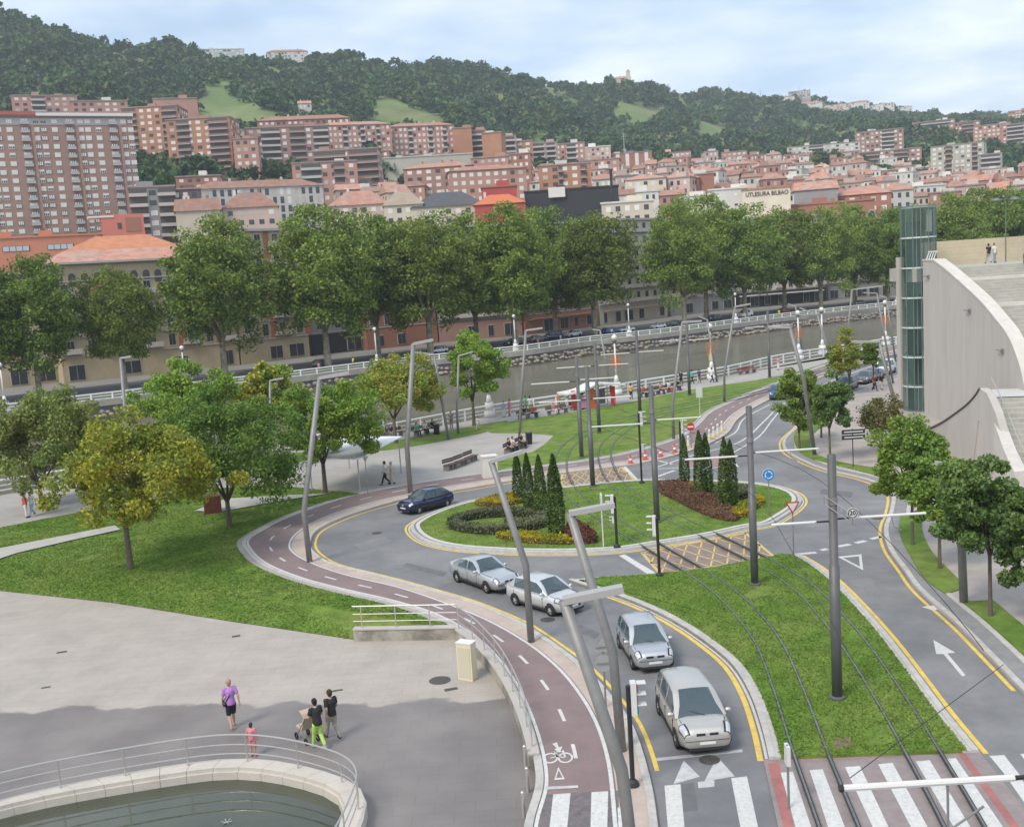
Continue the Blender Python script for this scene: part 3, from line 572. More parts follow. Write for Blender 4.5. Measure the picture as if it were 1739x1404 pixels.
def win_rows(b, x0, x1, z0, z1, y, floors, cols, ww, wh, rs, probs=(.45, .4, .15), axis='x', sgn=-1, out=.05, sill=None):
    fh = (z1 - z0) / floors; cw = (x1 - x0) / cols
    for f in range(floors):
        for c in range(cols):
            x = x0 + (c + .5) * cw; z = z0 + (f + .55) * fh; w = cw * ww / 2; h = fh * wh / 2; m = rs.choices((0, 1, 2), probs)[0]
            o1 = y + sgn * out; o0 = y - sgn * .1
            if axis == 'x': b.bx(x - w, x + w, min(o0, o1), max(o0, o1), z - h, z + h, m)
            else: b.bx(min(o0, o1), max(o0, o1), x - w, x + w, z - h, z + h, m)
def building(name, label, x0, x1, ytop, dist, z0=None, yb=None, deep=14, yaw=0.0, wall=None, fl=3.0, cw=3.2, ww=.5, wh=.5, roof='flat', roofm=None, probs=(.45, .4, .15), balc=(), group=None, win=True, cat='building', seed=0, rh=None, sub=None):
    """a block whose front spans the bearings x0..x1 at the given distance; local -y faces the river"""
    rs = random.Random(seed or int(x0 * 7 + ytop)); xm = (x0 + x1) / 2; p = D(xm, ytop, dist); w = (x1 - x0) / FPX * dist / max(.5, math.cos(yaw)) * math.cos(0)
    zt = p.z
    if z0 is None: z0 = (D(xm, yb, dist).z if yb else zt - 20)
    az = -math.atan2(p.x, p.y); t = thing(name, label, cat, (p.x, p.y, z0), az + yaw, group); H = zt - z0; hw = w / 2
    MB().bx(-hw, hw, 0, deep, -12, H).build('wall', wall, t)
    fls = max(1, int(round(H / fl))); cols = max(2, int(round(w / cw)))
    if win:
        b = MB(); win_rows(b, -hw + .6, hw - .6, .3, H - .3, 0, fls, cols, ww, wh, rs, probs)
        sc = max(2, int(deep / cw)); win_rows(b, .6, deep - .6, .3, H - .3, -hw, fls, sc, ww, wh, rs, probs, 'y', -1); win_rows(b, .6, deep - .6, .3, H - .3, hw, fls, sc, ww, wh, rs, probs, 'y', 1)
        o = b.build('windows', WINM, t, kind='stuff', fixn=False)
    for u0, u1, kind_ in balc:               # balcony stacks, as fractions of the front
        b = MB(); xa = -hw + u0 * w; xb = -hw + u1 * w
        b.bx(xa, xb, -.12, .1, .2, H - .4, 1)
        for f in range(fls):
            z = (f + .1) * H / fls; b.bx(xa - .1, xb + .1, -1.2, 0, z, z + .22, 0); b.bx(xa - .1, xb + .1, -1.2, -1.1, z + .22, z + 1.0, {'w': 0, 'g': 2, 'd': 3}[kind_])
        b.build('balconies', [M_SLAB, M_DARK, mat('pale_green_panel', (.42, .5, .46), .6), mat('brown_panel', (.32, .185, .15), .7)], t, kind='stuff')
    ov = .5
    if roof == 'flat':
        r = MB().bx(-hw - .3, hw + .3, -.3, deep + .3, H, H + .5).build('roof', roofm or M_FLAT, t)
        for k in range(max(1, int(w / 16))):
            x = rs.uniform(-hw * .8, hw * .8); s = rs.uniform(1.5, 2.6); MB().bx(x - s, x + s, deep * .4, deep * .75, H + .5, H + rs.uniform(1.8, 3.0)).build('stair_head', rs.choice((wall, M_WHT, wall)), r)
    elif roof in ('hip', 'gable'):
        h2 = rh or min(4.5, deep * .22); i_ = min(hw * .6, deep * .45) if roof == 'hip' else 0
        b = MB(); b.add([(-hw - ov, -ov, H), (hw + ov, -ov, H), (hw + ov, deep + ov, H), (-hw - ov, deep + ov, H), (-hw + i_, deep / 2, H + h2), (hw - i_, deep / 2, H + h2)], [(0, 1, 5, 4), (1, 2, 5), (2, 3, 4, 5), (3, 0, 4), (3, 2, 1, 0)])
        r = b.build('roof', roofm or M_TILE, t)
        for k in range(rs.randint(1, 3)):
            x = rs.uniform(-hw * .6, hw * .6); MB().bx(x - .4, x + .4, deep * .55, deep * .55 + .8, H + h2 * .4, H + h2 + 1.0).build('chimney', rs.choice((M_WHT, M_BR[0])), r)
    return t, w, H, deep

# the big slab on the left: its windows are large enough to tell apart
def slab_block():
    t, w, H, dp = building('apartment_block', 'tall brick slab block with white shutters at the left edge', -60, 212, 199, 360, z0=4, deep=16, wall=mat('slab_brick', (.35, .215, .175), .85, var=.1, vscale=.12), roof='flat', win=False, yaw=R(4))
    b = MB(); fl = 26; fh = H / fl; nb = 12; bw = w / nb; rs = random.Random(4)
    for i in range(nb):
        if i % 3 == 2: b.bx(-w / 2 + i * bw, -w / 2 + (i + .18) * bw, -.35, 0, 0, H - fh)
    b.build('pilasters', mat('brick_light', (.44, .26, .2), .85, var=.1, vscale=.12), t, kind='stuff')
    wm = []
    for k, (m0, m1) in enumerate(((M_SHUT, None), (M_SHUT, M_GLASS), (M_GLASS, M_SHUT), (M_SHUT2, M_GLASS))):
        q = MB().bx(-.95, .95, -.12, .1, -.75, .75, 0)
        for x in (-.6, 0, .6): q.bx(x - .22, x + .22, -.14, -.11, -.6, (.1 if k == 1 else .6), 1)
        wm.append(q.mesh('window', [m0, m1 or M_SHUT]))
    bm_ = MB().bx(-1.35, 1.35, -1.1, -.0, -1.35, -1.15, 0).bx(-1.35, 1.35, -1.1, -1.0, -1.15, -.35, 1).mesh('balcony', [M_SLAB, mat('balcony_panel', (.42, .41, .40), .6)])
    n = 0
    for f in range(fl):
        z = (f + .5) * fh
        if f < 8: continue
        for i in range(nb):
            x = -w / 2 + (i + .58) * bw
            if x < -w / 2 + .16 * w: continue
            if i % 3 == 1:
                put('balcony', bm_, t, (x, 0, z + .35)); put('window', wm[2 if rs.random() < .7 else 0], t, (x, 0, z), sc=(1.15, 1, 1.2))
            else:
                for dx in ((-.24, .26) if i % 3 == 2 else (0,)):
                    put('window', rs.choice(wm[:3] + wm[:1]), t, (x + dx * bw, 0, z), sc=(.95, 1, 1))
    MB().bx(-w / 2 - .5, -w * .05, -.8, 16, H + .5, H + 1.7).build('cornice', mat('roof_edge_red', (.42, .12, .10), .8), t); MB().bx(-w * .05, w / 2 + .4, -.8, 16, H + .3, H + 1.3).build('cornice', M_SHUT, t)
    b = MB(); 
    for k in range(9): x = -w * .32 + k * w * .075; b.bx(x, x + 2.2, -.1, .1, H - fh * .9, H - fh * .25, 0)
    MB().bx(-w * .32, w * .46, -.13, .05, H - fh * .95, H - fh * .15).build('top_glazing', mat('band_glass', (.35, .34, .33), .3), t)
slab_block()
B = building
B('apartment_block', 'low brick block on the slope above the left slab block', 25, 125, 163, 580, yb=240, wall=M_BR[1], balc=((.3, .5, 'w'),), cw=4)
B('apartment_block', 'brick block with flat roof between the slab and the twin towers', 124, 212, 172, 560, yb=250, wall=M_BR[1], cw=4)
B('apartment_tower', 'tall brick tower with dark balcony stack, left of the twin towers', 208, 296, 182, 525, yb=290, deep=20, yaw=R(-16), wall=M_BR[3], balc=((.02, .26, 'd'), (.72, .98, 'd')), cw=4, probs=(.6, .3, .1))
B('apartment_tower', 'plain brick tower top rising behind the twin towers', 262, 332, 168, 560, yb=260, wall=M_BR[1], win=False, deep=12)
B('apartment_tower', 'tall brick tower with dark balcony stack, right of the twin towers', 284, 386, 202, 505, yb=300, deep=20, yaw=R(-14), wall=M_BR[3], balc=((.16, .36, 'd'), (.66, .96, 'd')), cw=4, probs=(.6, .3, .1))
B('apartment_block', 'small pale block tucked beside the right brick tower', 388, 414, 222, 540, yb=265, wall=M_PINKR, balc=((.2, .8, 'w'),))
B('apartment_block', 'purplish brick block with grey balcony bays on the slope', 420, 556, 216, 530, yb=272, wall=M_BR[4], balc=((.18, .4, 'w'), (.52, .7, 'd'), (.8, .98, 'w')), cw=4, roof='flat')
B('apartment_block', 'long red tiled roof showing above the purplish brick block', 440, 592, 203, 600, yb=250, wall=M_BR[0], roof='hip')
B('apartment_block', 'left of two rose brick blocks with white window grids', 548, 662, 212, 560, yb=275, wall=M_BR[1], roof='hip', yaw=R(8), cw=2.6, ww=.55, probs=(.8, .15, .05), balc=((.3, .36, 'w'), (.55, .61, 'w'), (.78, .83, 'w')), rh=2.5)
B('apartment_block', 'right of two rose brick blocks with white window grids', 660, 770, 214, 575, yb=275, wall=M_BR[1], roof='hip', yaw=R(8), cw=2.6, ww=.55, probs=(.8, .15, .05), balc=((.3, .36, 'w'), (.6, .66, 'w'), (.82, .87, 'w')), rh=2.5)
B('apartment_block', 'narrow orange brick block beside the rose brick pair', 768, 800, 218, 570, yb=290, wall=M_BR[3], win=False)
B('apartment_block', 'slim block with blue-grey balconies between orange brick gables', 798, 824, 222, 575, yb=290, wall=M_BR[1], balc=((.1, .9, 'w'),))
B('apartment_block', 'orange brick gable end block in the hillside row', 818, 850, 226, 560, yb=290, wall=M_BR[3], win=False, yaw=R(-10))
B('apartment_block', 'block with pale balconies right of the orange gable', 846, 876, 232, 590, yb=290, wall=M_PINKR, balc=((.1, .9, 'w'),))
B('apartment_block', 'small orange brick block in the middle of the hillside row', 874, 904, 240, 600, yb=295, wall=M_BR[3], win=True, cw=5)
B('apartment_block', 'grey balconied block in the middle of the hillside row', 900, 946, 243, 620, yb=295, wall=M_PINKR, balc=((.1, .5, 'w'), (.6, .9, 'w')))
B('apartment_block', 'beige brick block with a white balcony edge mid hillside', 942, 992, 244, 640, yb=290, wall=M_BR[1], balc=((.4, .7, 'w'),))
B('apartment_block', 'low block with pale rounded roof edge mid hillside', 986, 1036, 250, 660, yb=290, wall=M_PINKR, roofm=M_SHUT, probs=(.5, .4, .1))
B('apartment_block', 'brick block with tall white stripes in its facade', 1040, 1106, 260, 660, yb=300, wall=M_BR[0], win=True, cw=5.5, ww=.38, wh=.98, probs=(1, 0, 0))
B('apartment_block', 'low pinkish block with red edge right of the striped block', 1104, 1172, 260, 720, yb=295, wall=M_PINKR, roof='flat', roofm=M_BR[0])
B('apartment_block', 'brick block with a pale green glazed front below the hillside row', 497, 604, 276, 440, yb=345, wall=M_BR[1], balc=((.14, .44, 'g'), (.64, .8, 'd')), cw=4, deep=18)
B('apartment_block', 'dark brown block banded with balconies beside the green glazed front', 532, 640, 255, 470, yb=345, wall=M_BR[4], balc=((.02, .5, 'd'), (.55, .98, 'd')), cw=3, deep=20, yaw=R(-6))
B('school_building', 'long grey concrete building on the slope below the brick blocks', 640, 800, 266, 520, yb=300, wall=M_BEIGE, win=False, roof='flat', roofm=M_WHT, cat='school')
B('apartment_block', 'brown brick block with pale windows left of the long brick terrace', 686, 800, 284, 440, yb=345, wall=M_BR[2], roof='hip', cw=4, rh=2.4, probs=(.7, .2, .1), yaw=R(-6))
B('apartment_block', 'long brown brick terrace with pale windows above the trees', 764, 892, 288, 430, yb=345, wall=M_BR[1], cw=3.6, roof='hip', rh=2.2, probs=(.7, .2, .1), yaw=R(6))
B('apartment_block', 'orange brick block with a dark balcony column above the black building', 915, 1002, 280, 440, yb=345, wall=M_BR[3], balc=((.38, .46, 'd'), (.8, .9, 'd')), cw=4)
B('apartment_block', 'cream gabled house with brick base above the tree gap', 1062, 1130, 304, 420, yb=350, wall=M_CREAM, roof='hip', cw=3, rh=2)
B('apartment_block', 'brick house with white window bands right of the cream gables', 1126, 1186, 304, 430, yb=350, wall=M_BR[0], roof='hip', cw=3)
B('apartment_block', 'low plain brick block left of the white rooftop building', 1180, 1212, 296, 430, yb=350, wall=M_BR[0], win=False)
B('apartment_block', 'grey block with white balcony bands behind the salmon building', 221, 294, 318, 330, z0=1, wall=mat('grey_block', (.27, .27, .28), .8), balc=((.0, .38, 'w'), (.62, 1, 'w')), cw=4)
B('apartment_block', 'dark brown block between the grey block and the white terrace', 290, 338, 322, 345, z0=1, wall=mat('dark_block', (.16, .11, .105), .8), cw=3)
B('terrace_houses', 'long white terrace with bay windows under a red roof', 335, 545, 318, 370, z0=1, wall=M_WHT, cw=2.6, ww=.5, wh=.75, probs=(.15, .65, .2), roof='hip', rh=3, yaw=R(8), deep=14)
B('house', 'red roofed house in front of the white terrace', 380, 470, 352, 330, z0=1, wall=M_PINKR, roof='hip', rh=5, deep=14)
B('house', 'cream church-like house with steep gable behind the trees', 300, 372, 358, 320, z0=1, wall=M_CREAM, roof='gable', rh=4, deep=12, win=False)
B('house', 'low house with red roof left of the tan roof', 560, 660, 348, 340, z0=1, wall=M_PINKR, roof='hip', rh=5, deep=18)
B('house', 'low house with tan hipped roof left of the slate roof', 652, 718, 348, 330, z0=1, wall=M_CREAM, roof='hip', roofm=M_TAN, rh=4.5, deep=16)
B('hall_building', 'wide hall under a dark slate hipped roof above the trees', 700, 822, 350, 330, z0=1, wall=M_CREAM, roof='hip', roofm=M_SLATE, rh=5.0, deep=22, cat='hall')
B('red_block', 'bright red clad block rising beside the slate roof', 818, 876, 318, 345, z0=1, wall=M_REDC, win=False, roofm=M_BR[0])
B('house', 'low red roofed house under the bright red block', 806, 890, 346, 318, z0=1, wall=M_REDC, roof='hip', roofm=mat('bright_tile', (.55, .16, .07), .8), rh=3, deep=10, win=False)
B('black_block', 'black clad building with a white panel above the plane trees', 892, 1048, 322, 350, z0=1, wall=M_BLK, win=False, roofm=M_BLK)
p = D(945, 318, 349.2); o = MB().bx(-2.7, 2.7, 0, .35, -3.2, 0).build('billboard', M_SHUT); o.location = p; tag(o, 'white panel standing in front of the black building', 'panel')
B('house', 'cream house with balconies in the gap between the plane trees', 1022, 1108, 344, 300, z0=0, wall=M_CREAM, cw=3, roof='flat', roofm=M_WHT, probs=(.3, .6, .1))
B('white_rooftop', 'white stepped rooftop building above the plane trees', 1204, 1266, 322, 330, z0=1, wall=M_WHT, cw=6, ww=.2, wh=.2, roofm=M_WHT)
B('red_brick_hall', 'red brick hall with arched windows right of the sign', 1343, 1480, 345, 330, z0=1, wall=M_BR[0], win=False, roof='flat', roofm=M_BR[0], cat='hall')
B('house', 'grey gabled house rising behind the red brick hall', 1350, 1420, 322, 350, z0=1, wall=M_GREYR, roof='gable', rh=3, win=False, deep=12)
B('house', 'long red tiled roof right of the grey gable', 1420, 1510, 330, 350, z0=1, wall=M_BR[0], roof='hip', rh=3, deep=16)
# arches of the hall
q = MB(); pp = D(1411, 345, 330)
hall = next(o for o in bpy.data.objects if o.name.startswith('red_brick_hall'))
for k in range(5):
    x = -6 + k * 4.4; H = D(1411, 345, 330).z - 1
    prof = [(x + 1.3 * math.cos(a), -.06, H - 5.2 + 2.2 * math.sin(a) ** .8) for a in np.linspace(0, PI, 9)] + [(x - 1.3, -.06, H - 9), (x + 1.3, -.06, H - 9)]
    b = MB(); b.add(prof, [tuple(range(len(prof)))]); b.build('arched_window', M_GLASS, hall)
    MB().tube(prof[:9], .18, 6).build('arch_trim', M_PINKR, hall)
    MB().bx(x + 1.6, x + 2.6, -.2, .6, H, H + 1.5).build('merlon', M_BR[0], hall)
# sign building with lettering
t, w, H, dp = B('office_building', 'cream building with black lettering above the trees', 1262, 1340, 321, 325, z0=1, wall=M_CREAM, win=False, roofm=M_TILE)
cu = bpy.data.curves.new('lettering', 'FONT'); cu.body = 'UTLESURA BILBAO'; cu.size = 1.75; cu.extrude = .04; cu.align_x = 'CENTER'; cu.offset = .02
ob = bpy.data.objects.new('lettering', cu); COL.objects.link(ob); dg = bpy.context.evaluated_depsgraph_get(); me = bpy.data.meshes.new_from_object(ob.evaluated_get(dg)); bpy.data.objects.remove(ob); me.materials.clear(); me.materials.append(M_BLK)
o = put('lettering', me, t, (.2, -.1, H - 1.95)); o.rotation_euler = (PI / 2, 0, 0); o.scale = (.86, 1, 1)
# right-hand cluster
for a in (('apartment_tower', 'broad beige concrete tower at the right with balcony columns', 1584, 1666, 246, 690, 320, M_BEIGE, ((.28, .4, 'd'), (.78, .88, 'd')), R(-8)),
          ('apartment_tower', 'brown slab tower left of the beige tower, tallest on its slope', 1455, 1531, 222, 850, 300, M_BR[2], ((.55, .8, 'w'),), 0),
          ('apartment_block', 'dark brown long block below the brown slab tower', 1452, 1560, 256, 800, 300, M_BR[4], ((.1, .4, 'd'), (.6, .8, 'd')), 0),
          ('apartment_block', 'upper brick block on the right slope with pale top floor', 1552, 1618, 206, 1000, 262, M_BR[1], ((.1, .9, 'w'),), 0),
          ('apartment_block', 'second brick block stepping down the right slope', 1540, 1612, 222, 960, 265, M_BR[1], (), 0),
          ('apartment_block', 'brown tower just above the beige concrete tower', 1614, 1662, 208, 930, 265, M_BR[2], ((.4, .8, 'd'),), 0),
          ('apartment_block', 'pink brick block with white window grid right of the beige tower', 1656, 1712, 212, 880, 285, M_BR[1], (), R(-6)),
          ('apartment_block', 'white banded brick block at the right edge', 1706, 1790, 208, 860, 290, M_BR[1], ((.1, .4, 'w'), (.5, .9, 'w')), R(-6)),
          ('apartment_block', 'orange brick block on the skyline at the right edge', 1716, 1780, 186, 1300, 215, M_BR[3], (), 0),
          ('apartment_block', 'white terrace with pale roofs on the slope right of centre', 1340, 1456, 246, 820, 300, M_WHT, ((.3, .5, 'w'),), R(6)),
          ('apartment_block', 'pink block below the white hillside terrace', 1326, 1380, 262, 760, 310, M_BR[1], (), 0),
          ('apartment_block', 'brick block with pale front below the white terrace', 1376, 1452, 268, 740, 310, M_BR[1], ((.4, .9, 'w'),), 0),
          ('apartment_block', 'dark block left of the brown long block', 1428, 1458, 258, 760, 310, M_BR[4], (), 0),
          ('apartment_block', 'white house block at the foot of the hill right of centre', 1252, 1312, 264, 780, 305, M_WHT, (), 0),
          ('apartment_block', 'small brick block with white base at the hill foot', 1226, 1268, 258, 840, 300, M_BR[1], (), 0),
          ('apartment_block', 'grey and white block right of the beige tower foot', 1664, 1700, 262, 660, 320, M_GREYR, ((.1, .9, 'w'),), 0),
          ('apartment_block', 'long brick terrace with white windows above the right trees', 1655, 1800, 300, 480, 330, M_BR[0], (), 0)):
    B(a[0], a[1], a[2], a[3], a[4], a[5], yb=a[6], wall=a[7], balc=a[8], yaw=a[9], cw=3.6, ww=.55, fl=3.1, probs=(.6, .3, .1))
for a in (('rose brick block filling the slope between the towers and the purplish block', 396, 436, 236, 500, 285, M_BR[1]), ('low rose brick block below the brick towers', 300, 372, 300, 430, 335, M_BR[0]), ('red brick block right of the orange brick gables', 858, 900, 262, 500, 310, M_BR[0]), ('brick block above the long brown terrace', 800, 862, 268, 500, 310, M_BR[1]), ('brick block between the long grey school and the rose pair', 600, 660, 258, 540, 300, M_BR[0]), ('rose block behind the orange block with dark column', 985, 1050, 272, 520, 320, M_BR[1])): B('apartment_block', a[0], a[1], a[2], a[3], a[4], yb=a[5], wall=a[6], cw=3.2, probs=(.6, .3, .1), yaw=R(-5))
# rooftops of the lower town: small houses nothing tells apart, by colour
rs = random.Random(11); hn = 0
slots = []
for row, (ya, yb_, dist) in enumerate(((268, 276, 760), (276, 284, 690), (284, 292, 620), (292, 301, 560), (301, 311, 500), (311, 322, 440), (322, 334, 390))):
    x = 1000 if row < 3 else (890 if row < 5 else 560)
    x += rs.uniform(0, 20)
    while x < 1735:
        w = rs.uniform(24, 48) * 560 / dist * .8; x1 = x + w
        y = rs.uniform(ya, yb_) - (rs.uniform(5, 13) if rs.random() < .28 else 0)
        ok = True
        if row < 4 and x > 1455: y += 12
        if row >= 5 and x < 1000 and not (560 < x < 690): ok = False
        if ok: slots.append((x, x1, y, dist + rs.uniform(-25, 25), row, sum(1 for q in slots if q[4] == row)))
        x = x1 + rs.uniform(-2, 10)
KINDS = [('small white house with red tiled roof', M_WHT, M_TILE, 'white houses of the lower town'), ('small pink house with red tiled roof', M_PINKR, M_TILE, 'pink houses of the lower town'), ('small brick house with red tiled roof', M_BR[1], M_TILE, 'brick houses of the lower town'), ('small cream house with red tiled roof', M_CREAM, M_TILE, 'cream houses of the lower town'), ('small white house with flat pale roof', M_WHT, M_WHT, 'flat-roofed houses of the lower town'), ('flat-roofed brick block', M_BR[1], M_FLAT, 'brick blocks of the lower town'), ('flat-roofed rose block', M_PINKR, M_FLAT, 'rose blocks of the lower town')]
for i, (x, x1, y, dist, row, nth) in enumerate(slots):
    k = rs.choices(range(7), (.2, .17, .13, .09, .16, .14, .11))[0]; lab, wm_, rm, gr = KINDS[k]
    if k >= 5: y -= rs.uniform(4, 12); x1 = x + (x1 - x) * 1.25
    B('house', '%s, %s from left in %s row of town' % (lab, ORD[min(nth, 29)], ('topmost', 'second', 'third', 'fourth', 'fifth', 'sixth', 'lowest')[row]), x, x1, y, dist, yb=y + 26 * 520 / dist, deep=rs.uniform(9, 13), yaw=R(rs.uniform(-22, 22)), wall=wm_, roof='flat' if k >= 4 else rs.choice(('hip', 'gable')), roofm=rm, cw=2.8, ww=.42, wh=.5, probs=(.3, .6, .1), group=gr, rh=rs.uniform(1.8, 3.2), seed=i + 100, cat='house')
# hilltop buildings
B('hilltop_building', 'long low pale building along the hilltop at the left', 280, 410, 84, 1040, yb=100, wall=mat('pale_teal', (.45, .52, .5), .7), roof='flat', roofm=M_SHUT, cw=4, ww=.7, deep=12)
B('hilltop_house', 'white hilltop house right of the long pale building', 455, 520, 88, 1060, yb=104, wall=M_WHT, roof='hip', rh=3, deep=12, cat='house')
t, w, H, dp = B('hilltop_church', 'small church with a tower on the ridge right of centre', 1044, 1070, 133, 1330, yb=150, wall=M_PINKR, roof='gable', rh=3, deep=10, win=False, cat='church')
MB().bx(w / 2 - 5, w / 2, -2, 3, 0, H + 7).build('bell_tower', M_CREAM, t); MB().lathe([(3.2, H + 7), (.1, H + 10)], (w / 2 - 2.5, .5, 0), 4).build('tower_roof', M_TILE, t)
for i, (x0, x1, y, lab) in enumerate(((1300, 1348, 166, 'grey long wall-like building on the right ridge'), (1352, 1395, 176, 'white house low on the right ridge, leftmost'), (1396, 1440, 178, 'pale long building on the right ridge'), (1442, 1475, 174, 'red roofed house on the right ridge'), (1478, 1500, 178, 'small white house beside the red roofed ridge house'), (1502, 1518, 176, 'tall white house on the right ridge'), (1526, 1548, 182, 'white house at the right end of the ridge'), (1340, 1375, 155, 'bare square structure on the ridge top with mast'))):
    B('hilltop_house', lab, x0, x1, y, 1500 if i < 7 else 1560, yb=y + 14, wall=(M_WHT, M_GREYR, M_PINKR)[i % 3] if i not in (1, 4, 5) else M_WHT, roof='hip' if i in (3, 1) else 'flat', rh=2.5, deep=10, cat='house', cw=4)
B('farmhouse', 'lone white farmhouse on the green meadow slope', 506, 528, 176, 760, yb=186, wall=M_WHT, roof='gable', rh=2.5, deep=9, cat='house')
M_STEEL = mat('galvanised', (.42, .43, .44), .45, metal=.5)
for px, y0, y1, dist, lab in ((1358, 146, 176, 1550, 'thin mast on the right ridge above the square structure'), (1060, 224, 252, 700, 'slim white antenna mast above the striped brick block'), (1292, 150, 172, 1500, 'short mast at the left end of the right ridge'), (1238, 142, 160, 1450, 'lone thin mast on the ridge right of the church')):
    p0 = D(px, y1, dist); p1 = D(px, y0, dist); o = thing('antenna_mast', lab, 'antenna', p0); MB().tube([(0, 0, -8), (0, 0, (p1 - p0).z)], [.45, .15], 6).build('mast', M_STEEL, o)
    for k in range(3): MB().bx(-1.6, 1.6, -.08, .08, (p1 - p0).z * (.55 + .15 * k), (p1 - p0).z * (.55 + .15 * k) + .2).build('crossbar', M_STEEL, o)
p0 = D(1040, 345, 330); p1 = D(1040, 287, 330)
o = thing('chimney_stack', 'tall thin black chimney above the black building', 'chimney', (p0.x, p0.y, 0)); MB().tube([(0, 0, 0), (0, 0, p1.z)], .45, 10).build('stack', M_BLK, o); MB().tube([(0, 0, p1.z - .4), (0, 0, p1.z)], .6, 10).build('rim', M_BLK, o)

# --- far bank street front behind the plane trees
def fb_building(name, label, x0, x1, ytop, off, wall, base=None, fl=3.4, cols=None, deep=16, roof='flat', balc=False, cat='building', shop=None, arch=False, brickpan=None):
    a = far_off(x0, off); c = far_off(x1, off); w = (c - a).length; m = (a + c) / 2; ang = math.atan2((c - a).y, (c - a).x); H = D((x0 + x1) / 2, ytop, m.y).z
    t = thing(name, label, cat, (m.x, m.y, 0), ang); hw = w / 2 - .02; rs = random.Random(int(x0))
    MB().bx(-hw, hw, 0, deep, -2, H).build('wall', wall, t)
    if base: MB().bx(-hw - .05, hw + .05, -.25, .1, -1, 4.2).build('ground_floor', base, t)
    fls = max(2, int((H - 4.4) / fl)); cols = cols or max(3, int(w / 3.4)); b = MB(); fh = (H - 4.6) / fls; cw = w / cols
    for f in range(fls):
        for k in range(cols):
            x = -hw + (k + .5) * cw; z = 4.6 + (f + .5) * fh
            if arch and f == fls - 1: continue
            fr = put('window', WFR, t, (x, 0, z)); fr.scale = (min(1.2, cw * .5), 1, fh * .62)
            if brickpan and k % 2: MB().bx(x + cw * .33, x + cw * .67, -.06, .1, z - fh * .5, z + fh * .5).build('brick_panel', brickpan, t)
            if balc and (k % 2 == 0 or balc == 2): put('balcony', WBAL, t, (x, 0, z - fh * .34), sc=(cw * .4, 1, 1))
        MB().bx(-hw - .1, hw + .1, -.2, .05, 4.6 + f * fh - .12, 4.6 + f * fh + .12).build('string_course', M_SLAB, t)
    for k in range(max(2, int(w / 4.5))):
        x = -hw + (k + .5) * w / max(2, int(w / 4.5)); (put('shop_window', WSHOP, t, (x + rs.uniform(-.5, .5), -.26 if base else 0, 1.9), sc=(rs.choice((.45, .7, 1.0, 1.25)), 1, rs.uniform(.8, 1.05))) if rs.random() < .8 else None)
    if shop: MB().bx(-hw * .9, hw * .9, -1.6, -.2, 3.3, 3.6).build('awning', shop, t)
    if roof == 'hip':
        b = MB(); b.add([(-hw - .9, -.9, H), (hw + .9, -.9, H), (hw + .9, deep + .9, H), (-hw - .9, deep + .9, H), (-hw + 5, deep / 2, H + 2.4), (hw - 5, deep / 2, H + 2.4)], [(0, 1, 5, 4), (1, 2, 5), (2, 3, 4, 5), (3, 0, 4), (3, 2, 1, 0)]); b.build('roof', M_TILE, t)
        MB().bx(-hw - .9, hw + .9, -.9, 0, H - .35, H - .02).build('cornice', M_SLAB, t)
    else: MB().bx(-hw - .4, hw + .4, -.6, deep, H, H + .5).build('cornice', M_SLAB, t)
    if arch:
        for k in range(int(w / 2.2)):
            x = -hw + 1.2 + k * 2.2; z = H - 3.4
            if x > hw - 1: break
            b = MB(); b.add([(x + .65 * math.cos(a_), -.07, z + .7 + .75 * math.sin(a_)) for a_ in np.linspace(0, PI, 8)] + [(x - .65, -.07, z - .9), (x + .65, -.07, z - .9)], [tuple(range(10))]); b.build('arched_window', M_DARK, t)
    return t
WFR = MB().bx(-.62, .62, -.1, .06, -.62, .62, 0).bx(-.5, -.03, -.13, -.09, -.52, .52, 1).bx(.03, .5, -.13, -.09, -.52, .52, 1).mesh('window', [M_SLAB, M_GLASS])
WBAL = MB().bx(-1.2, 1.2, -.8, 0, -.1, .05, 0).bx(-1.2, 1.2, -.8, -.74, .05, .9, 1).mesh('balcony', [M_SLAB, mat('rail_panel', (.58, .53, .46), .7)])
WSHOP = MB().bx(-1.5, 1.5, -.08, .05, -1.6, 1.3, 0).bx(-1.35, -.05, -.11, -.07, -1.5, 1.15, 1).bx(.05, 1.35, -.11, -.07, -1.5, 1.15, 1).mesh('shop_window', [M_SLAB, M_GLASS])
M_STONE = mat('sandstone', (.50, .40, .26), .85, var=.12, vscale=.5); M_OBR = mat('orange_brick_panel', (.42, .16, .085), .85, var=.1, vscale=.4)
fb_building('corner_mansion', 'sandstone and orange brick mansion with arcaded top behind the left trees', 92, 395, 440, 42, M_STONE, None, brickpan=M_OBR, roof='hip', cat='mansion', arch=True, balc=True)
fb_building('side_house', 'plain sandstone house behind the leftmost plane tree', -160, 88, 470, 46, M_STONE, None, brickpan=M_OBR)
fb_building('sandstone_house', 'sandstone house with balconies right of the mansion', 398, 516, 392, 42, M_STONE, None, balc=True, brickpan=M_OBR)
fb_building('dark_shop_house', 'dark fronted town house behind the plane tree trunks', 520, 612, 400, 44, M_GREYR, M_BLK)
fb_building('brick_town_house', 'brick town house behind the plane tree trunks', 614, 735, 392, 44, M_BR[0], M_BR[0])
fb_building('grey_town_house', 'grey town house with long balconies behind the plane trees', 738, 880, 385, 44, M_GREYR, M_BR[4], balc=2)
fb_building('terrace_house', 'dark red fronted house behind the parked cars', 884, 1010, 380, 44, M_BR[4], M_BR[0], shop=mat('awning_brown', (.3, .17, .1), .8))
fb_building('cream_town_house', 'cream town house with balconies in the tree gap', 1014, 1130, 374, 44, M_CREAM, None, balc=2, shop=M_TAN)
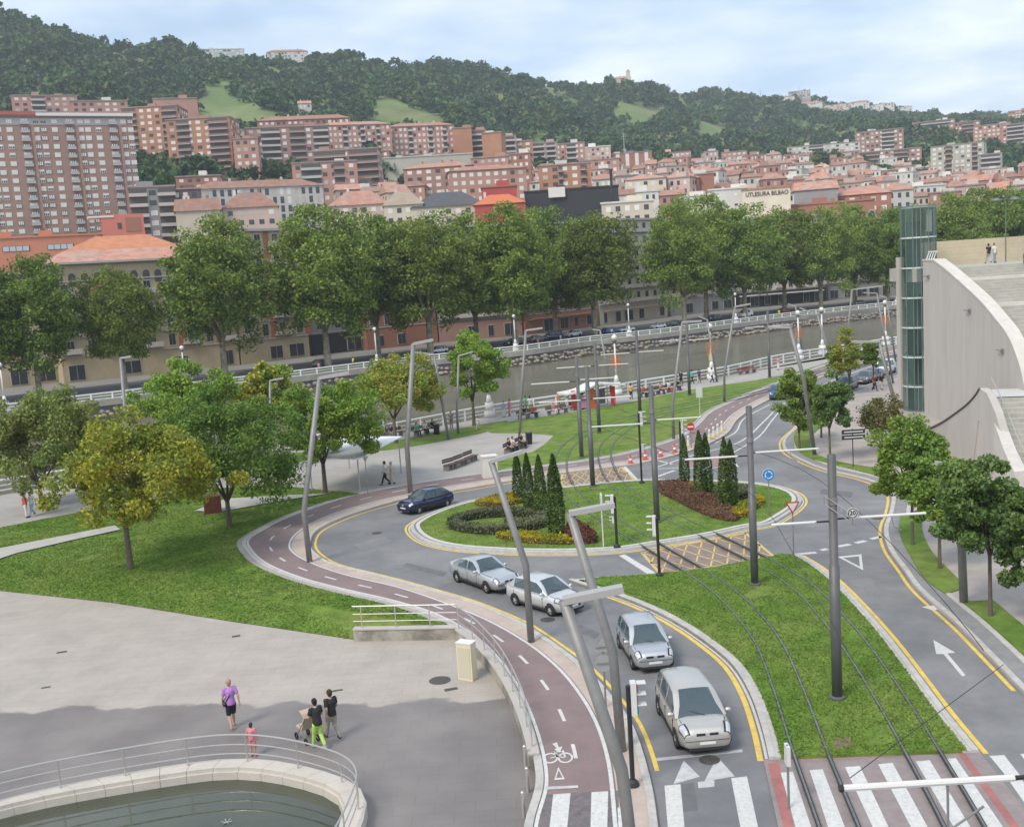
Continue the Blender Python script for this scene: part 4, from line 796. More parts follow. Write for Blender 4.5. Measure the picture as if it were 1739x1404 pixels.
fb_building('pale_town_house', 'pale town house right of the cream one', 1134, 1240, 372, 44, M_PINKR, M_GREYR, balc=True)
fb_building('white_shop_house', 'white house over a black shop front', 1244, 1400, 370, 44, M_WHT, M_BLK, balc=True, shop=M_SHUT)
fb_building('stone_town_house', 'pale stone town house behind the right plane trees', 1404, 1600, 372, 46, M_CREAM, M_GREYR, balc=2)
# salmon building with its stair tower, over the mansion
t, w, H, dp = B('salmon_building', 'long salmon rendered building with low windows above the mansion', -60, 236, 402, 300, z0=0, wall=M_ORN, win=False, roof='flat', roofm=M_ORN)
MB().bx(w * .27, w * .5, -.8, 8, 0, H + 5.4).build('stair_tower', mat('salmon_bright', (.60, .20, .15), .8), t); MB().bx(w * .40, w * .48, -.95, -.7, H + .5, H + 4.4).build('vent_louvre', M_BR[0], t); MB().bx(w * .355, w * .375, -.95, -.7, H + 1.4, H + 3.0).build('window', M_GLASS, t)
MB().bx(w * .20, w * .34, -1, 6, H + 4.6, H + 5.1).build('canopy', M_SHUT, t)
for x in (-.26, -.03): MB().bx(w * x, w * (x + .14), -.12, .1, H - 3.6, H - 2.1).build('window_frame', M_DARK, t); [MB().bx(w * (x + .003 + .034 * k), w * (x + .003 + .034 * k + .03), -.16, -.1, H - 3.5, H - 2.2).build('pane', mat('pane_pale', (.5, .52, .53), .2), t) for k in range(4)]
B('tile_roof_wing', 'orange tiled hipped roof behind the left plane trees', 105, 312, 428, 262, z0=0, wall=M_STONE, roofm=mat('orange_tile', (.50, .205, .105), .85, var=.2, vscale=.5), roof='hip', rh=4.5, deep=20, win=False)

# haze: the damp air of the valley, even through and through
def build_haze(density):
    b = MB().bx(-2600, 2600, -400, 3400, -10.0, 330); m = bpy.data.materials.new('haze_air'); m.use_nodes = True; N, L = m.node_tree.nodes, m.node_tree.links; N.clear()
    o = N.new('ShaderNodeOutputMaterial'); v = N.new('ShaderNodeVolumePrincipled'); v.inputs['Color'].default_value = (.86, .935, 1.0, 1); v.inputs['Density'].default_value = density; v.inputs['Anisotropy'].default_value = .2; L.new(v.outputs[0], o.inputs['Volume'])
    q = b.build('haze', m, kind='stuff'); q['label'] = 'pale blue haze of damp air over the valley'; return q
build_haze(.00021)
# ================================================================ TREES AND PLANTING
def crown_mesh(name, m, rx, rz, n, leaf, clumps=70, low=-.55, seed=1, shape='round', up=.35, hollow=.45, cs=.2):
    rng = np.random.default_rng(seed); d = rng.normal(size=(clumps * 3, 3)); d /= np.linalg.norm(d, axis=1)[:, None]; d = d[d[:, 2] > low][:clumps]; k = len(d)
    rr = (hollow + (1 - hollow) * rng.random(k) ** .6) * rng.uniform(.82, 1.08, k)
    lob = 1 + .12 * np.sin(d[:, 0] * 4 + seed) + .10 * np.sin(d[:, 1] * 5 + seed * 2)
    C = d * (rr * lob)[:, None] * np.array([rx, rx, rz])
    if shape == 'vase': C[:, :2] *= (.72 + .28 * (C[:, 2:3] / rz + 1))
    if shape == 'top': C[:, :2] *= np.clip(1.05 - .30 * (C[:, 2:3] / rz), .5, 1.2)
    per = rng.multinomial(n, np.ones(k) / k); P = []
    for i in range(k):
        s = cs * rx * rng.uniform(.7, 1.35); q = rng.normal(size=(per[i], 3)); q /= np.linalg.norm(q, axis=1)[:, None] + 1e-9; q *= (rng.random(per[i]) ** .45)[:, None] * s; q[:, 2] *= .75; P.append(C[i] + q)
    P = np.concatenate(P); V, Fc = leaf_cards(P, leaf, up=up, rng=rng); return np_mesh(name, V, Fc, m)
M_BARK = mat('bark', (.13, .105, .08), .9, var=.3, vscale=3, bump=.4, bscale=20); M_PBARK = mat('plane_bark', (.34, .30, .22), .9, var=.3, vscale=1.5, col2=(.2, .18, .12), c2scale=1.2)
def trunk_mesh(h, hc, rx, r, seed, m, forks=5, split=.75):
    rs = random.Random(seed); b = MB(); top = Vector((rs.uniform(-.1, .1) * h * .1, rs.uniform(-.1, .1) * h * .1, h * split))
    b.tube([(0, 0, -.3), (0, 0, .15), top * .5, top], [r * 1.5, r * 1.1, r * .9, r * .8], 9)
    for k in range(forks):
        a = 2 * PI * k / forks + rs.uniform(-.4, .4); o = Vector((math.cos(a), math.sin(a), 0)) * rx * rs.uniform(.35, .6); e = top + o + Vector((0, 0, hc * rs.uniform(.35, .75)))
        mid_ = top.lerp(e, .5) + Vector((0, 0, hc * .08)); b.tube([top - Vector((0, 0, .2)), mid_, e], [r * .6, r * .38, r * .12], 6)
        for j in range(2):
            e2 = mid_ + Vector((rs.uniform(-1, 1), rs.uniform(-1, 1), rs.uniform(.2, 1))) * rx * .35; b.tube([mid_, e2], [r * .28, r * .08], 5)
    return b.mesh('trunk', m, True)
def tree(name, label, base, cm, tm, crown_z, sc=(1, 1, 1), rz=0.0, group=None, crownsc=None, cat='tree'):
    t = thing(name, label, cat, base, rz, group); put('trunk', tm, t, sc=(sc[0], sc[0], sc[2])); put('crown', cm, t, (0, 0, crown_z * sc[2]), rz=rz * 1.7, sc=sc); return t
# plane trees of the far bank
LP = [leafmat('plane_leaf_a', (0.181, 0.270, 0.050), (0.252, 0.315, 0.061), .34), leafmat('plane_leaf_b', (0.154, 0.252, 0.048), (0.225, 0.298, 0.058), .34), leafmat('plane_leaf_c', (0.172, 0.228, 0.043), (0.202, 0.249, 0.052), .34)]
PC = [crown_mesh('crown', LP[k % 3], 9.5, 12.1, 34000, .54, clumps=200, low=-.85, seed=20 + k, cs=.23, up=.5) for k in range(4)]
PT = [trunk_mesh(8, 14, 8, .62, 60 + k, M_PBARK, 5, .8) for k in range(3)]
planes = [(-75, 17, 405, 1), (48, 16, 432, .9), (196, 15, 442, .82), (368, 15, 366, .92), (545, 13, 352, 1.0), (632, 20, 358, .9), (722, 13, 352, 1.), (802, 21, 360, .9), (868, 13, 350, 1.), (938, 20, 352, .95), (1004, 13, 350, .93), (1158, 13, 340, .88), (1196, 22, 335, .95), (1262, 14, 348, .95), (1330, 21, 342, .95), (1392, 14, 352, .95), (1450, 21, 352, .95), (1506, 13, 352, .95), (1556, 22, 340, .95), (1612, 14, 330, 1.), (1668, 22, 322, 1.), (1722, 14, 318, 1.), (1790, 18, 312, 1.0), (1880, 16, 306, 1.0)]
for i, (px, off, yt, w) in enumerate(planes):
    p = far_off(px, off); H = D(px, yt, p.y).z; cm = PC[i % 4]; s = H / 28.5
    tree('plane_tree', 'tall plane tree on the far bank, %s from the left' % ORD[i], p, cm, PT[i % 3], 16.0, (w * s * (1.06 if i > 3 else 1.1), w * s * 1.08, s), i * 1.3, 'plane trees along the far bank')
# park trees in front of the river
LM = {'gold': leafmat('maple_gold', (.42, .40, .045), (.22, .29, .05), .36), 'green': leafmat('maple_green', (0.175, 0.297, 0.047), (0.249, 0.340, 0.054), .34), 'dark': leafmat('maple_dark', (0.133, 0.232, 0.046), (0.182, 0.278, 0.050), .34), 'olive': leafmat('maple_olive', (.25, .275, .075), (.19, .25, .07), .34), 'lime': leafmat('maple_lime', (0.375, 0.365, 0.061), (0.235, 0.331, 0.061), .34)}
def park(label, bx, by, cx0, cx1, cyt, cyb, col, n=17000, leaf=.26, seed=1, shape='round', name='maple_tree', bark=M_BARK, dz=0, hollow=.42, clumps=95, r=.17, cs=.2):
    n = int(n * 1.7); leaf *= .76; base = G(bx, by, .13); rx = (cx1 - cx0) / 2 / FPX * base.y; zt = D((cx0 + cx1) / 2, cyt, base.y).z; zb = max(.9, D((cx0 + cx1) / 2, cyb, base.y - rx * .35).z); rz_ = (zt - zb) / 2; cz = (zt + zb) / 2
    cx = D((cx0 + cx1) / 2, cyt, base.y).x - base.x
    rx *= .97
    t = thing(name, label, 'tree', base); put('crown', crown_mesh('crown', LM[col], rx, rz_ * .98, n, leaf, clumps, -.8, seed, shape, hollow=hollow, cs=cs), t, (cx, 0, cz - .13)); put('trunk', trunk_mesh(max(zb * 1.15, 1.4), rz_ * 1.5, rx, r, seed, bark, 5, 1.0), t); return t
park('golden maple standing on the lawn in front of the other park trees', 222, 965, 72, 358, 712, 905, 'gold', 19000, .25, 3, 'top')
park('dark green maple right behind the golden maple', 390, 893, 262, 505, 650, 866, 'dark', 18000, .25, 5)
park('green tree rising above and behind the golden maple', 330, 812, 222, 405, 592, 790, 'green', 15000, .3, 7)
park('olive brown tree behind the golden maple at the left', 72, 862, -45, 185, 655, 840, 'olive', 15000, .3, 9, hollow=.3)
park('rounded green maple beside the white canopy', 553, 838, 472, 648, 640, 800, 'green', 17000, .25, 11)
park('yellow-green maple by the promenade benches', 672, 752, 600, 752, 596, 720, 'lime', 14000, .27, 13)
park('green tree by the river railing right of the yellow-green maple', 805, 722, 745, 858, 560, 690, 'green', 13000, .28, 15)
park('small yellow-green tree behind the dark maple near the river', 440, 790, 395, 500, 612, 730, 'lime', 9000, .3, 17)
# street trees on the right
LM['smaple'] = leafmat('street_maple', (0.170, 0.278, 0.057), (0.254, 0.350, 0.062), .36); LM['sdark'] = leafmat('street_dark', (0.118, 0.196, 0.063), (0.168, 0.248, 0.067), .36); LM['sred'] = leafmat('street_brownish', (0.212, 0.190, 0.074), (0.127, 0.170, 0.055), .36)
def street(label, bx, by, x0, x1, yt, yb, col, n=9500, seed=1, leaf=.21): return park(label, bx, by, x0, x1, yt, yb, col, n, leaf, seed, name='street_tree', hollow=.3, clumps=60, r=.085, cs=.26)
street('green street tree nearest the upper bend of the road', 1358, 762, 1318, 1400, 604, 748, 'smaple', 9000, 31)
street('dark round street tree right of the upper road bend', 1410, 784, 1372, 1448, 638, 738, 'sdark', 9000, 32)
street('sparse brownish street tree beside the concrete wall', 1498, 770, 1452, 1545, 672, 752, 'sred', 4200, 33)
street('tall street tree below the glass lift tower', 1550, 925, 1474, 1612, 708, 862, 'smaple', 11000, 34, .22)
street('green street tree left of the dark right-hand pair', 1596, 965, 1535, 1655, 770, 910, 'smaple', 10000, 35, .22)
street('large dark street tree in front of the small stair', 1682, 1046, 1592, 1742, 768, 968, 'sdark', 13000, 36, .22)
street('dark street tree cut by the right edge of the picture', 1765, 1062, 1690, 1830, 775, 1040, 'sdark', 13000, 37, .22)
street('slim yellow-green tree by the parked dark cars', 1443, 668, 1398, 1462, 560, 650, 'lime', 5500, 38, .24)
street('slim green tree between the parked cars and the wall', 1484, 660, 1458, 1498, 575, 630, 'smaple', 4500, 39, .22)
street('small tree half hidden behind the dark round street tree', 1395, 742, 1376, 1412, 690, 745, 'smaple', 3000, 40)

# cypresses on the roundabout
M_CYP = leafmat('cypress_leaf', (0.072, 0.133, 0.032), (0.107, 0.162, 0.036), .34, .1, .12)
def cyp_mesh(h, r, seed):
    rng = np.random.default_rng(seed); n = 4200; z = rng.random(n) ** .85; a = rng.random(n) * 2 * PI; prof = np.interp(z, [0, .06, .3, .75, .93, 1], [.75, .95, 1, .62, .25, .02]); rad = r * prof * (.72 + .28 * rng.random(n)) * (1 + .08 * np.sin(a * 5 + z * 9 + seed))
    P = np.stack([np.cos(a) * rad, np.sin(a) * rad, z * h * .985], 1); V, Fc = leaf_cards(P, .16, up=1.6, rng=rng, asp=.5); return np_mesh('foliage', V, Fc, M_CYP)
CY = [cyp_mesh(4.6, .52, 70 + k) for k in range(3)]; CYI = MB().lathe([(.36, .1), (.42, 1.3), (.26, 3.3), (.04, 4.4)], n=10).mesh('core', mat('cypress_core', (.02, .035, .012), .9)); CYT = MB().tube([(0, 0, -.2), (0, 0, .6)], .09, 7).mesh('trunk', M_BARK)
for i, (x, y, yt, lab) in enumerate(((881, 851, 764, 'cypress cone farthest left on the roundabout'), (899, 866, 767, 'cypress cone second from left on the roundabout'), (920, 877, 770, 'cypress cone third from left on the roundabout'), (946, 908, 768, 'nearest and largest cypress cone, right end of the left group'), (1163, 822, 735, 'lone cypress cone at the left of the right flower bed'), (1190, 838, 729, 'left cypress of the middle pair in the right bed'), (1201, 836, 733, 'right cypress of the middle pair in the right bed'), (1233, 860, 740, 'left cypress of the right pair in the right bed'), (1243, 857, 745, 'right cypress of the right pair in the right bed'))):
    p = G(x, y, .15); h = D(x, yt, p.y).z - .15; t = thing('cypress_tree', lab, 'cypress', p, i * 1.1, 'cypress cones on the roundabout'); s = h / 4.6
    w = s * (1.0 if i < 4 else .95)
    put('foliage', CY[i % 3], t, sc=(w, w, s)); put('trunk', CYT, t)
# low beds: clipped hedges and flowers
def hedge(name, label, px, z0, h, m, n, leaf, core, cat='hedge', closed=True, width=None):
    if width: path = smooth(GL(px, .15), 5); poly = offset(path, width) + offset(path, -width)[::-1]
    else: poly = smooth(GL(px, .15), 4, True)
    c = sum(poly, Vector()) / len(poly); t = thing(name, label, cat, c); loc = [p - c for p in poly]
    b = MB(); ng = len(loc); ins = [p * .97 for p in loc] if not width else loc
    b.add([(p.x, p.y, -.05) for p in ins] + [(p.x, p.y, h * .8) for p in ins], [tuple(range(ng, 2 * ng))] + [(i, (i + 1) % ng, ng + (i + 1) % ng, ng + i) for i in range(ng)])
    me = b.mesh('hedge_body', core); bm = bmesh.new(); bm.from_mesh(me); bmesh.ops.triangulate(bm, faces=bm.faces, ngon_method='EAR_CLIP'); bmesh.ops.recalc_face_normals(bm, faces=bm.faces); tri = [[v.co.copy() for v in f.verts] for f in bm.faces if f.normal.z > -.5 and f.calc_area() > 1e-5]; bm.to_mesh(me); bm.free(); put('hedge_body', me, t)
    rng = np.random.default_rng(int(abs(c.x * 13 + c.y))); ar = np.array([((q[1] - q[0]).cross(q[2] - q[0])).length for q in tri]); idx = rng.choice(len(tri), n, p=ar / ar.sum()); T = np.array([[tuple(v) for v in q] for q in tri]); u = rng.random((n, 2)); fl = u.sum(1) > 1; u[fl] = 1 - u[fl]
    P = T[idx, 0] + (T[idx, 1] - T[idx, 0]) * u[:, :1] + (T[idx, 2] - T[idx, 0]) * u[:, 1:] + rng.normal(size=(n, 3)) * .04; P[:, 2] += rng.random(n) * h * .18
    V, Fc = leaf_cards(P, leaf, up=.9, rng=rng); put('leaves', np_mesh('leaves', V, Fc, m), t); return t
LG = leafmat('hedge_greygreen', (0.193, 0.202, 0.102), (0.138, 0.169, 0.084), .3); LY = leafmat('flower_yellow', (.50, .38, .015), (.22, .24, .02), .3, .05); LB = leafmat('mulch_brown', (.20, .115, .07), (.16, .09, .055), .3, .05); LR = leafmat('bush_red', (.20, .07, .05), (.12, .08, .04), .3); LPk = leafmat('heather_pink', (.26, .12, .12), (.15, .09, .06), .3)
CORE = mat('hedge_core', (.03, .035, .018), .95); SOIL = mat('bed_soil', (.10, .06, .04), .95, var=.3, vscale=4)
hedge('clipped_hedge', 'grey-green clipped hedge curving round the left flower bed', [(768, 893), (790, 883), (850, 876), (915, 880), (940, 890)], 0, .5, LG, 4200, .12, CORE, width=.32)
hedge('clipped_hedge', 'front grey-green clipped hedge of the left flower bed', [(770, 896), (800, 903), (850, 905), (900, 899), (930, 888)], 0, .5, LG, 4200, .12, CORE, width=.34)
hedge('clipped_hedge', 'inner grey-green hedge band among the left cypresses', [(862, 890), (890, 893), (918, 886), (928, 878)], 0, .45, LG, 2600, .12, CORE, width=.3)
hedge('flower_bed', 'heather coloured ground cover at the back of the left bed', [(768, 884), (790, 872), (840, 864), (900, 866), (915, 874), (850, 875), (800, 881)], 0, .18, LPk, 2600, .13, SOIL, 'flower bed')
hedge('flower_bed', 'yellow flower border at the front of the left bed', [(842, 912), (880, 908), (930, 914), (972, 916), (975, 924), (930, 924), (880, 920)], 0, .3, LY, 3400, .12, SOIL, 'flower bed')
hedge('flower_bed', 'yellow flower border at the back of the left bed', [(806, 858), (840, 846), (885, 841), (890, 852), (860, 859), (830, 860)], 0, .3, LY, 2600, .12, SOIL, 'flower bed')
hedge('red_bush', 'reddish brown low bush beside the nearest cypress', [(962, 908), (975, 896), (1000, 908), (1012, 922), (985, 924), (965, 918)], 0, .55, LR, 2600, .13, SOIL, 'bush')
hedge('flower_bed', 'large brown crescent bed on the right of the roundabout', [(1116, 822), (1150, 819), (1175, 826), (1195, 841), (1230, 852), (1245, 868), (1252, 886), (1225, 884), (1190, 872), (1150, 852), (1120, 836)], 0, .28, LB, 9000, .13, mat('brown_mulch', (.13, .07, .045), .95, var=.3, vscale=3), 'flower bed')
hedge('flower_bed', 'yellow flower border curling round the right bed', [(1244, 880), (1250, 866), (1268, 857), (1290, 848), (1297, 853), (1282, 866), (1262, 880)], 0, .32, LY, 3200, .12, SOIL, 'flower bed')
hedge('clipped_hedge', 'grey-green shrubs behind the right flower bed', [(1206, 832), (1225, 836), (1262, 832), (1278, 838), (1266, 848), (1248, 848), (1222, 844)], 0, .42, LG, 3000, .13, CORE)
hedge('flower_bed', 'small yellow patch between the right bed cypresses', [(1170, 824), (1184, 826), (1182, 832), (1172, 829)], 0, .3, LY, 500, .12, SOIL, 'flower bed')
# grass blades over the nearer lawns, so they do not read as paint
def blades(poly, z, n, seed, h=.035):
    rng = np.random.default_rng(seed); bm = bmesh.new(); vsx = [bm.verts.new((p[0], p[1], 0)) for p in poly]; bm.faces.new(vsx); bm.normal_update(); bmesh.ops.triangulate(bm, faces=bm.faces, ngon_method='EAR_CLIP')
    T = np.array([[tuple(v.co) for v in f.verts] for f in bm.faces if f.calc_area() > 1e-4]); bm.free()
    # nearer ground gets more blades
    ar = np.linalg.norm(np.cross(T[:, 1] - T[:, 0], T[:, 2] - T[:, 0]), axis=1); w = ar / T[:, :, 1].mean(1).clip(20) ** 1.5; idx = rng.choice(len(T), n, p=w / w.sum()); u = rng.random((n, 2)); fl = u.sum(1) > 1; u[fl] = 1 - u[fl]
    P = T[idx, 0] + (T[idx, 1] - T[idx, 0]) * u[:, :1] + (T[idx, 2] - T[idx, 0]) * u[:, 1:]; P[:, 2] = z; pn_ = np.sin(P[:, 0] * .9 + 2 * np.sin(P[:, 1] * .37)) + np.sin(P[:, 1] * 1.3 + 1.7 * np.sin(P[:, 0] * .53)) + .8 * np.sin(P[:, 0] * 2.7 - P[:, 1] * 2.1); P = P[~((pn_ > 1.9) & (rng.random(n) < .75))]; n = len(P)
    a = rng.random(n) * PI; d = np.stack([np.cos(a), np.sin(a), np.zeros(n)], 1) * (.035 + .03 * rng.random(n))[:, None]; tip = P + rng.normal(size=(n, 3)) * np.array([.04, .04, 0]); tip[:, 2] += h * (.5 + rng.random(n))
    V = np.stack([P - d, P + d, tip], 1).reshape(-1, 3); return V, np.arange(3 * n).reshape(n, 3)
LGR = leafmat('grass_blade', (.122, .225, .030), (.18, .265, .05), .32, 0, .2)
Vs, Fs, k0_ = [], [], 0
for poly, n, sd_ in ((mi_, 60000, 1), (L1, 70000, 2), (ig, 30000, 3)):
    V, Fc = blades(poly, .14, n, sd_); Vs.append(V); Fs.append(Fc + k0_); k0_ += len(V)
rngb = np.random.default_rng(9); n = 26000; fx_ = np.array([p.x for p in F]); fy_ = np.array([p.y for p in F]); X = rngb.uniform(fx_.min(), fx_.max() - .3, n); T_ = rngb.random(n); Pb = np.stack([X - .4 * T_, np.interp(X, fx_, fy_) + 3.2 * T_, -.335 + .475 * T_], 1); ab = rngb.random(n) * PI; db = np.stack([np.cos(ab), np.sin(ab), np.zeros(n)], 1) * (.035 + .03 * rngb.random(n))[:, None]; tb = Pb + rngb.normal(size=(n, 3)) * np.array([.04, .04, 0]); tb[:, 2] += .035 * (.5 + rngb.random(n)); Vs.append(np.stack([Pb - db, Pb + db, tb], 1).reshape(-1, 3)); Fs.append(np.arange(3 * n).reshape(n, 3) + k0_); k0_ += 3 * n
put('grass', np_mesh('grass', np.concatenate(Vs), np.concatenate(Fs), LGR), kind='stuff')['label'] = 'short mown grass on the lawns and the tram median'
# ================================================================ RIVERSIDE RAILINGS, LAMPS, STREET FURNITURE
M_RAILW = mat('white_railing', (.74, .73, .71), .5, var=.08, vscale=2); M_GALV = mat('grey_steel', (.23, .225, .22), .5, metal=.25, var=.15, vscale=2); M_POLE = mat('tram_pole_grey', (.115, .115, .115), .5, metal=.2, var=.15, vscale=1.5); M_ARMW = mat('white_arm', (.68, .67, .64), .45)
M_BLACK = mat('black_paint', (.02, .02, .02), .45); M_LENS = mat('lamp_glass', (.75, .73, .68), .3); M_STL = mat('brushed_rail', (.50, .48, .45), .35, metal=.5)
def railing(name, label, path, z, h=1.1, step=2.6, rails=3, m=M_RAILW, pw=.09, rw=.045, cat='railing', top=None, part='post'):
    c = path[0].copy(); c.z = z; t = thing(name, label, cat, c); loc = [Vector((p.x - c.x, p.y - c.y, 0)) for p in path]
    pm = MB().bx(-pw, pw, -pw, pw, 0, h).mesh('post', m)
    for p in resample(loc, step): put(part, pm, t, p)
    for k in range(rails):
        zz = h * (1 - k / rails) - (.03 if k else 0); MB().tube([p + Vector((0, 0, zz)) for p in loc], (top or rw * 1.4) if k == 0 else rw, 6).build('rail', m, t)
    return t
nbp = resample(smooth([p for p in NB], 3), 3.0); railing('railing', 'white river railing along the near promenade', nbp, .1, 1.15, 3.0, 3, pw=.1, rw=.07, top=.1)
fbp = resample(smooth([p for p in FB], 3), 3.0); railing('railing', 'white river railing along the far bank', fbp, 0, 1.15, 3.0, 3, pw=.11, rw=.075, top=.11)
# stone facing below the far railing
rs = random.Random(3); st = []
for i, p in enumerate(resample(fbp, 1.0)):
    for r in range(2):
        q = p + Vector((.5 + r * .55 + rs.uniform(-.2, .2), -.8 - r * .75 + rs.uniform(-.3, .3), -1.35 - r * .6 + rs.uniform(-.25, .25))); st.append((q, rs.uniform(.28, .5)))
b = MB()
for q, r in st:
    b.ball(q, r, 6, rs.randint(0, 2), (rs.uniform(.8, 1.3), rs.uniform(.8, 1.2), rs.uniform(.6, .9)))
b.build('embankment_stones', [mat('stone_pink', (.29, .24, .205), .9, var=.3, vscale=.8), mat('stone_tan', (.32, .275, .21), .9, var=.3, vscale=.8), mat('stone_grey', (.25, .22, .19), .9, var=.3, vscale=.8)], kind='stuff')['label'] = 'rough stone facing along the foot of the far quay'
MB().ribbon(offset(fbo, -.6), 0, .8, .25, drop=.9).build('quay_coping', mat('quay_stone', (.36, .33, .29), .85, var=.2, vscale=.5), kind='structure')
# white river lamps
LAMPW = None
def river_lamp_proto():
    parts = [('base', MB().bx(-.55, .55, -.55, .55, 0, .7).bx(-.42, .42, -.42, .42, .7, 1.5).lathe([(.32, 1.5), (.16, 2.3)], n=10), M_RAILW), ('pole', MB().tube([(0, 0, 2.2), (0, 0, 6.0)], [.13, .09], 10), M_RAILW), ('lantern', MB().lathe([(.1, 6.0), (.24, 6.1), (.26, 6.3), (.1, 6.36)], n=12), M_POLE), ('globe', MB().ball((0, 0, 6.62), .32, 12, 0, (1, 1, 1.05)), M_LENS)]
    return [(n, b.mesh(n, m, True)) for n, b, m in parts]
RL = river_lamp_proto(); M_ORB = mat('orange_banner', (.62, .2, .06), .8, var=.15, vscale=2); BAN = MB().bx(-.62, -.12, -.02, .02, 3.2, 4.6).bx(.12, .62, -.02, .02, 3.2, 4.6).mesh('banner', M_ORB); BANY = MB().bx(-.3, .3, -.16, -.12, 2.4, 3.6).mesh('notice', mat('cream_board', (.6, .52, .3), .7))
def river_lamp(px, py, label, z, group, ban=False, s=1.0, note=False):
    p = G(px, py, z); t = thing('river_lamp', label, 'lamp', p, 0, group); t.scale = (s, s, s)
    for n, me in RL: put(n, me, t)
    if ban: put('banner', BAN, t, rz=.6)
    if note: put('notice', BANY, t)
for i, (x, y, ban) in enumerate(((228, 808, 0), (832, 708, 0), (1048, 671, 1), (1209, 645, 1), (1357, 612, 1), (1397, 604, 0), (1504, 588, 1))): river_lamp(x, y, 'white lamp on the near river railing, %s from left%s' % (ORD[i], ', with orange banners' if ban else ''), .1, 'white lamps on the near quay', ban, note=(i == 3))
for i, (x, y) in enumerate(((10, 700), (316, 664), (641, 624), (876, 597), (1069, 573), (1250, 550), (1523, 519))): river_lamp(x, y, 'white lamp on the far river railing, %s from left' % ORD[i], 0, 'white lamps on the far quay')
# tall thin lamps on the far bank
for i, (x, y, yt) in enumerate(((731, 590, 470), (290, 0, 0))[:1]):
    p = G(x, 600, 0); H = D(x, yt, p.y).z; t = thing('tall_street_lamp', 'tall thin dark street lamp before the plane trees', 'lamp', p); MB().tube([(0, 0, 0), (0, 0, H)], [.14, .07], 8).build('pole', M_POLE, t); MB().ball((0, 0, H), .4, 10, sc=(1, 1, .7)).build('lamp_head', M_LENS, t)

# leaning grey L-shaped lamps
def lean_lamp(label, pts, arm, r=.15, z=.13):
    r *= .87
    base = G(*pts[0], z); dd = base.y; P = [Vector((0, 0, 0))] + [D(x, y, dd) - base for x, y in pts[1:]]; t = thing('leaning_lamp', label, 'street lamp', base, 0, 'leaning grey street lamps')
    P[0].z -= .15; MB().tube(P, [r * 1.05] + [r] * (len(P) - 2) + [r * .9], 10).build('post', M_GALV, t, True)
    e = D(*arm, dd) - base; a = P[-1]; d = (e - a).normalized(); nn = Vector((-d.z, 0, d.x)) * r * .75
    # the luminaire: a slim box with a pale underside
    M = Matrix((d, Vector((0, 1, 0)), d.cross(Vector((0, 1, 0))))).transposed(); L = (e - a).length
    MB().box(a + d * L * .5, (L * 1.04, r * 1.9, r * 1.0), rot=M).build('lamp_arm', mat('lamp_arm_grey', (.42, .41, .39), .45, metal=.2), t); MB().box(a + d * L * .6 - M.col[2] * r * .56 if M.col[2].z > 0 else a + d * L * .6 + M.col[2] * r * .56, (L * .7, r * 1.4, .02), rot=M).build('diffuser', M_LENS, t)
for q in (("leaning lamp at the bend of the cycle path by the left lawn", [(526, 953), (516, 868), (543, 642)], (592, 633), .17), ('leaning lamp rooted behind the dark blue car', [(697, 836), (691, 757), (702, 584)], (735, 577), .2), ('leaning lamp left of centre with its arm crossing the next post', [(762, 746), (737, 602)], (703, 598), .15), ('leaning lamp beside the green riverside tree', [(778, 736), (776, 700), (779, 604)], (803, 597), .13), ('leaning lamp at the corner of the benches plaza', [(882, 742), (886, 660), (893, 561)], (921, 557), .15), ('leaning lamp behind the kiosk with arm to the left', [(1040, 672), (1019, 561)], (1006, 559), .15), ('leaning lamp on the tram lawn left of the sign plate', [(1144, 745), (1142, 688), (1159, 547)], (1191, 545), .15), ('leaning lamp on the promenade behind the yellow notice', [(1218, 648), (1201, 543)], (1187, 537), .15), ('leaning lamp on the lawn edge near the blue car', [(1230, 682), (1230, 637), (1248, 521)], (1274, 516), .15), ('leaning lamp on the near quay behind the street trees', [(1364, 607), (1351, 521)], (1339, 516), .15), ('leaning lamp over the upper road with a long left arm', [(1384, 772), (1364, 640), (1341, 556)], (1305, 555), .17), ('leaning lamp above the parked dark cars', [(1427, 660), (1408, 600), (1388, 535)], (1359, 523), .15), ('leaning lamp far up the road with arm to the right', [(1438, 612), (1440, 560), (1447, 492)], (1496, 486), .15), ('thin leaning lamp left of the lift tower', [(1517, 650), (1489, 498)], (1467, 497), .13), ('leaning lamp in front of the lift tower foot', [(1529, 716), (1508, 640), (1493, 580)], (1447, 580), .18), ('thinnest leaning lamp close to the lift tower', [(1521, 612), (1505, 505)], (1494, 502), .12), ('large leaning lamp beside the silver cars', [(902, 1088), (893, 960), (834, 783)], (886, 767), .16), ('large leaning lamp rooted near the grey traffic signal', [(1056, 1272), (1041, 1110), (968, 871)], (1042, 857), .17), ('biggest leaning lamp in the foreground, foot below the picture', [(1082, 1530), (1066, 1385), (1056, 1308), (958, 1019)], (1056, 999), .175), ('leaning lamp whose post hides behind the golden maple', [(230, 850), (218, 770), (205, 608)], (222, 605), .15), ('leaning lamp half hidden behind the dark maple, arm to the left', [(452, 790), (435, 643)], (417, 642), .13), ('leaning lamp half hidden behind the dark maple, arm to the right', [(456, 800), (459, 646)], (481, 642), .13), ('grey post rising into the dark street trees', [(1637, 1022), (1632, 900), (1612, 790)], (1590, 786), .19)): lean_lamp(q[0], q[1], q[2], q[3])

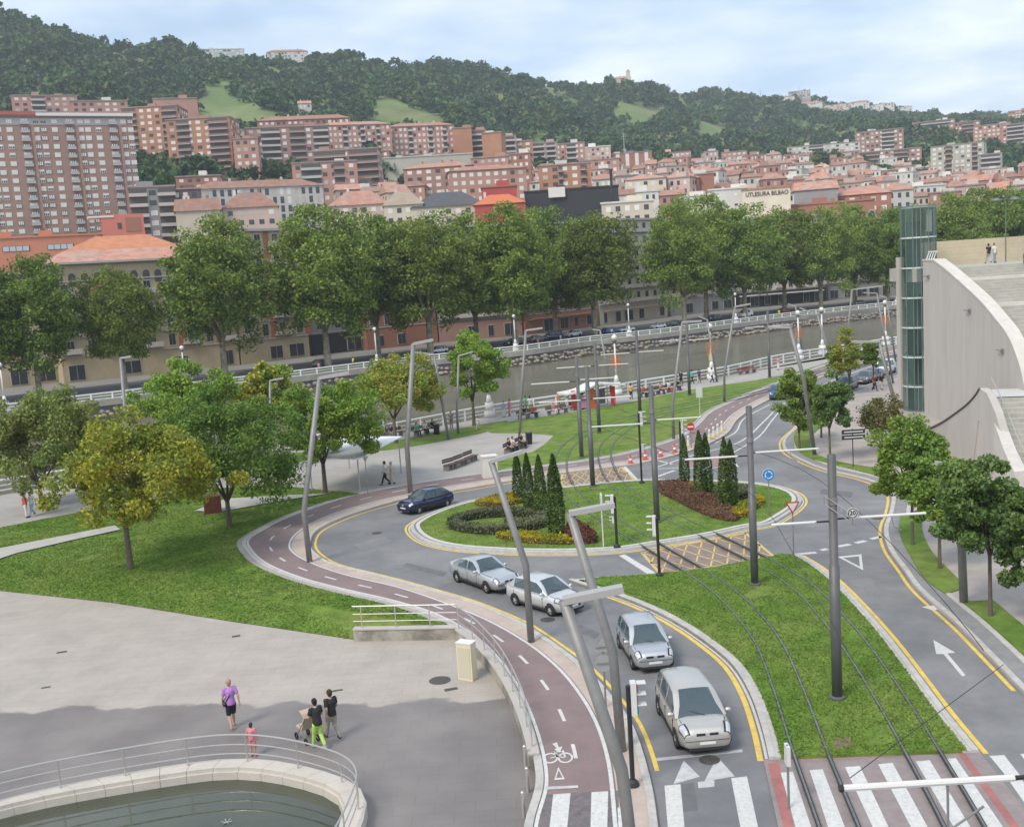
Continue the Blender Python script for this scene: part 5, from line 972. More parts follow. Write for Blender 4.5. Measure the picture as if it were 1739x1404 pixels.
# tram catenary poles with white arms
def tram_pole(label, base, top, arms, r=.17, z=.15):
    p = G(*base, z); dd = p.y; h = D(*top, dd) - p; t = thing('tram_pole', label, 'tram pole', p, 0, 'tram overhead line poles'); H = h.z
    MB().tube([(0, 0, -.2), (0, 0, H * .55), (0, 0, H * .551), (0, 0, H)], [r, r, r * .82, r * .82], 12).build('mast', M_POLE, t, True); MB().lathe([(r * 1.5, 0), (r * 1.5, .06), (r * 1.05, .1)], n=12).build('base_plate', M_POLE, t); MB().lathe([(r * .95, H * .8), (r * .95, H * .83)], n=12).build('collar', M_GALV, t)
    tips = []
    for a0, a1 in arms:
        u = D(*a0, dd) - p; v = D(*a1, dd) - p; v.z = (u.z + v.z) / 2 + (v.x - u.x) * .01; u.z = v.z
        arm = MB().tube([u, v], .045, 8).build('arm', M_ARMW, t); far_ = u if abs(u.x) > abs(v.x) else v; near_ = v if far_ is u else u
        MB().tube([near_, Vector((r * .8 * (1 if near_.x > 0 else -1), 0, near_.z))], .035, 6).build('insulator', M_BLACK, arm)
        mid_ = near_.lerp(far_, .55); MB().tube([mid_, mid_ + Vector((.05, -.1, -.35)), mid_ + Vector((.3 * (1 if far_.x > 0 else -1), -.1, -.5))], .02, 5).build('steady_arm', M_GALV, arm); tips.append(p + mid_ + Vector((.3 * (1 if far_.x > 0 else -1), -.1, -.5)))
        MB().tube([near_ + Vector((0, 0, .0)), near_ + Vector((0, 0, .01))], .07, 8).build('clamp', M_BLACK, arm)
    return t, tips
TP = [('nearest full tram pole, on the front median', (1422, 1185), (1405, 772), (((1310, 893), (1386, 886)), ((1442, 881), (1572, 872)))), ('tram pole on the median just below the box junction', (1282, 992), (1263, 690), (((1163, 783), (1253, 774)), ((1282, 770), (1390, 762)))), ('tram pole in the middle of the roundabout lawn', (1116, 886), (1099, 655), (((1005, 727), (1092, 719)), ((1115, 715), (1190, 708)))), ('tram pole at the far edge of the roundabout', (1007, 826), (991, 622), (((915, 685), (986, 680)), ((1007, 678), (1072, 673)))), ('tram pole on the far lawn left of the curving tracks', (988, 777), (975, 606), (((902, 654), (967, 648)), ((985, 646), (1043, 641)))), ('tram pole on the far lawn in front of the kiosk', (1018, 735), (1009, 582), (((945, 626), (1003, 622)), ((1016, 621), (1067, 618)))), ('tram pole on the far lawn right of the kiosk', (1087, 701), (1074, 563), (((1020, 603), (1069, 600)), ((1081, 598), (1127, 596)))), ('tram pole by the promenade walkers in blue', (1171, 671), (1163, 548), (((1118, 580), (1158, 578)), ((1169, 578), (1203, 576)))), ('farthest tram pole at the upper lawn end', (1307, 640), (1302, 528), (((1265, 557), (1298, 555)), ((1309, 554), (1342, 552))))]
TIPS = []
for q in TP: TIPS.append(tram_pole(*q)[1])
# the foreground arm belongs to a pole standing right of the picture
a0 = G(1426, 1338, 5.9); a1 = G(1722, 1320, 5.9); pb = a1 + (a1 - a0).normalized() * .7; t = thing('tram_pole', 'tram pole right of the picture with a white arm over the crossing', 'tram pole', (pb.x, pb.y, 0), 0, 'tram overhead line poles'); MB().tube([(0, 0, -.2), (0, 0, 8)], [.17, .15], 12).build('mast', M_POLE, t)
A0 = a0 - Vector((pb.x, pb.y, 0)); A1 = a1 - Vector((pb.x, pb.y, 0)); arm = MB().tube([A0, A1], .06, 8).build('arm', M_ARMW, t); MB().tube([A1, Vector((0, 0, 5.9))], .04, 6).build('insulator', M_BLACK, arm); mm = A0.lerp(A1, .62); MB().tube([mm, mm + Vector((0, 0, -.9)), mm + Vector((.7, .2, -.6))], .025, 5).build('steady_arm', M_GALV, arm); MB().tube([A0 - Vector((.01, 0, 0)), A0 + Vector((.06, 0, 0))], .068, 8).build('clamp', M_BLACK, arm)
# bracket and speed sign on the nearest pole
t0 = next(o for o in bpy.data.objects if o.get('label', '').startswith('nearest full tram pole')); p0 = t0.location
b = MB(); u = D(1400, 856, p0.y) - p0; v = D(1442, 884, p0.y - .6) - p0
for k in (0, .28): b.tube([u + Vector((0, 0, k)), v + Vector((0, 0, k))], .018, 5)
for k in range(6): q = u.lerp(v, k / 5); b.tube([q, q + Vector((0, 0, .28))], .012, 4)
b.build('lattice_bracket', M_GALV, t0)
def text_mesh(s, size, m, ext=.004):
    cu = bpy.data.curves.new('digits', 'FONT'); cu.body = s; cu.size = size; cu.extrude = ext; cu.align_x = 'CENTER'; cu.align_y = 'CENTER'; cu.offset = size * .02; ob = bpy.data.objects.new('digits', cu); COL.objects.link(ob); dg = bpy.context.evaluated_depsgraph_get(); me = bpy.data.meshes.new_from_object(ob.evaluated_get(dg)); bpy.data.objects.remove(ob); me.materials.clear(); me.materials.append(m); return me
def disc(r, th=.02, n=24): return MB().lathe([(r, -th), (r, 0)], n=n)
sp = D(1448, 871, p0.y - .15); sg = thing('speed_sign', 'round white speed sign reading 20 on the tram arm', 'sign', sp); sg.rotation_euler = (PI / 2, 0, 0)
disc(.185).build('plate', M_ARMW, sg); MB().lathe([(.165, .0), (.165, .006), (.135, .006), (.135, 0)], n=24, caps=False).build('rim', M_BLACK, sg); o = put('digits', text_mesh('20', .2, M_BLACK), sg, (0, 0, .008)); MB().tube([(0, -.18, -.02), (0, -.4, -.02)], .02, 6).build('stem', M_GALV, sg)
# overhead wires follow the two tracks
def along(track, z): return [Vector((p.x, p.y, z)) for p in track[::4]]
for c, lab in ((TRK[0], 'overhead tram wire above the track nearest the cars'), (TRK[1], 'overhead tram wire above the farther track')):
    o = MB().tube(along(c, 5.55), .012, 4, caps=False).build('overhead_wire', M_BLACK); tag(o, lab, 'wire')
p1 = G(1444, 1320, 5.9); p2 = G(1704, 1128, 5.9); o = MB().tube([p1, p2], .008, 4).build('span_wire', M_BLACK); tag(o, 'thin span wire running from the foreground arm across the right road', 'wire')

# traffic signals
M_SIGB = mat('signal_back', (.62, .62, .60), .5); M_SIGK = mat('signal_face', (.03, .03, .03), .5); M_RED = mat('lens_red', (.25, .02, .02), .3); M_AMB = mat('lens_amber', (.28, .13, .01), .3); M_GRN = mat('lens_green', (.02, .16, .08), .3)
def signal_head(parent, z, face, n=3, s=1.0):
    h = parent; d = Vector((math.cos(face), math.sin(face), 0)); q = Vector((-d.y, d.x, 0)); M = Matrix((d, q, Vector((0, 0, 1)))).transposed(); c = Vector((0, 0, z)) + d * .14
    hd = MB().box(c, (.16 * s, .30 * s, .32 * n * s), rot=M).build('signal_head', M_SIGB, h)
    for k in range(n):
        e = c + d * (.10 * s) + Vector((0, 0, (.32 * (n - 1) / 2 - k * .32) * s)); MB().box(e, (.04, .25 * s, .25 * s), rot=M).build('lens', (M_RED, M_AMB, M_GRN)[k] if n == 3 else (M_RED, M_GRN)[k], hd)
        MB().box(e + d * .13 * s + Vector((0, 0, .13 * s)), (.26 * s, .27 * s, .02), rot=M).build('visor', M_SIGB, hd)
def signal(label, base, top, face, z=.0, n=3, extra=()):
    p = G(*base, z); H = (D(*top, p.y) - p).z; t = thing('traffic_light', label, 'traffic light', p, 0, 'traffic lights'); MB().tube([(0, 0, 0), (0, 0, H - .1)], .07, 8).build('pole', M_BLACK, t); MB().lathe([(.2, 0), (.16, .12), (.08, .2)], n=10).build('foot', M_BLACK, t); signal_head(t, H - .16 * n, face, n)
    for zz_, fc, nn, s in extra: signal_head(t, zz_, fc, nn, s)
signal('grey traffic light in the foreground beside the cycle path', (1075, 1333), (1061, 1158), R(-30) + R(30), .1)
signal('black pole traffic light at the corner of the yellow box', (1120, 978), (1107, 876), R(165), .12)
signal('traffic light on the roundabout near the left cypresses', (1048, 929), (1041, 840), R(170), .15, 3, ((1.5, R(170), 2, .55),))
signal('traffic light at the back of the roundabout with two heads', (1090, 820), (1087, 699), R(15), .15, 3, ((2.4, R(15), 2, .9),))
signal('traffic light showing above the lone cypress', (1158, 806), (1155, 713), R(0), .0)
# signs
def sign_post(name, label, base, top, z=.13, r=.035, m=None, cat='sign'):
    p = G(*base, z); H = (D(*top, p.y) - p).z; t = thing(name, label, cat, p); MB().tube([(0, 0, -.1), (0, 0, H)], r, 8).build('pole', m or M_GALV, t); return t, H, p
def face_cam(o, loc, yaw=0.0): o.location = loc; o.rotation_euler = (PI / 2, 0, yaw); return o
t, H, p = sign_post('roundabout_sign', 'blue round sign with white arrows on the roundabout', (1307, 872), (1304, 796), .15); M_BLUE = mat('sign_blue', (.03, .22, .55), .4)
face_cam(disc(.34).build('plate', M_BLUE, t), (0, -.06, H - .34)); face_cam(MB().lathe([(.36, -.025), (.36, -.005), (.32, -.005), (.32, -.025)], n=24, caps=False).build('rim', M_ARMW, t), (0, -.05, H - .34))
for k in range(3):
    b = MB(); a0 = 2 * PI * k / 3; arc = [Vector((math.cos(a0 + q * .28) * .2, math.sin(a0 + q * .28) * .2, .004)) for q in range(6)]
    for u, v in zip(arc, arc[1:]): n_ = u.normalized() * .028; m_ = v.normalized() * .028; b.add([u + n_, v + m_, v - m_, u - n_], [(0, 1, 2, 3)])
    e = arc[-1]; tg = Vector((-e.y, e.x, 0)).normalized(); b.add([e + e.normalized() * .07, e + tg * .1, e - e.normalized() * .07], [(0, 1, 2)]); face_cam(b.build('arrow', M_ARMW, t), (0, -.062, H - .34))
t, H, p = sign_post('give_way_sign', 'red bordered give way triangle at the median tip', (1348, 942), (1345, 852), .12); M_SRED = mat('sign_red', (.5, .03, .03), .45)
def tri_plate(r, z0, z1): return MB().add([(r * math.cos(a), r * math.sin(a), z0) for a in (-PI / 2, PI / 6, 5 * PI / 6)] + [(r * math.cos(a), r * math.sin(a), z1) for a in (-PI / 2, PI / 6, 5 * PI / 6)], [(0, 2, 1), (3, 4, 5), (0, 1, 4, 3), (1, 2, 5, 4), (2, 0, 3, 5)])
face_cam(tri_plate(.42, -.02, 0).build('plate', M_SRED, t), (0, -.05, H - .2)); face_cam(tri_plate(.29, 0, .006).build('field', M_ARMW, t), (0, -.051, H - .2))
t, H, p = sign_post('no_entry_sign', 'red round no entry sign on the far lawn edge', (1174, 760), (1173, 718), .1); face_cam(disc(.33).build('plate', M_SRED, t), (0, -.06, H - .3)); face_cam(MB().bx(-.24, .24, -.06, .06, 0, .006).build('bar', M_ARMW, t), (0, -.06, H - .3))
M_SBACK = mat('sign_back_grey', (.40, .40, .40), .5, metal=.4)
t, H, p = sign_post('sign_pair', 'grey backs of a triangle and an octagon sign on one pole', (1029, 1200), (1019, 1083), .1)
b = MB().add([(.34 * math.cos(a), .34 * math.sin(a), q) for q in (-.02, 0) for a in (PI / 2, PI * 7 / 6, -PI / 6)], [(0, 2, 1), (3, 4, 5), (0, 1, 4, 3), (1, 2, 5, 4), (2, 0, 3, 5)]); face_cam(b.build('triangle_plate', M_SBACK, t), (0, -.05, H - .3)); face_cam(MB().lathe([(.31, -.02), (.31, 0)], n=8).build('octagon_plate', M_SBACK, t), (0, -.05, H - .88))
for q in (.3, .88): MB().bx(-.25, .25, -.09, -.07, H - q - .02, H - q + .02).build('bracket', M_GALV, t)
t, H, p = sign_post('triangle_sign', 'small triangle sign seen from behind beside the plaza tree', (625, 841), (618, 774)); face_cam(tri_plate(.3, -.02, 0).build('plate', M_SBACK, t), (0, .04, H - .18))
t, H, p = sign_post('plate_sign', 'pale rectangular sign back on the far lawn', (1189, 710), (1187, 655), m=mat('pale_green_grey', (.5, .55, .48), .6)); MB().bx(-.3, .3, -.05, -.02, H - 1.1, H - .1).build('plate', mat('pale_sign', (.55, .58, .55), .5), t)
t, H, p = sign_post('direction_sign', 'black two-panel direction sign on the right pavement', (1449, 793), (1447, 728), .1, m=M_BLACK)
for k in range(2): MB().bx(-.75, .85, -.06, -.02, H - .35 - k * .38, H - .05 - k * .38).build('panel', M_BLACK, t); MB().bx(-.6, .7, -.068, -.062, H - .23 - k * .38, H - .16 - k * .38).build('lettering_strip', M_SIGB, t)
t, H, p = sign_post('marker_sign', 'thin pale marker sign seen edge-on on the roundabout', (1025, 928), (1018, 836), .15, m=M_SIGB); MB().bx(-.04, .04, -.3, .3, H - .75, H - .1).build('plate', M_SIGB, t)
t, H, p = sign_post('marker_sign', 'thin pale marker post on the tram crossing', (1340, 1372), (1330, 1265), .05, m=M_GALV); MB().bx(-.05, .05, -.15, .15, H - .55, H).build('plate', M_SIGB, t)
# bollards, cones
BM = [('shaft', MB().tube([(0, 0, 0), (0, 0, .8)], [.11, .1], 10).mesh('shaft', M_ARMW)), ('cap', MB().ball((0, 0, .8), .11, 10).mesh('cap', M_ARMW)), ('band', MB().tube([(0, 0, .6), (0, 0, .68)], .115, 10).mesh('band', M_STL)), ('foot', MB().tube([(0, 0, 0), (0, 0, .1)], .15, 10).mesh('foot', M_YEL))]
for i, (x, y) in enumerate(((1169, 758), (1184, 754), (1205, 747), (1212, 742), (1219, 737), (1226, 732))):
    t = thing('bollard', 'white bollard beside the cycle path, %s from the left' % ORD[i], 'bollard', G(x, y, .1), 0, 'white bollards by the cycle path'); [put(n, me, t) for n, me in BM]
M_CON = mat('barrier_red', (.55, .09, .06), .5); CM_ = [('body', MB().lathe([(.19, .04), (.05, .75)], n=12).mesh('body', M_CON)), ('foot', MB().bx(-.24, .24, -.24, .24, 0, .04).mesh('foot', M_CON)), ('band', MB().lathe([(.15, .28), (.115, .46)], n=12).mesh('band', M_ARMW))]
for i, (x, y) in enumerate(((1071, 787), (1096, 780), (1122, 775), (1146, 768))):
    t = thing('traffic_cone', 'red and white traffic cone on the cycle path, %s from left' % ORD[i], 'traffic cone', G(x, y, .105), 0, 'red traffic cones'); [put(n, me, t, sc=.92) for n, me in CM_]

# benches
M_WOOD = mat('bench_wood', (.11, .07, .055), .7, var=.25, vscale=4); M_REDB = mat('bench_red', (.25, .06, .05), .7)
def bench(label, a, c, back=True, z=.1, m=None, group='benches'):
    A = G(*a, z); C = G(*c, z); m = m or M_WOOD; L = (C - A).length; ang = math.atan2((C - A).y, (C - A).x); t = thing('bench', label, 'bench', (A + C) / 2, ang, group)
    for k in range(3): MB().bx(-L / 2, L / 2, -.25 + k * .17, -.1 + k * .17, .42, .46).build('seat_slat', m, t)
    if back:
        for k in range(2): MB().bx(-L / 2, L / 2, .3, .34, .56 + k * .17, .7 + k * .17).build('back_slat', m, t)
    for s in (-.8, 0, .8): MB().bx(s * L / 2 - .05, s * L / 2 + .05, -.22, .3, 0, .42).build('leg', M_GALV, t)
for i, (a, c) in enumerate((((757, 800), (775, 795)), ((776, 794), (792, 788)), ((793, 787), (808, 781)))): bench('dark slatted bench in the row beside the white pillar, %s from left' % ORD[i], a, c, group='benches by the white pillar')
for i, (a, c) in enumerate((((861, 772), (876, 765)), ((877, 764), (893, 757)))): bench('dark bench behind the left cypresses, %s of two' % ORD[i], a, c, group='benches behind the cypresses')
for i, (a, c) in enumerate((((650, 746), (685, 739)), ((703, 741), (745, 732)), ((880, 713), (915, 707)), ((930, 706), (965, 700)), ((970, 698), (992, 694)), ((1086, 676), (1112, 671)), ((1114, 671), (1158, 661)), ((1255, 637), (1284, 632)))): bench('promenade bench facing the river, %s from the left' % ORD[i], a, c, m=M_REDB if i in (7,) else M_WOOD, group='promenade benches')
for i, (x, y) in enumerate(((742, 738), (899, 754))):
    o = thing('litter_bin', ('dark litter bin at the end of a promenade bench', 'dark litter bin on the plaza tip beside the lawn')[i], 'bin', G(x, y, .1)); MB().lathe([(.26, 0), (.3, 1.0), (.22, 1.05)], n=12).build('body', M_BLACK, o); MB().lathe([(.31, .98), (.31, 1.08)], n=12).build('rim', M_POLE, o)
# white pillar by the benches
p = G(832, 810, .1); t = thing('stone_pillar', 'white stone pillar at the end of the bench row', 'pillar', p, .2); MB().bx(-.55, .55, -.35, .35, 0, 1.55).build('shaft', mat('white_stone', (.66, .63, .57), .7, var=.06, vscale=2), t); MB().bx(-.6, .6, -.4, .4, 1.55, 1.65).build('cap', M_SHUT, t)
# white canopy behind the maple
q = [G(518, 790, .1), G(608, 788, .1), G(684, 778, .1), G(560, 775, .1)]; p = sum(q, Vector()) / 4; t = thing('white_canopy', 'white fabric canopy half hidden behind the rounded maple', 'canopy', p); z_ = 2.6
cp = [D(x, y, d) for x, y, d in ((520, 778, 75), (608, 778, 73), (684, 760, 80), (590, 756, 84))]; b = MB(); hh_ = [v - p for v in cp]
for v in hh_: v.z = z_
hh_[2].z += .35; b.add(hh_ + [v - Vector((0, 0, .06)) for v in hh_], [(0, 1, 2, 3), (7, 6, 5, 4), (0, 1, 5, 4), (1, 2, 6, 5), (2, 3, 7, 6), (3, 0, 4, 7)]); b.build('cloth', mat('white_cloth', (.8, .8, .79), .7), t)
for v in hh_: MB().tube([(v.x * .94, v.y * .94, 0), (v.x * .94, v.y * .94, v.z)], .05, 8).build('post', M_STL, t)
# rust-red box by the park path
t = thing('rust_box', 'rust red metal box on the pale path behind the golden maple', 'box', G(362, 870, .14), .35); MB().bx(-.55, .55, -.4, .4, 0, 1.1).build('body', mat('corten', (.12, .035, .025), .8, var=.3, vscale=3), t); MB().bx(-.58, .58, -.43, .43, 1.1, 1.16).build('lid', mat('corten_dark', (.13, .04, .03), .8), t)
# kiosk with red posts
p = G(1006, 692, .1); t = thing('kiosk', 'open kiosk with white winged roof and red posts on the promenade', 'kiosk', p, R(22))
t.scale = (.76, .76, .76)
pr = [(-4.6, 2.5), (-2, 2.75), (0, 3.4), (2, 3.3), (4.6, 2.95)]
b = MB(); prt = smooth([Vector((x, 0, z)) for x, z in pr], 4); n = len(prt)
b.add([(v.x, -1.6, v.z) for v in prt] + [(v.x, 1.6, v.z) for v in prt] + [(v.x, -1.6, v.z - .22) for v in prt] + [(v.x, 1.6, v.z - .22) for v in prt], [(i, i + 1, n + i + 1, n + i) for i in range(n - 1)] + [(2 * n + i, 3 * n + i, 3 * n + i + 1, 2 * n + i + 1) for i in range(n - 1)] + [(i, 2 * n + i, 2 * n + i + 1, i + 1) for i in range(n - 1)] + [(n + i, n + i + 1, 3 * n + i + 1, 3 * n + i) for i in range(n - 1)] + [(0, n, 3 * n, 2 * n), (n - 1, 3 * n - 1, 4 * n - 1, 2 * n - 1)]); b.build('roof', mat('kiosk_white', (.7, .69, .68), .4), t)
for x, w_ in ((-3.2, .3), (-.4, .4), (2.9, .32)): MB().bx(x - w_, x + w_, -.9, -.7, 0, 2.75).build('panel', mat('kiosk_red', (.55, .05, .05), .4) if x < -1 or x > 1 else mat('kiosk_orange', (.62, .13, .04), .4), t)
for x in (-3.2, -.4, 2.9): MB().tube([(x, .9, 0), (x, .9, 2.8)], .07, 8).build('post', M_STL, t)
MB().bx(-2.6, -1.0, -.85, -.8, .2, 1.5).build('poster', mat('poster_pink', (.6, .25, .42), .5), t); MB().bx(-.0, 2.5, .8, .84, .3, 2.4).build('glass', mat('kiosk_glass', (.16, .17, .16), .1, alpha=.75), t); MB().bx(-2.7, -1.3, .2, .9, 0, 1.9).build('counter', mat('kiosk_cream', (.6, .56, .48), .6), t)

# ---- wall, railing and lit pillar between the plaza and the cycle path
wp = O[:iO]; j0 = next(i for i, q in enumerate(wp) if q.y > G(912, 1290).y)
wpath = wp[j0:] ; wpath = wpath + [F[-1] + Vector((0, .15, .35))]
path0 = [Vector((q.x, q.y, 0)) for q in wpath]; c = path0[0]; t = thing('retaining_wall', 'curved concrete retaining wall between plaza and cycle path', 'wall', (c.x, c.y, -.35)); lp = [q - c for q in path0]
MB().ribbon(lp, .06, .34, .50, drop=.6).build('wall', mat('wall_stained', (.36, .33, .28), .85, var=.25, vscale=1.2, col2=(.2, .185, .15), c2scale=.8), t); MB().ribbon(lp, .02, .38, .56, drop=.06).build('coping', M_CONC, t)
railing('railing', 'steel railing on the curved retaining wall', offset(path0, .2)[1:], .21, .95, 1.5, 3, M_STL, .022, .018, top=.03)
cr0 = offset(path0, .2)
p = G(795, 1152, -.35); t = thing('light_pillar', 'cream box pillar with dark side panel at the wall bend', 'pillar', p, R(-28)); MB().bx(-.32, .32, -.2, .2, 0, 1.45).build('body', mat('pillar_cream', (.66, .60, .42), .6, var=.06, vscale=2), t); MB().bx(-.33, -.3, -.15, .15, .45, 1.35).build('side_panel', mat('panel_dark', (.13, .13, .12), .5), t); MB().bx(-.26, .26, -.215, -.195, .1, 1.3).build('front_panel', mat('pillar_cream2', (.55, .5, .38), .6), t); MB().bx(-.34, .34, -.22, .22, 1.45, 1.49).build('cap', M_SHUT, t)
for i, (x, y) in enumerate(((893, 1306), (897, 1345), (890, 1388))):
    t = thing('steel_post', 'short steel post at the plaza edge, %s from the wall end' % ORD[i], 'post', G(x, y, -.35), 0, 'short posts at the plaza edge'); MB().tube([(0, 0, 0), (0, 0, .75)], .05, 8).build('shaft', M_STL, t); MB().ball((0, 0, .75), .06, 8).build('cap', M_STL, t)

# ---- pool
rim_o = [(-420, 1500), (-200, 1418), (0, 1357), (169, 1320), (331, 1293), (405, 1287), (471, 1291), (552, 1309), (604, 1331), (622, 1356), (614, 1400), (560, 1500), (400, 1640), (0, 1750), (-350, 1700)]
PO = smooth(GL(rim_o, .08), 5, True)
if not ccw(PO): PO = PO[::-1]
POc = PO + [PO[0].copy()]; c = sum(PO, Vector()) / len(PO); c.z = -.35; t = thing('pool', 'round pond with pale stone rim in the plaza', 'pond', c); lp = [Vector((q.x - c.x, q.y - c.y, 0)) for q in POc]
M_RIM = mat('pool_rim_stone', (.55, .50, .44), .75, var=.1, vscale=1.2, bump=.1, bscale=20)
ri = resample(lp, .95) + [lp[0].copy()]
for k in range(len(ri) - 1):
    a, d_ = ri[k], ri[k + 1]
    if (d_ - a).length < .3: continue
    nn = Vector((-(d_ - a).y, (d_ - a).x, 0)).normalized(); g_ = (d_ - a).normalized() * .006; a2, d2 = a + g_, d_ - g_
    n1 = Vector((-a.x, -a.y, 0)).normalized() * .62; n2 = Vector((-d_.x, -d_.y, 0)).normalized() * .62
    MB().prism([a2, d2, d2 + n2, a2 + n1], .0, .43).build('rim_stone', M_RIM, t)
    MB().prism([a2 + n1, d2 + n2, d2 + n2 * 1.12, a2 + n1 * 1.12], -.2, .30).build('inner_stone', M_RIM, t)
inn = [q - Vector((q.x, q.y, 0)).normalized() * .6 for q in lp[:-1]]
grid_sheet('water', inn, .055, mat('pool_water', (.06, .068, .045), .02, spec=.6, bump=.035, bscale=2.0, var=.15, vscale=.5), parent=t, kind=None)
railing('railing', 'steel railing curving round the pond', [q + Vector((c.x, c.y, 0)) - Vector((q.x, q.y, 0)).normalized() * .22 for q in lp], .08, .9, 1.9, 3, M_STL, .02, .02, top=.028)
b = MB()
for k in range(6): a = k * 1.05; b.tube([(0, 0, 0), (math.cos(a) * .16, math.sin(a) * .16, .04)], .012, 5)
o = b.build('water_nozzle', M_STL); o.location = G(385, 1396, -.28); tag(o, 'small pale fountain nozzle in the pond water', 'fountain')
# ================================================================ CONCRETE RAMP, LIFT TOWER
M_WALL = mat('ramp_concrete', (.475, .44, .41), .85, var=.10, vscale=.8, bump=.08, bscale=8, col2=(.45, .405, .37), c2scale=.5, c2lo=.45, c2hi=.75, stretch=(1, 1, .16)); M_COP = mat('ramp_coping', (.60, .56, .51), .8, var=.1, vscale=1.5); M_STEP = mat('ramp_steps', (.42, .40, .35), .85, var=.15, vscale=1.2); M_PARA = mat('deck_parapet_wood', (.55, .47, .33), .8, var=.1, vscale=.6); M_GREYP = mat('parapet_grey', (.42, .40, .39), .7, var=.08, vscale=1)
dA, dB = 93.0, 73.0
wa = D(1567, 500, dA); wb_ = D(1745, 500, dB); wa.z = wb_.z = 0; WU = (wb_ - wa).normalized(); WN = Vector((-WU.y, WU.x, 0))         # along the wall, and towards its back
if WN.x < 0: WN = -WN
def onwall(px, py, off=0.0):
    d = ray(px, py); o = wa + WN * off; t = o.dot(WN) / d.dot(WN); return Vector((d.x * t, d.y * t, CAM_H + d.z * t))
topx = [(1567, 443), (1586, 443), (1608, 460), (1643, 491), (1668, 515), (1689, 540), (1711, 569), (1726, 602), (1737, 639), (1746, 690), (1752, 745)]
tp = [onwall(*q) for q in topx[:2]] + smooth([onwall(*q) for q in topx[1:]], 5)[1:]
RAMP = thing('ramp', 'tall pale concrete ramp wall with curved top at the right', 'ramp', (wa.x, wa.y, 0)); o0 = Vector((wa.x, wa.y, 0)); L_ = [p - o0 for p in tp]; n = len(L_)
b = MB(); fr = [(p.x, p.y, p.z) for p in L_] + [(p.x, p.y, 0) for p in L_]; q = WN * .5; bk = [(p.x + q.x, p.y + q.y, p.z) for p in L_] + [(p.x + q.x, p.y + q.y, 0) for p in L_]
b.add(fr, [(i, i + 1, n + i + 1, n + i) for i in range(n - 1)]); b.add(bk, [(i, n + i, n + i + 1, i + 1) for i in range(n - 1)]); b.add([fr[0], bk[0], bk[n], fr[n]], [(0, 1, 2, 3)]); b.add(fr[:n] + bk[:n], [(i, n + i, n + i + 1, i + 1) for i in range(n - 1)]); b.build('wall', M_WALL, RAMP)
b = MB()
cs = [(-.06, 0), (-.06, .13), (.95, .13), (.95, 0)]; vs = []
for p in L_:
    for u, z in cs: vs.append((p.x + WN.x * u, p.y + WN.y * u, p.z + z))
b.add(vs, [(i * 4 + k, i * 4 + (k + 1) % 4, (i + 1) * 4 + (k + 1) % 4, (i + 1) * 4 + k) for i in range(n - 1) for k in range(4)] + [(0, 1, 2, 3)]); b.build('coping', M_COP, RAMP)
# flight of steps behind the coping
zd = 12.9; st0 = next(i for i, p in enumerate(tp) if p.z < zd + .3); path = resample(L_[st0:], .62); SW = 5.6
stepm = {}
for i in range(len(path) - 1):
    a, c = path[i], path[i + 1]; z = min(a.z - .25, zd - .05); ln = math.hypot(c.x - a.x, c.y - a.y) + .02
    nose = i % 9 == 4
    ct = (a + c) / 2 + WN * (.95 + SW / 2); ang = math.atan2(WU.y, WU.x)
    MB().box((ct.x, ct.y, z - .8), (ln, SW, 1.6), rz=ang).build('step', M_COP if nose else M_STEP, RAMP)
# deck, rear parapet, inner parapet with handrail
def Lc(s, u, z): p = WU * s + WN * u; return Vector((p.x, p.y, z))
s1 = (tp[st0] - wa).dot(WU)
b = MB(); b.prism([Lc(s1 + .2, .96, 0), Lc(s1 + .2, 40, 0), Lc(-7.5, 40, 0), Lc(-7.5, -.4, 0), Lc(-1.2, -.4, 0), Lc(-1.2, .96, 0)], zd - 1.2, zd); b.build('deck', M_STEP, RAMP)
pz = Lc(-7.2, 0, zd); ang = math.atan2(WN.y, WN.x)
for k in range(7):
    q = Lc(-7.2, 22.5 + (.02 if k % 2 else 0), zd + k * .32 + .16); MB().box(q, (40, .3 if k % 2 else .28, .315), rz=ang).build('parapet_board', M_PARA, RAMP)
# inner parapet: along the deck edge, then down beside the steps
SWo = .95 + SW + .15
MB().box(Lc(s1 + .1, SWo + 16, zd - .9), (32, .3, 3.4), rz=ang).build('inner_parapet', M_GREYP, RAMP)
hr = [Lc(s1 + .1, SWo + k * 2.0, zd + 1.15) for k in range(17)]; MB().tube(hr, .045, 6).build('handrail', M_STL, RAMP)
for p in hr: MB().tube([p, p - Vector((0, 0, .5))], .03, 5).build('rail_post', M_STL, RAMP)
b = MB(); ip = [p + WN * SWo for p in path[::3]]; m_ = len(ip); b.add([tuple(p + Vector((0, 0, -2.5))) for p in ip] + [tuple(p + Vector((0, 0, .55))) for p in ip], [(i, i + 1, m_ + i + 1, m_ + i) for i in range(m_ - 1)]); q = WN * .3
b.add([tuple(p + Vector((0, 0, .55))) for p in ip] + [tuple(p + q + Vector((0, 0, .55))) for p in ip], [(i, i + 1, m_ + i + 1, m_ + i) for i in range(m_ - 1)]); b.build('side_parapet', M_GREYP, RAMP)
MB().tube([p + WN * (SWo - .2) + Vector((0, 0, .95)) for p in path[::3]], .04, 6).build('handrail', M_STL, RAMP)
for x, y in ((1578, 470), (1648, 528), (1704, 596)):
    p = onwall(x, y) - o0; lp_ = MB().box((p.x - WN.x * .08, p.y - WN.y * .08, p.z), (.2, .16, .3), rz=math.atan2(WU.y, WU.x)).build('wall_lamp', M_GALV, RAMP); MB().tube([p + WU * -.7 - WN * .22 + Vector((0, 0, .05)), p + WU * .1 - WN * .22 + Vector((0, 0, .05))], .05, 6).build('lamp_arm', M_GALV, lp_)
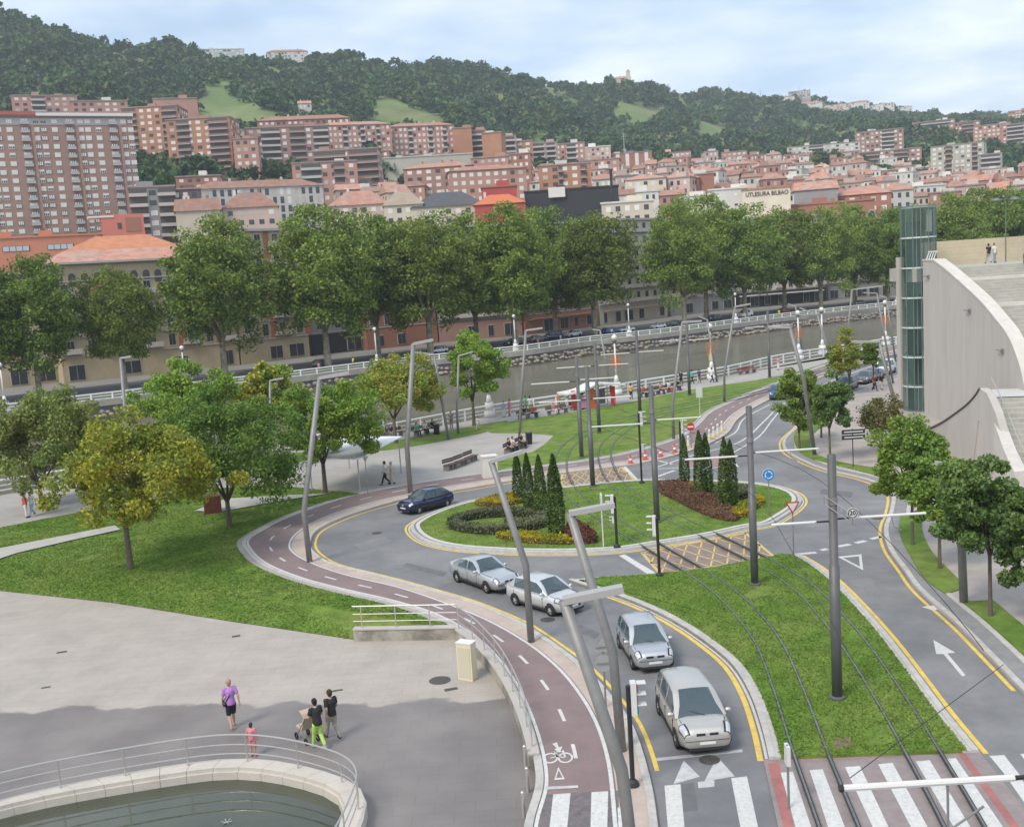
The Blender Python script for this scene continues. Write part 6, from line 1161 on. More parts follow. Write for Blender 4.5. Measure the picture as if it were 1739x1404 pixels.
# low white guard at the wall head
for k in range(4): MB().tube([Lc(.1 + k * .55, .3, L_[0].z), Lc(.3 + k * .55, .5, L_[0].z + .75)], .04, 6).build('guard_post', M_RAILW, RAMP)
MB().tube([Lc(.1, .5, L_[0].z + .75), Lc(2.1, .5, L_[0].z + .75)], .05, 6).build('guard_rail', M_RAILW, RAMP)
# lower stair wing in front of the wall
of = -5.0
LW = thing('stair_wing', 'low concrete stair wing with pale sloping coping at the right', 'stairs', (wa.x, wa.y, 0))
cv_ = smooth([onwall(x, y, of) - o0 for x, y in ((1572, 731), (1600, 717), (1625, 700), (1645, 684), (1658, 669), (1664, 659))], 4); ext = [onwall(x, y, of) - o0 for x, y in ((1676, 668), (1690, 700), (1703, 745), (1714, 800))]
allp = cv_ + ext; m_ = len(allp); b = MB(); b.add([tuple(p) for p in allp] + [(p.x, p.y, 0) for p in allp], [(i, i + 1, m_ + i + 1, m_ + i) for i in range(m_ - 1)]); q = WN * .5
b.add([tuple(p) for p in allp] + [tuple(p + q) for p in allp], [(i, m_ + i, m_ + i + 1, i + 1) for i in range(m_ - 1)]); b.build('wall', M_WALL, LW)
MB().tube([p - WN * .02 for p in cv_], .075, 6).build('shadow_gap_line', M_DARK, LW)  # dark tube stands in for the shadow line along the wing's top
pn = [onwall(x, y, of - .07) - o0 for x, y in ((1612, 716), (1661, 714), (1652, 790), (1590, 790))]; b = MB(); b.add([tuple(p) for p in pn] + [tuple(p + WN * .1) for p in pn], [(0, 1, 2, 3), (0, 4, 5, 1), (1, 5, 6, 2), (0, 3, 7, 4)]); b.build('panel', M_WALL, LW)
c0 = D(1672, 661, 71) - o0; c1 = D(1697, 715, 67) - o0; c2 = D(1716, 765, 63.5) - o0; c3 = D(1733, 800, 61) - o0; cop = smooth([c0, c1, c2, c3], 6); side = Vector((.42, .12, 0))
for k in range(len(cop) - 1):
    a, c = cop[k], cop[k + 1].lerp(cop[k], .01); b = MB(); vs = []
    for p in (a, c):
        for sgn, z in ((-1, 0), (1, 0), (1, -max(p.z, .3)), (-1, -max(p.z, .3))): vs.append(p + side * sgn + Vector((0, 0, z)))
    b.add(vs, [(0, 1, 5, 4), (1, 2, 6, 5), (3, 0, 4, 7), (0, 3, 2, 1), (4, 5, 6, 7)]); b.build('coping_stone', M_COP, LW)
MB().tube([p + side * 1.25 + Vector((0, 0, .75)) for p in cop], .035, 6).build('handrail', M_STL, LW); [MB().tube([p + side * 1.25 + Vector((0, 0, -.5)), p + side * 1.25 + Vector((0, 0, .75))], .025, 5).build('rail_post', M_STL, LW) for p in cop[::4]]
dr = (cop[-1] - cop[0]); dr.z = 0; dr.normalize(); cr_ = Vector((-dr.y, dr.x, 0)); cr_ = cr_ if cr_.x > 0 else -cr_
N_S = 17
for k in range(N_S):
    t_ = k / N_S; p = cop[0].lerp(cop[-1], t_); z = max(.1, (1 - t_) * (cop[0].z - .6)); ctr = p + cr_ * 3.2; ctr.z = z - 1.0
    MB().box(ctr, ((cop[-1] - cop[0]).length / N_S * 1.02, 5.2, 2.0), rz=math.atan2(dr.y, dr.x)).build('step', M_STEP, LW)
lnd = cop[0] - dr * 2.2 + cr_ * 3.2; lnd.z = cop[0].z - 1.55; MB().box(lnd, (4.6, 5.2, 1.9), rz=math.atan2(dr.y, dr.x)).build('landing', mat('landing_pale', (.55, .54, .52), .6), LW)
# glass lift tower
M_TG = mat('tower_glass', (.075, .135, .12), .05, spec=.7, alpha=.5, objvar=.5); M_TF = mat('tower_frame', (.20, .25, .23), .4, metal=.4); M_TS = mat('tower_slab', (.60, .63, .60), .6); M_TC = mat('tower_core', (.055, .075, .07), .5)
pc = D(1563, 700, 95.5); tw = thing('lift_tower', 'green glass lift tower beside the ramp wall', 'tower', (pc.x, pc.y, 0)); TH = D(1563, 352, 95.5).z; RT = 1.5; NS = 14
for k in range(NS):
    a0 = 2 * PI * k / NS; a1 = 2 * PI * (k + 1) / NS; z = 0; zs = [0] + [TH - 2.65 * j for j in range(6, -1, -1)]; zs = [q for q in zs if q >= 0]
    for z0_, z1_ in zip(zs, zs[1:]): b = MB(); b.add([(RT * math.cos(a0), RT * math.sin(a0), z0_ + .06), (RT * math.cos(a1), RT * math.sin(a1), z0_ + .06), (RT * math.cos(a1), RT * math.sin(a1), z1_ - .06), (RT * math.cos(a0), RT * math.sin(a0), z1_ - .06)], [(0, 1, 2, 3)]); b.build('pane', M_TG, tw, fixn=False)
    MB().tube([(RT * math.cos(a0), RT * math.sin(a0), 0), (RT * math.cos(a0), RT * math.sin(a0), TH)], .035, 5).build('mullion', M_TF, tw)
for z in zs[1:]: MB().lathe([(RT * 1.01, z - .06), (RT * 1.01, z + .06)], n=NS).build('floor_ring', M_TS, tw)
MB().lathe([(RT * 1.03, TH), (RT * 1.03, TH + .12)], n=NS).build('roof', M_TF, tw); MB().bx(-.75, .1, -.3, .9, .1, TH - 1.2).build('lift_shaft', M_TC, tw); MB().bx(.35, .8, -1.1, -1.02, TH - 2.2, TH - .3).build('white_panel', M_SHUT, tw); MB().bx(-.6, .5, -1.0, .4, TH - 7.6, TH - 5.4).build('lift_car', mat('lift_car', (.16, .2, .19), .3, metal=.3), tw); [MB().tube([(x, -.9, 0), (x, -.9, TH)], .03, 5).build('guide_rail', M_TS, tw) for x in (-.5, .35)]
p = D(1532, 700, 96.5); o = MB().bx(-.22, .22, -.4, .4, 0, D(1532, 437, 96.5).z).build('pilaster', M_WALL); o.location = (p.x, p.y, 0); o.name = 'concrete_pilaster'; tag(o, 'slim pale concrete pilaster left of the lift tower', 'pilaster')
# twin globe lamp on the deck
p = D(1708, 437, 97); t = thing('twin_lamp', 'green twin-headed lamp on the ramp deck', 'lamp', (p.x, p.y, zd)); HL = D(1708, 336, 97).z - zd; M_LG = mat('lamp_green', (.14, .18, .15), .5, metal=.3); MB().tube([(0, 0, 0), (0, 0, HL)], [.06, .045], 8).build('pole', M_LG, t); MB().tube([(-.85, 0, HL - .1), (.85, 0, HL - .1)], .03, 6).build('crossarm', M_LG, t)
for s in (-.85, .85): MB().lathe([(.08, HL + .05), (.45, HL - .1), (.5, HL - .2), (.3, HL - .28)], (s, 0, 0), 14).build('lamp_head', M_LG, t)

# ================================================================ CARS
M_SEAT = mat('cabin_dark', (.03, .03, .032), .8); M_SEAT2 = mat('seat_cloth', (.10, .10, .105), .9); M_TYRE = mat('tyre', (.018, .018, .018), .85); M_RIMM = mat('alloy', (.48, .48, .49), .4, metal=.2); M_CGL = mat('car_glass', (.10, .14, .165), .03, spec=.6, alpha=.68); M_PLAST = mat('black_plastic', (.025, .025, .027), .6); M_HL = mat('headlight', (.52, .54, .56), .06, spec=.9, coat=1); M_TL = mat('taillight', (.35, .02, .02), .2); M_PLATE = mat('plate', (.75, .75, .72), .5)
def paintm(name, c, metal=.8, rough=.36): return mat(name, c, rough, metal=metal, coat=.7, spec=.5)
CARS = {}
def car_proto(key, L, Wd, H, belt, hood, xa, xb, xc, xd, deck, wr, fx, rx, wins, nose=.30, sides=2, grille='bar', arch=None):
    """meshes of one body style; x forward, origin at the ground under the middle. xa..xd: windscreen foot, roof front, roof rear, rear window foot"""
    w = Wd / 2; hx = L / 2; parts = []
    xs = sorted(set([-hx, -hx + .03, -hx + .12, -hx + .3, -hx + .6, xd, (xd + xc) / 2, xc, 0, .3, xb, xa, xa + .2, xa + .45, hx - .6, hx - .35, hx - .18, hx - .07, hx - .015, hx]))
    def ztop(x):
        if x >= xa: t = (x - xa) / (hx - xa); return belt + .02 + (hood - belt - .02) * t - (.10 * max(0, (t - .80) / .2) ** 2)
        if x <= xd: t = (xd - x) / (xd + hx + 1e-6) if xd > -hx + .05 else 0; return belt + (deck - belt) * min(1, t * 1.2) - .10 * max(0, t - .7)
        return belt
    def hw(x):
        f = (x / hx); e = abs(f) ** 6; return w * (1 - (.16 if f > 0 else .10) * e - .015 * f * f)
    def zb(x): return .20 + .10 * max(0, abs(x) / hx - .82) / .18
    def sect(x):
        W_ = hw(x); zt = ztop(x); z0 = zb(x)
        if x > hx - .40: zt -= .09 * ((x - hx + .40) / .40) ** 2
        if abs(x) > hx - .002: zt = min(zt, (hood - .13) if x > 0 else .80); z0 = .32; W_ *= .93
        return [(0, z0), (W_ * .80, z0), (W_ * .96, z0 + .08), (W_, .46), (W_ * 1.0, .60), (W_ * .975, max(.62, zt - .10)), (W_ * .90, max(.64, zt - .025)), (W_ * .55, max(.65, zt + .012)), (0, max(.65, zt + .02))]
    b = MB(); rows = []
    for x in xs:
        pr = sect(x)
        rows.append([(x, -y, z) for y, z in pr[::-1]] + [(x, y, z) for y, z in pr[1:]])
    m = len(rows[0]); vs = [v for r in rows for v in r]
    b.add(vs, [(i * m + j, i * m + j + 1, (i + 1) * m + j + 1, (i + 1) * m + j) for i in range(len(rows) - 1) for j in range(m - 1)] + [tuple(range(m)), tuple(range(len(rows) * m - 1, (len(rows) - 1) * m - 1, -1))])
    parts.append(('body', b, 'P', True, None))
    # greenhouse
    gx = sorted(set(list(np.linspace(xd, xc, 5)) + list(np.linspace(xc, xb, 7)) + list(np.linspace(xb, xa, 6)) + [q for ww in wins for q in ww]))
    def zr(x):
        if x > xb: t = (x - xb) / (xa - xb); return H - (H - belt) * (t * .88 + .12 * t * t) - 0
        if x < xc: t = (xc - x) / (xc - xd); return H - .04 - (H - .04 - (deck if xd > -hx + .25 else belt)) * (t * .8 + .2 * t * t)
        t = (x - xc) / (xb - xc); return H - .04 * (1 - t) ** 2 - .015 * t * t + .02 * math.sin(PI * t)
    gr = []
    for x in gx:
        z1 = max(zr(x), belt + .001); h = z1 - belt; yb_ = hw(x) * .955; yt = yb_ - (.30 * h / (H - belt)) * (w * .62); yt2 = yt - .10 * min(1, h / .3)
        pr = [(yb_, belt - .03), (yb_ * .995, belt + .05 * h), (yt + .02, belt + h * .86), (yt - .03, belt + h * .955), (yt2 - .08, belt + h * .995), (0, z1 + .015 * min(1, h * 3))]
        gr.append([(x, -y, z) for y, z in pr] + [(x, y, z) for y, z in pr[:-1][::-1]])
    mm = len(gr[0]); cat_ = {}
    for i in range(len(gr) - 1):
        xm = (gx[i] + gx[i + 1]) / 2
        for j in range(mm - 1):
            key_ = 'roof'
            side_j = j if j < 5 else mm - 2 - j; sd_ = 'L' if j >= 5 else 'R'
            if side_j == 1:
                for wi, (u, v) in enumerate(wins):
                    if min(u, v) - 1e-6 < xm < max(u, v) + 1e-6: key_ = 'side_window%s%d' % (sd_, wi)
            elif side_j >= 4 or (side_j == 3):
                if xm > xb + .04 and xm < xa - .02: key_ = 'windscreen' if side_j == 4 else 'roof'
                elif xm < xc - .04 and xm > xd + .02: key_ = 'rear_window' if side_j == 4 else 'roof'
            cat_.setdefault(key_, []).append((gr[i][j], gr[i][j + 1], gr[i + 1][j + 1], gr[i + 1][j]))
    for key_, qs in cat_.items():
        q = MB(); idx = {}
        for f in qs:
            ids = []
            for v in f:
                kk = tuple(round(c, 4) for c in v)
                if kk not in idx: idx[kk] = len(q.v); q.v.append(v)
                ids.append(idx[kk])
            ids = [i for n_, i in enumerate(ids) if i not in ids[:n_]]
            if len(ids) > 2: q.f.append(tuple(ids)); q.m.append(0)
        parts.append(('roof' if key_ == 'roof' else ('side_window' if key_.startswith('side') else key_), q, 'P' if key_ == 'roof' else M_CGL, True, None))
    for s in (-1, 1):
        for x, nm in ((fx, 'f'), (rx, 'r')):
            ar = wr * 1.14; a_ = MB(); yo = s * (hw(x) + .006); yi = s * w * .62; pts_ = [(x + ar * math.cos(t), ar * math.sin(t) + wr) for t in np.linspace(-.25, PI + .25, 15)]
            a_.add([(u, yo, v) for u, v in pts_] + [(u, yi, v) for u, v in pts_], [tuple(range(15)), tuple(range(29, 14, -1))] + [(i, i + 1, 16 + i, 15 + i) for i in range(14)]); parts.append(('wheel_arch', a_, M_PLAST, False, None))
            ty = MB(); prof = [(wr * .62, -.10), (wr * .94, -.105), (wr, -.07), (wr, .07), (wr * .94, .105), (wr * .62, .10)]; n_ = 20
            vs = [(r_ * math.cos(2 * PI * k / n_), z_, r_ * math.sin(2 * PI * k / n_)) for r_, z_ in prof for k in range(n_)]; ty.add([(x + u, s * (hw(x) - .085) + v, wr + z_) for u, v, z_ in vs], [(i * n_ + k, i * n_ + (k + 1) % n_, (i + 1) * n_ + (k + 1) % n_, (i + 1) * n_ + k) for i in range(len(prof) - 1) for k in range(n_)]); 
            rm = MB(); yr = s * (hw(x) + .018); rm.add([(x, yr + s * .0, wr)] + [(x + wr * .64 * math.cos(2 * PI * k / n_), yr - s * .02, wr + wr * .64 * math.sin(2 * PI * k / n_)) for k in range(n_)], [(0, k + 1, (k + 1) % n_ + 1) for k in range(n_)])
            hub = MB()
            for k in range(5): a0 = 2 * PI * k / 5; hub.add([(x + wr * rr_ * math.cos(a0 + da), yr + s * .004, wr + wr * rr_ * math.sin(a0 + da)) for rr_, da in ((.22, .45), (.55, .28), (.55, .98), (.22, .8))], [(0, 1, 2, 3)])
            parts.append(('wheel', ty, M_TYRE, True, [('rim', rm, M_RIMM), ('spoke_gap', hub, M_PLAST)]))
        def patch(x0, x1, t0, t1, nx, nt, out):
            q = MB(); vs_ = []
            for i in range(nx + 1):
                x = x0 + (x1 - x0) * i / nx; pr_ = sect(x)
                for j in range(nt + 1):
                    # the inner edge sweeps back along the wing
                    t = t0 + (t1 - t0) * j / nt; k_ = min(int(t), len(pr_) - 2); u = t - k_; y_ = pr_[k_][0] * (1 - u) + pr_[k_ + 1][0] * u; z_ = pr_[k_][1] * (1 - u) + pr_[k_ + 1][1] * u; vs_.append((x + out, s * (y_ + out * .6), z_ + out * .7))
            q.add(vs_, [(i * (nt + 1) + j, i * (nt + 1) + j + 1, (i + 1) * (nt + 1) + j + 1, (i + 1) * (nt + 1) + j) for i in range(nx) for j in range(nt)]); return q
        parts.append(('headlight_surround', patch(hx - nose - .05, hx - .02, 4.45, 6.5, 6, 5, .008), M_PLAST, True, None)); parts.append(('headlight', patch(hx - nose - .0, hx - .035, 4.7, 6.3, 6, 5, .016), M_HL, True, None)); parts.append(('taillight', patch(-hx + .03, -hx + .22, 3.9, 5.6, 3, 4, -.014), M_TL, True, None))
        parts.append(('bonnet_gap', MB().tube([(xa + .1 + (hx - .5 - xa - .1) * k / 5, s * hw(xa + .1 + (hx - .5 - xa - .1) * k / 5) * .84, ztop(xa + .1 + (hx - .5 - xa - .1) * k / 5) - .008) for k in range(6)], .009, 4), M_PLAST, False, None))
        mir = MB().ball((xa - .22, s * (w + .07), belt + .07), .1, 10, 0, (.75, 1.15, .85)); parts.append(('mirror', mir, 'P', True, None))
        for x in ((xa + xc) / 2 - .12,) + (((xa + xc) / 2 - 1.0,) if sides > 1 else ()): parts.append(('door_handle', MB().bx(x - .1, x + .1, s * (hw(x) * .985) - .02, s * (hw(x) * .985) + .02, belt - .20, belt - .16), 'P', False, None))
        for x in [wins[0][0] + .02] + [ww[1] - .0 for ww in wins]: parts.append(('door_gap', MB().bx(x - .008, x + .008, s * hw(x) * .99 - .012, s * hw(x) + .004 * s + .0, .34, belt - .12) if s > 0 else MB().bx(x - .008, x + .008, s * hw(x) - .004, s * hw(x) * .99 + .012, .34, belt - .12), M_PLAST, False, None))
        parts.append(('sill_trim', MB().bx(rx + wr * 1.2, fx - wr * 1.2, min(s * (w * .96), s * (w + .004)), max(s * (w * .96), s * (w + .004)), .22, .30), M_PLAST, False, None))
    fw = hw(hx - .1)
    zf = hood - .13; xf = hx + .004; gb = lambda y0, y1, z0, z1, dx=.012: MB().bx(hx - .03, xf + dx, y0, y1, z0, z1)
    if grille == 'kidney':
        for s in (-1, 1): parts.append(('grille', gb(min(s * .04, s * .26), max(s * .04, s * .26), zf - .10, zf - .01), M_PLAST, False, None)); parts.append(('grille_frame', gb(min(s * .03, s * .27), max(s * .03, s * .27), zf - .11, zf, .006), M_RIMM, False, None))
    elif grille == 'mouth': parts.append(('grille', gb(-.42, .42, .40, .50), M_PLAST, False, None)); parts.append(('grille', gb(-.3, .3, zf - .05, zf - .015), M_PLAST, False, None))
    else: parts.append(('grille', gb(-.36, .36, zf - .085, zf - .01), M_PLAST, False, None)); parts.append(('badge', gb(-.07, .07, zf - .09, zf - .005, .02), M_RIMM, False, None))
    parts.append(('lower_intake', MB().bx(hx - .12, hx - .004, -.62, .62, .21, .33), M_PLAST, False, None)); parts.append(('bumper_strip', gb(-w * .80, w * .80, .535, .55, .010), M_PLAST, False, None))
    for s in (-1, 1): parts.append(('fog_lamp', MB().ball((hx - .055, s * w * .72, .40), .05, 8, 0, (.6, 1.2, .8)), M_HL, True, None))
    parts.append(('number_plate', gb(-.26, .26, .42, .50, .02), M_PLATE, False, None)); parts.append(('number_plate', MB().bx(-hx - .022, -hx + .02, -.26, .26, .55, .66), M_PLATE, False, None))
    parts.append(('cabin_floor', MB().bx(xd + .12, xa - .1, -w * .84, w * .84, belt - .02, belt + .028), M_SEAT, False, None))
    for x in ([xb - .35, (xb + xc) / 2 - .42] if xd < -1.5 else [xb - .3]):
        for y in (-.38, .38): parts.append(('seat', MB().box((x, y, belt + .14), (.14, .46, .34), rot=Matrix.Rotation(-.18, 3, 'Y')).box((x - .05, y, belt + .38), (.10, .25, .16)), M_SEAT2, False, None))
    parts.append(('dashboard', MB().bx(xa - .55, xa - .12, -w * .8, w * .8, belt + .02, belt + .07), M_SEAT, False, None))
    parts.append(('bumper_trim', MB().bx(-hx + .05, hx - .05, -.5, .5, .19, .24), M_PLAST, False, None))
    parts.append(('wiper', MB().tube([(xa + .0, .15, belt + .035), (xa - .25, -.45, belt + .17)], .012, 4), M_PLAST, False, None))
    out = []
    for nm, q, mt, sm_, subs in parts:
        me = q.mesh(nm, mt if mt != 'P' else None, sm_)
        bm = bmesh.new(); bm.from_mesh(me); bmesh.ops.recalc_face_normals(bm, faces=bm.faces)
        if nm == 'body':
            bmesh.ops.subdivide_edges(bm, edges=bm.edges[:], cuts=1, use_grid_fill=True, smooth=.6) if False else None
        bm.to_mesh(me); bm.free(); out.append((nm, me, mt == 'P', [(a, c.mesh(a, d)) for a, c, d in (subs or [])]))
    CARS[key] = out; return out
car_proto('hatch3', 3.95, 1.68, 1.43, .88, .83, .90, .18, -1.15, -1.86, .90, .29, 1.22, -1.28, [(.62, -.30), (-.38, -1.25)], sides=1)
car_proto('sedan', 4.47, 1.74, 1.40, .90, .84, .80, .05, -1.02, -1.72, .99, .31, 1.36, -1.36, [(.52, -.32), (-.40, -1.22)], grille='kidney', nose=.26)
car_proto('fiesta', 3.98, 1.72, 1.46, .92, .85, 1.04, .24, -1.25, -1.85, .98, .30, 1.24, -1.25, [(.72, -.28), (-.36, -1.32)], grille='mouth', nose=.42)
car_proto('punto', 3.86, 1.66, 1.49, .92, .87, 1.02, .30, -1.42, -1.86, .92, .285, 1.20, -1.26, [(.72, -.18), (-.26, -.98), (-1.06, -1.55)], nose=.28)
car_proto('mpv', 4.36, 1.81, 1.63, 1.0, .93, 1.36, .42, -1.60, -2.08, 1.02, .33, 1.36, -1.34, [(1.02, -.08), (-.16, -1.05), (-1.13, -1.78)], grille='bar', nose=.40)
car_proto('van', 4.4, 1.83, 1.82, 1.05, .98, 1.35, .75, -2.05, -2.17, 1.1, .31, 1.36, -1.34, [(1.12, .1), (.0, -.95)], nose=.3)
def car(label, key, col, a_px, f_px, side, z=0.0, group=None, s=.94):
    """a_px, f_px: where the visible rear and front tyres touch the road; side = +1 when those are the left-hand wheels"""
    A = G(*a_px, z); Fp = G(*f_px, z); d = (Fp - A).normalized(); lft = Vector((-d.y, d.x, 0)); mid_ = (A + Fp) / 2 - lft * side * .76
    t = thing('car', label, 'car' if key != 'van' else 'van', (mid_.x, mid_.y, z), math.atan2(d.y, d.x), group); M_ = col; t.scale = (s, s, s)
    for nm, me, pt, subs in CARS[key]:
        o = put(nm, me, t)
        if pt: o.material_slots[0].link = 'OBJECT'; o.material_slots[0].material = M_
        for sn, sm2 in subs: put(sn, sm2, o)
    return t
P_NAVY = paintm('paint_navy', (.02, .028, .085), .4, .25); P_SIL = paintm('paint_silver', (.60, .605, .61)); P_SIL2 = paintm('paint_silver_white', (.68, .68, .67), .6); P_CHAMP = paintm('paint_champagne', (.62, .585, .53), .7); P_BLUE = paintm('paint_blue', (.03, .10, .26), .4); P_BLK = paintm('paint_black', (.015, .015, .018), .3, .25); P_WHT = paintm('paint_white', (.75, .75, .73), 0, .35); P_GREY = paintm('paint_grey', (.16, .165, .17), .5)
car('dark blue three-door hatchback entering the roundabout', 'hatch3', P_NAVY, (757, 861), (715, 872), 1)
car('silver saloon with twin grille, last in the queue', 'sedan', P_SIL, (782, 990), (822, 1005), -1)
car('silver white hatchback half hidden by a lamp post', 'fiesta', P_SIL2, (886, 1031), (925, 1043), -1)
car('silver estate-like hatchback second from the stop line', 'punto', P_SIL, (1050, 1098), (1075, 1139), -1)
car('champagne people carrier waiting at the stop line', 'mpv', P_CHAMP, (1124, 1216), (1149, 1264), -1)
car('blue car coming down the upper road', 'fiesta', P_BLUE, (1310, 668), (1306, 685), -1)
up_ = [((1440, 668), (1458, 660)), ((1472, 655), (1490, 648)), ((1500, 643), (1518, 636))]
car('black car parked nearest on the upper road', 'mpv', P_BLK, (1463, 656), (1437, 669), 1, group='cars parked on the upper road'); car('dark car parked in the middle of the upper road row', 'hatch3', P_GREY, (1492, 645), (1470, 655), 1, group='cars parked on the upper road'); car('white van parked beyond the dark cars', 'van', P_WHT, (1526, 629), (1503, 640), 1, group='cars parked on the upper road'); car('black saloon parked between the middle car and the van', 'sedan', P_BLK, (1507, 640), (1483, 651), 1, group='cars parked on the upper road')
fd = (FB[12] - FB[9]).normalized()
for i, (x, key, col, cn) in enumerate(((535, 'hatch3', P_GREY, 'grey'), (735, 'punto', P_SIL, 'silver'), (865, 'mpv', P_BLK, 'black'), (905, 'sedan', P_GREY, 'grey'), (932, 'van', P_NAVY, 'dark blue'), (967, 'fiesta', P_WHT, 'white'), (1030, 'punto', P_BLUE, 'blue'), (1057, 'sedan', P_SIL, 'silver'), (1112, 'fiesta', P_SIL2, 'pale'), (1141, 'hatch3', P_GREY, 'grey'), (1208, 'mpv', P_BLK, 'black'), (1262, 'van', P_WHT, 'white'), (1330, 'hatch3', paintm('paint_red', (.3, .02, .02), .2), 'red'), (1455, 'fiesta', P_GREY, 'grey'))):
    p = far_off(x, 14.5); t = thing('car', '%s %s parked on the far bank, %s from the left' % (cn, 'van' if key == 'van' else 'car', ORD[i]), 'van' if key == 'van' else 'car', (p.x, p.y, .03), math.atan2(fd.y, fd.x) + (PI if i % 3 else 0), 'cars parked on the far bank')
    for nm, me, pt, subs in CARS[key]:
        if nm in ('door_gap', 'door_handle', 'wiper', 'sill_trim', 'bumper_trim'): continue
        o = put(nm, me, t)
        if pt: o.material_slots[0].link = 'OBJECT'; o.material_slots[0].material = col
# ================================================================ PEOPLE
def remeshed(b, vox, ratio=.4, sm=4):
    me = b.mesh('tmp', None); o = bpy.data.objects.new('tmp', me); COL.objects.link(o); r = o.modifiers.new('r', 'REMESH'); r.mode = 'VOXEL'; r.voxel_size = vox; s = o.modifiers.new('s', 'SMOOTH'); s.iterations = sm; s.factor = .5; d = o.modifiers.new('d', 'DECIMATE'); d.ratio = ratio
    dg = bpy.context.evaluated_depsgraph_get(); out = bpy.data.meshes.new_from_object(o.evaluated_get(dg)); bpy.data.objects.remove(o); out.materials.clear(); out.materials.append(None); out.polygons.foreach_set('use_smooth', [True] * len(out.polygons)); return out
V = Vector
POSES = {
 'walk':  dict(lean=.03, hip=.93, L=[(.16, .09, .52), (.30, .09, .10)], R=[(.03, -.09, .50), (-.28, -.09, .17)], aL=[(-.13, .25, 1.16), (-.10, .27, .90)], aR=[(.06, -.25, 1.15), (.22, -.24, .94)]),
 'walk2': dict(lean=.03, hip=.94, L=[(.04, .09, .50), (-.20, .09, .13)], R=[(.12, -.09, .52), (.20, -.09, .09)], aL=[(.03, .25, 1.15), (.14, .25, .90)], aR=[(-.10, -.25, 1.16), (-.12, -.27, .90)]),
 'stand': dict(lean=.0, hip=.95, L=[(.02, .10, .52), (0, .11, .09)], R=[(.01, -.10, .52), (.02, -.11, .09)], aL=[(0, .26, 1.16), (.06, .26, .90)], aR=[(.0, -.26, 1.16), (.08, -.24, .91)]),
 'push':  dict(lean=.09, hip=.93, L=[(.14, .09, .52), (.26, .09, .10)], R=[(.02, -.09, .50), (-.26, -.09, .16)], aL=[(.12, .25, 1.15), (.42, .20, 1.04)], aR=[(.12, -.25, 1.15), (.42, -.20, 1.04)]),
 'sit':   dict(lean=.05, hip=.52, L=[(.44, .11, .53), (.46, .12, .09)], R=[(.44, -.11, .53), (.50, -.12, .09)], aL=[(.10, .25, .74), (.34, .16, .62)], aR=[(.10, -.25, .74), (.34, -.16, .62)]),
}
FIG = {}
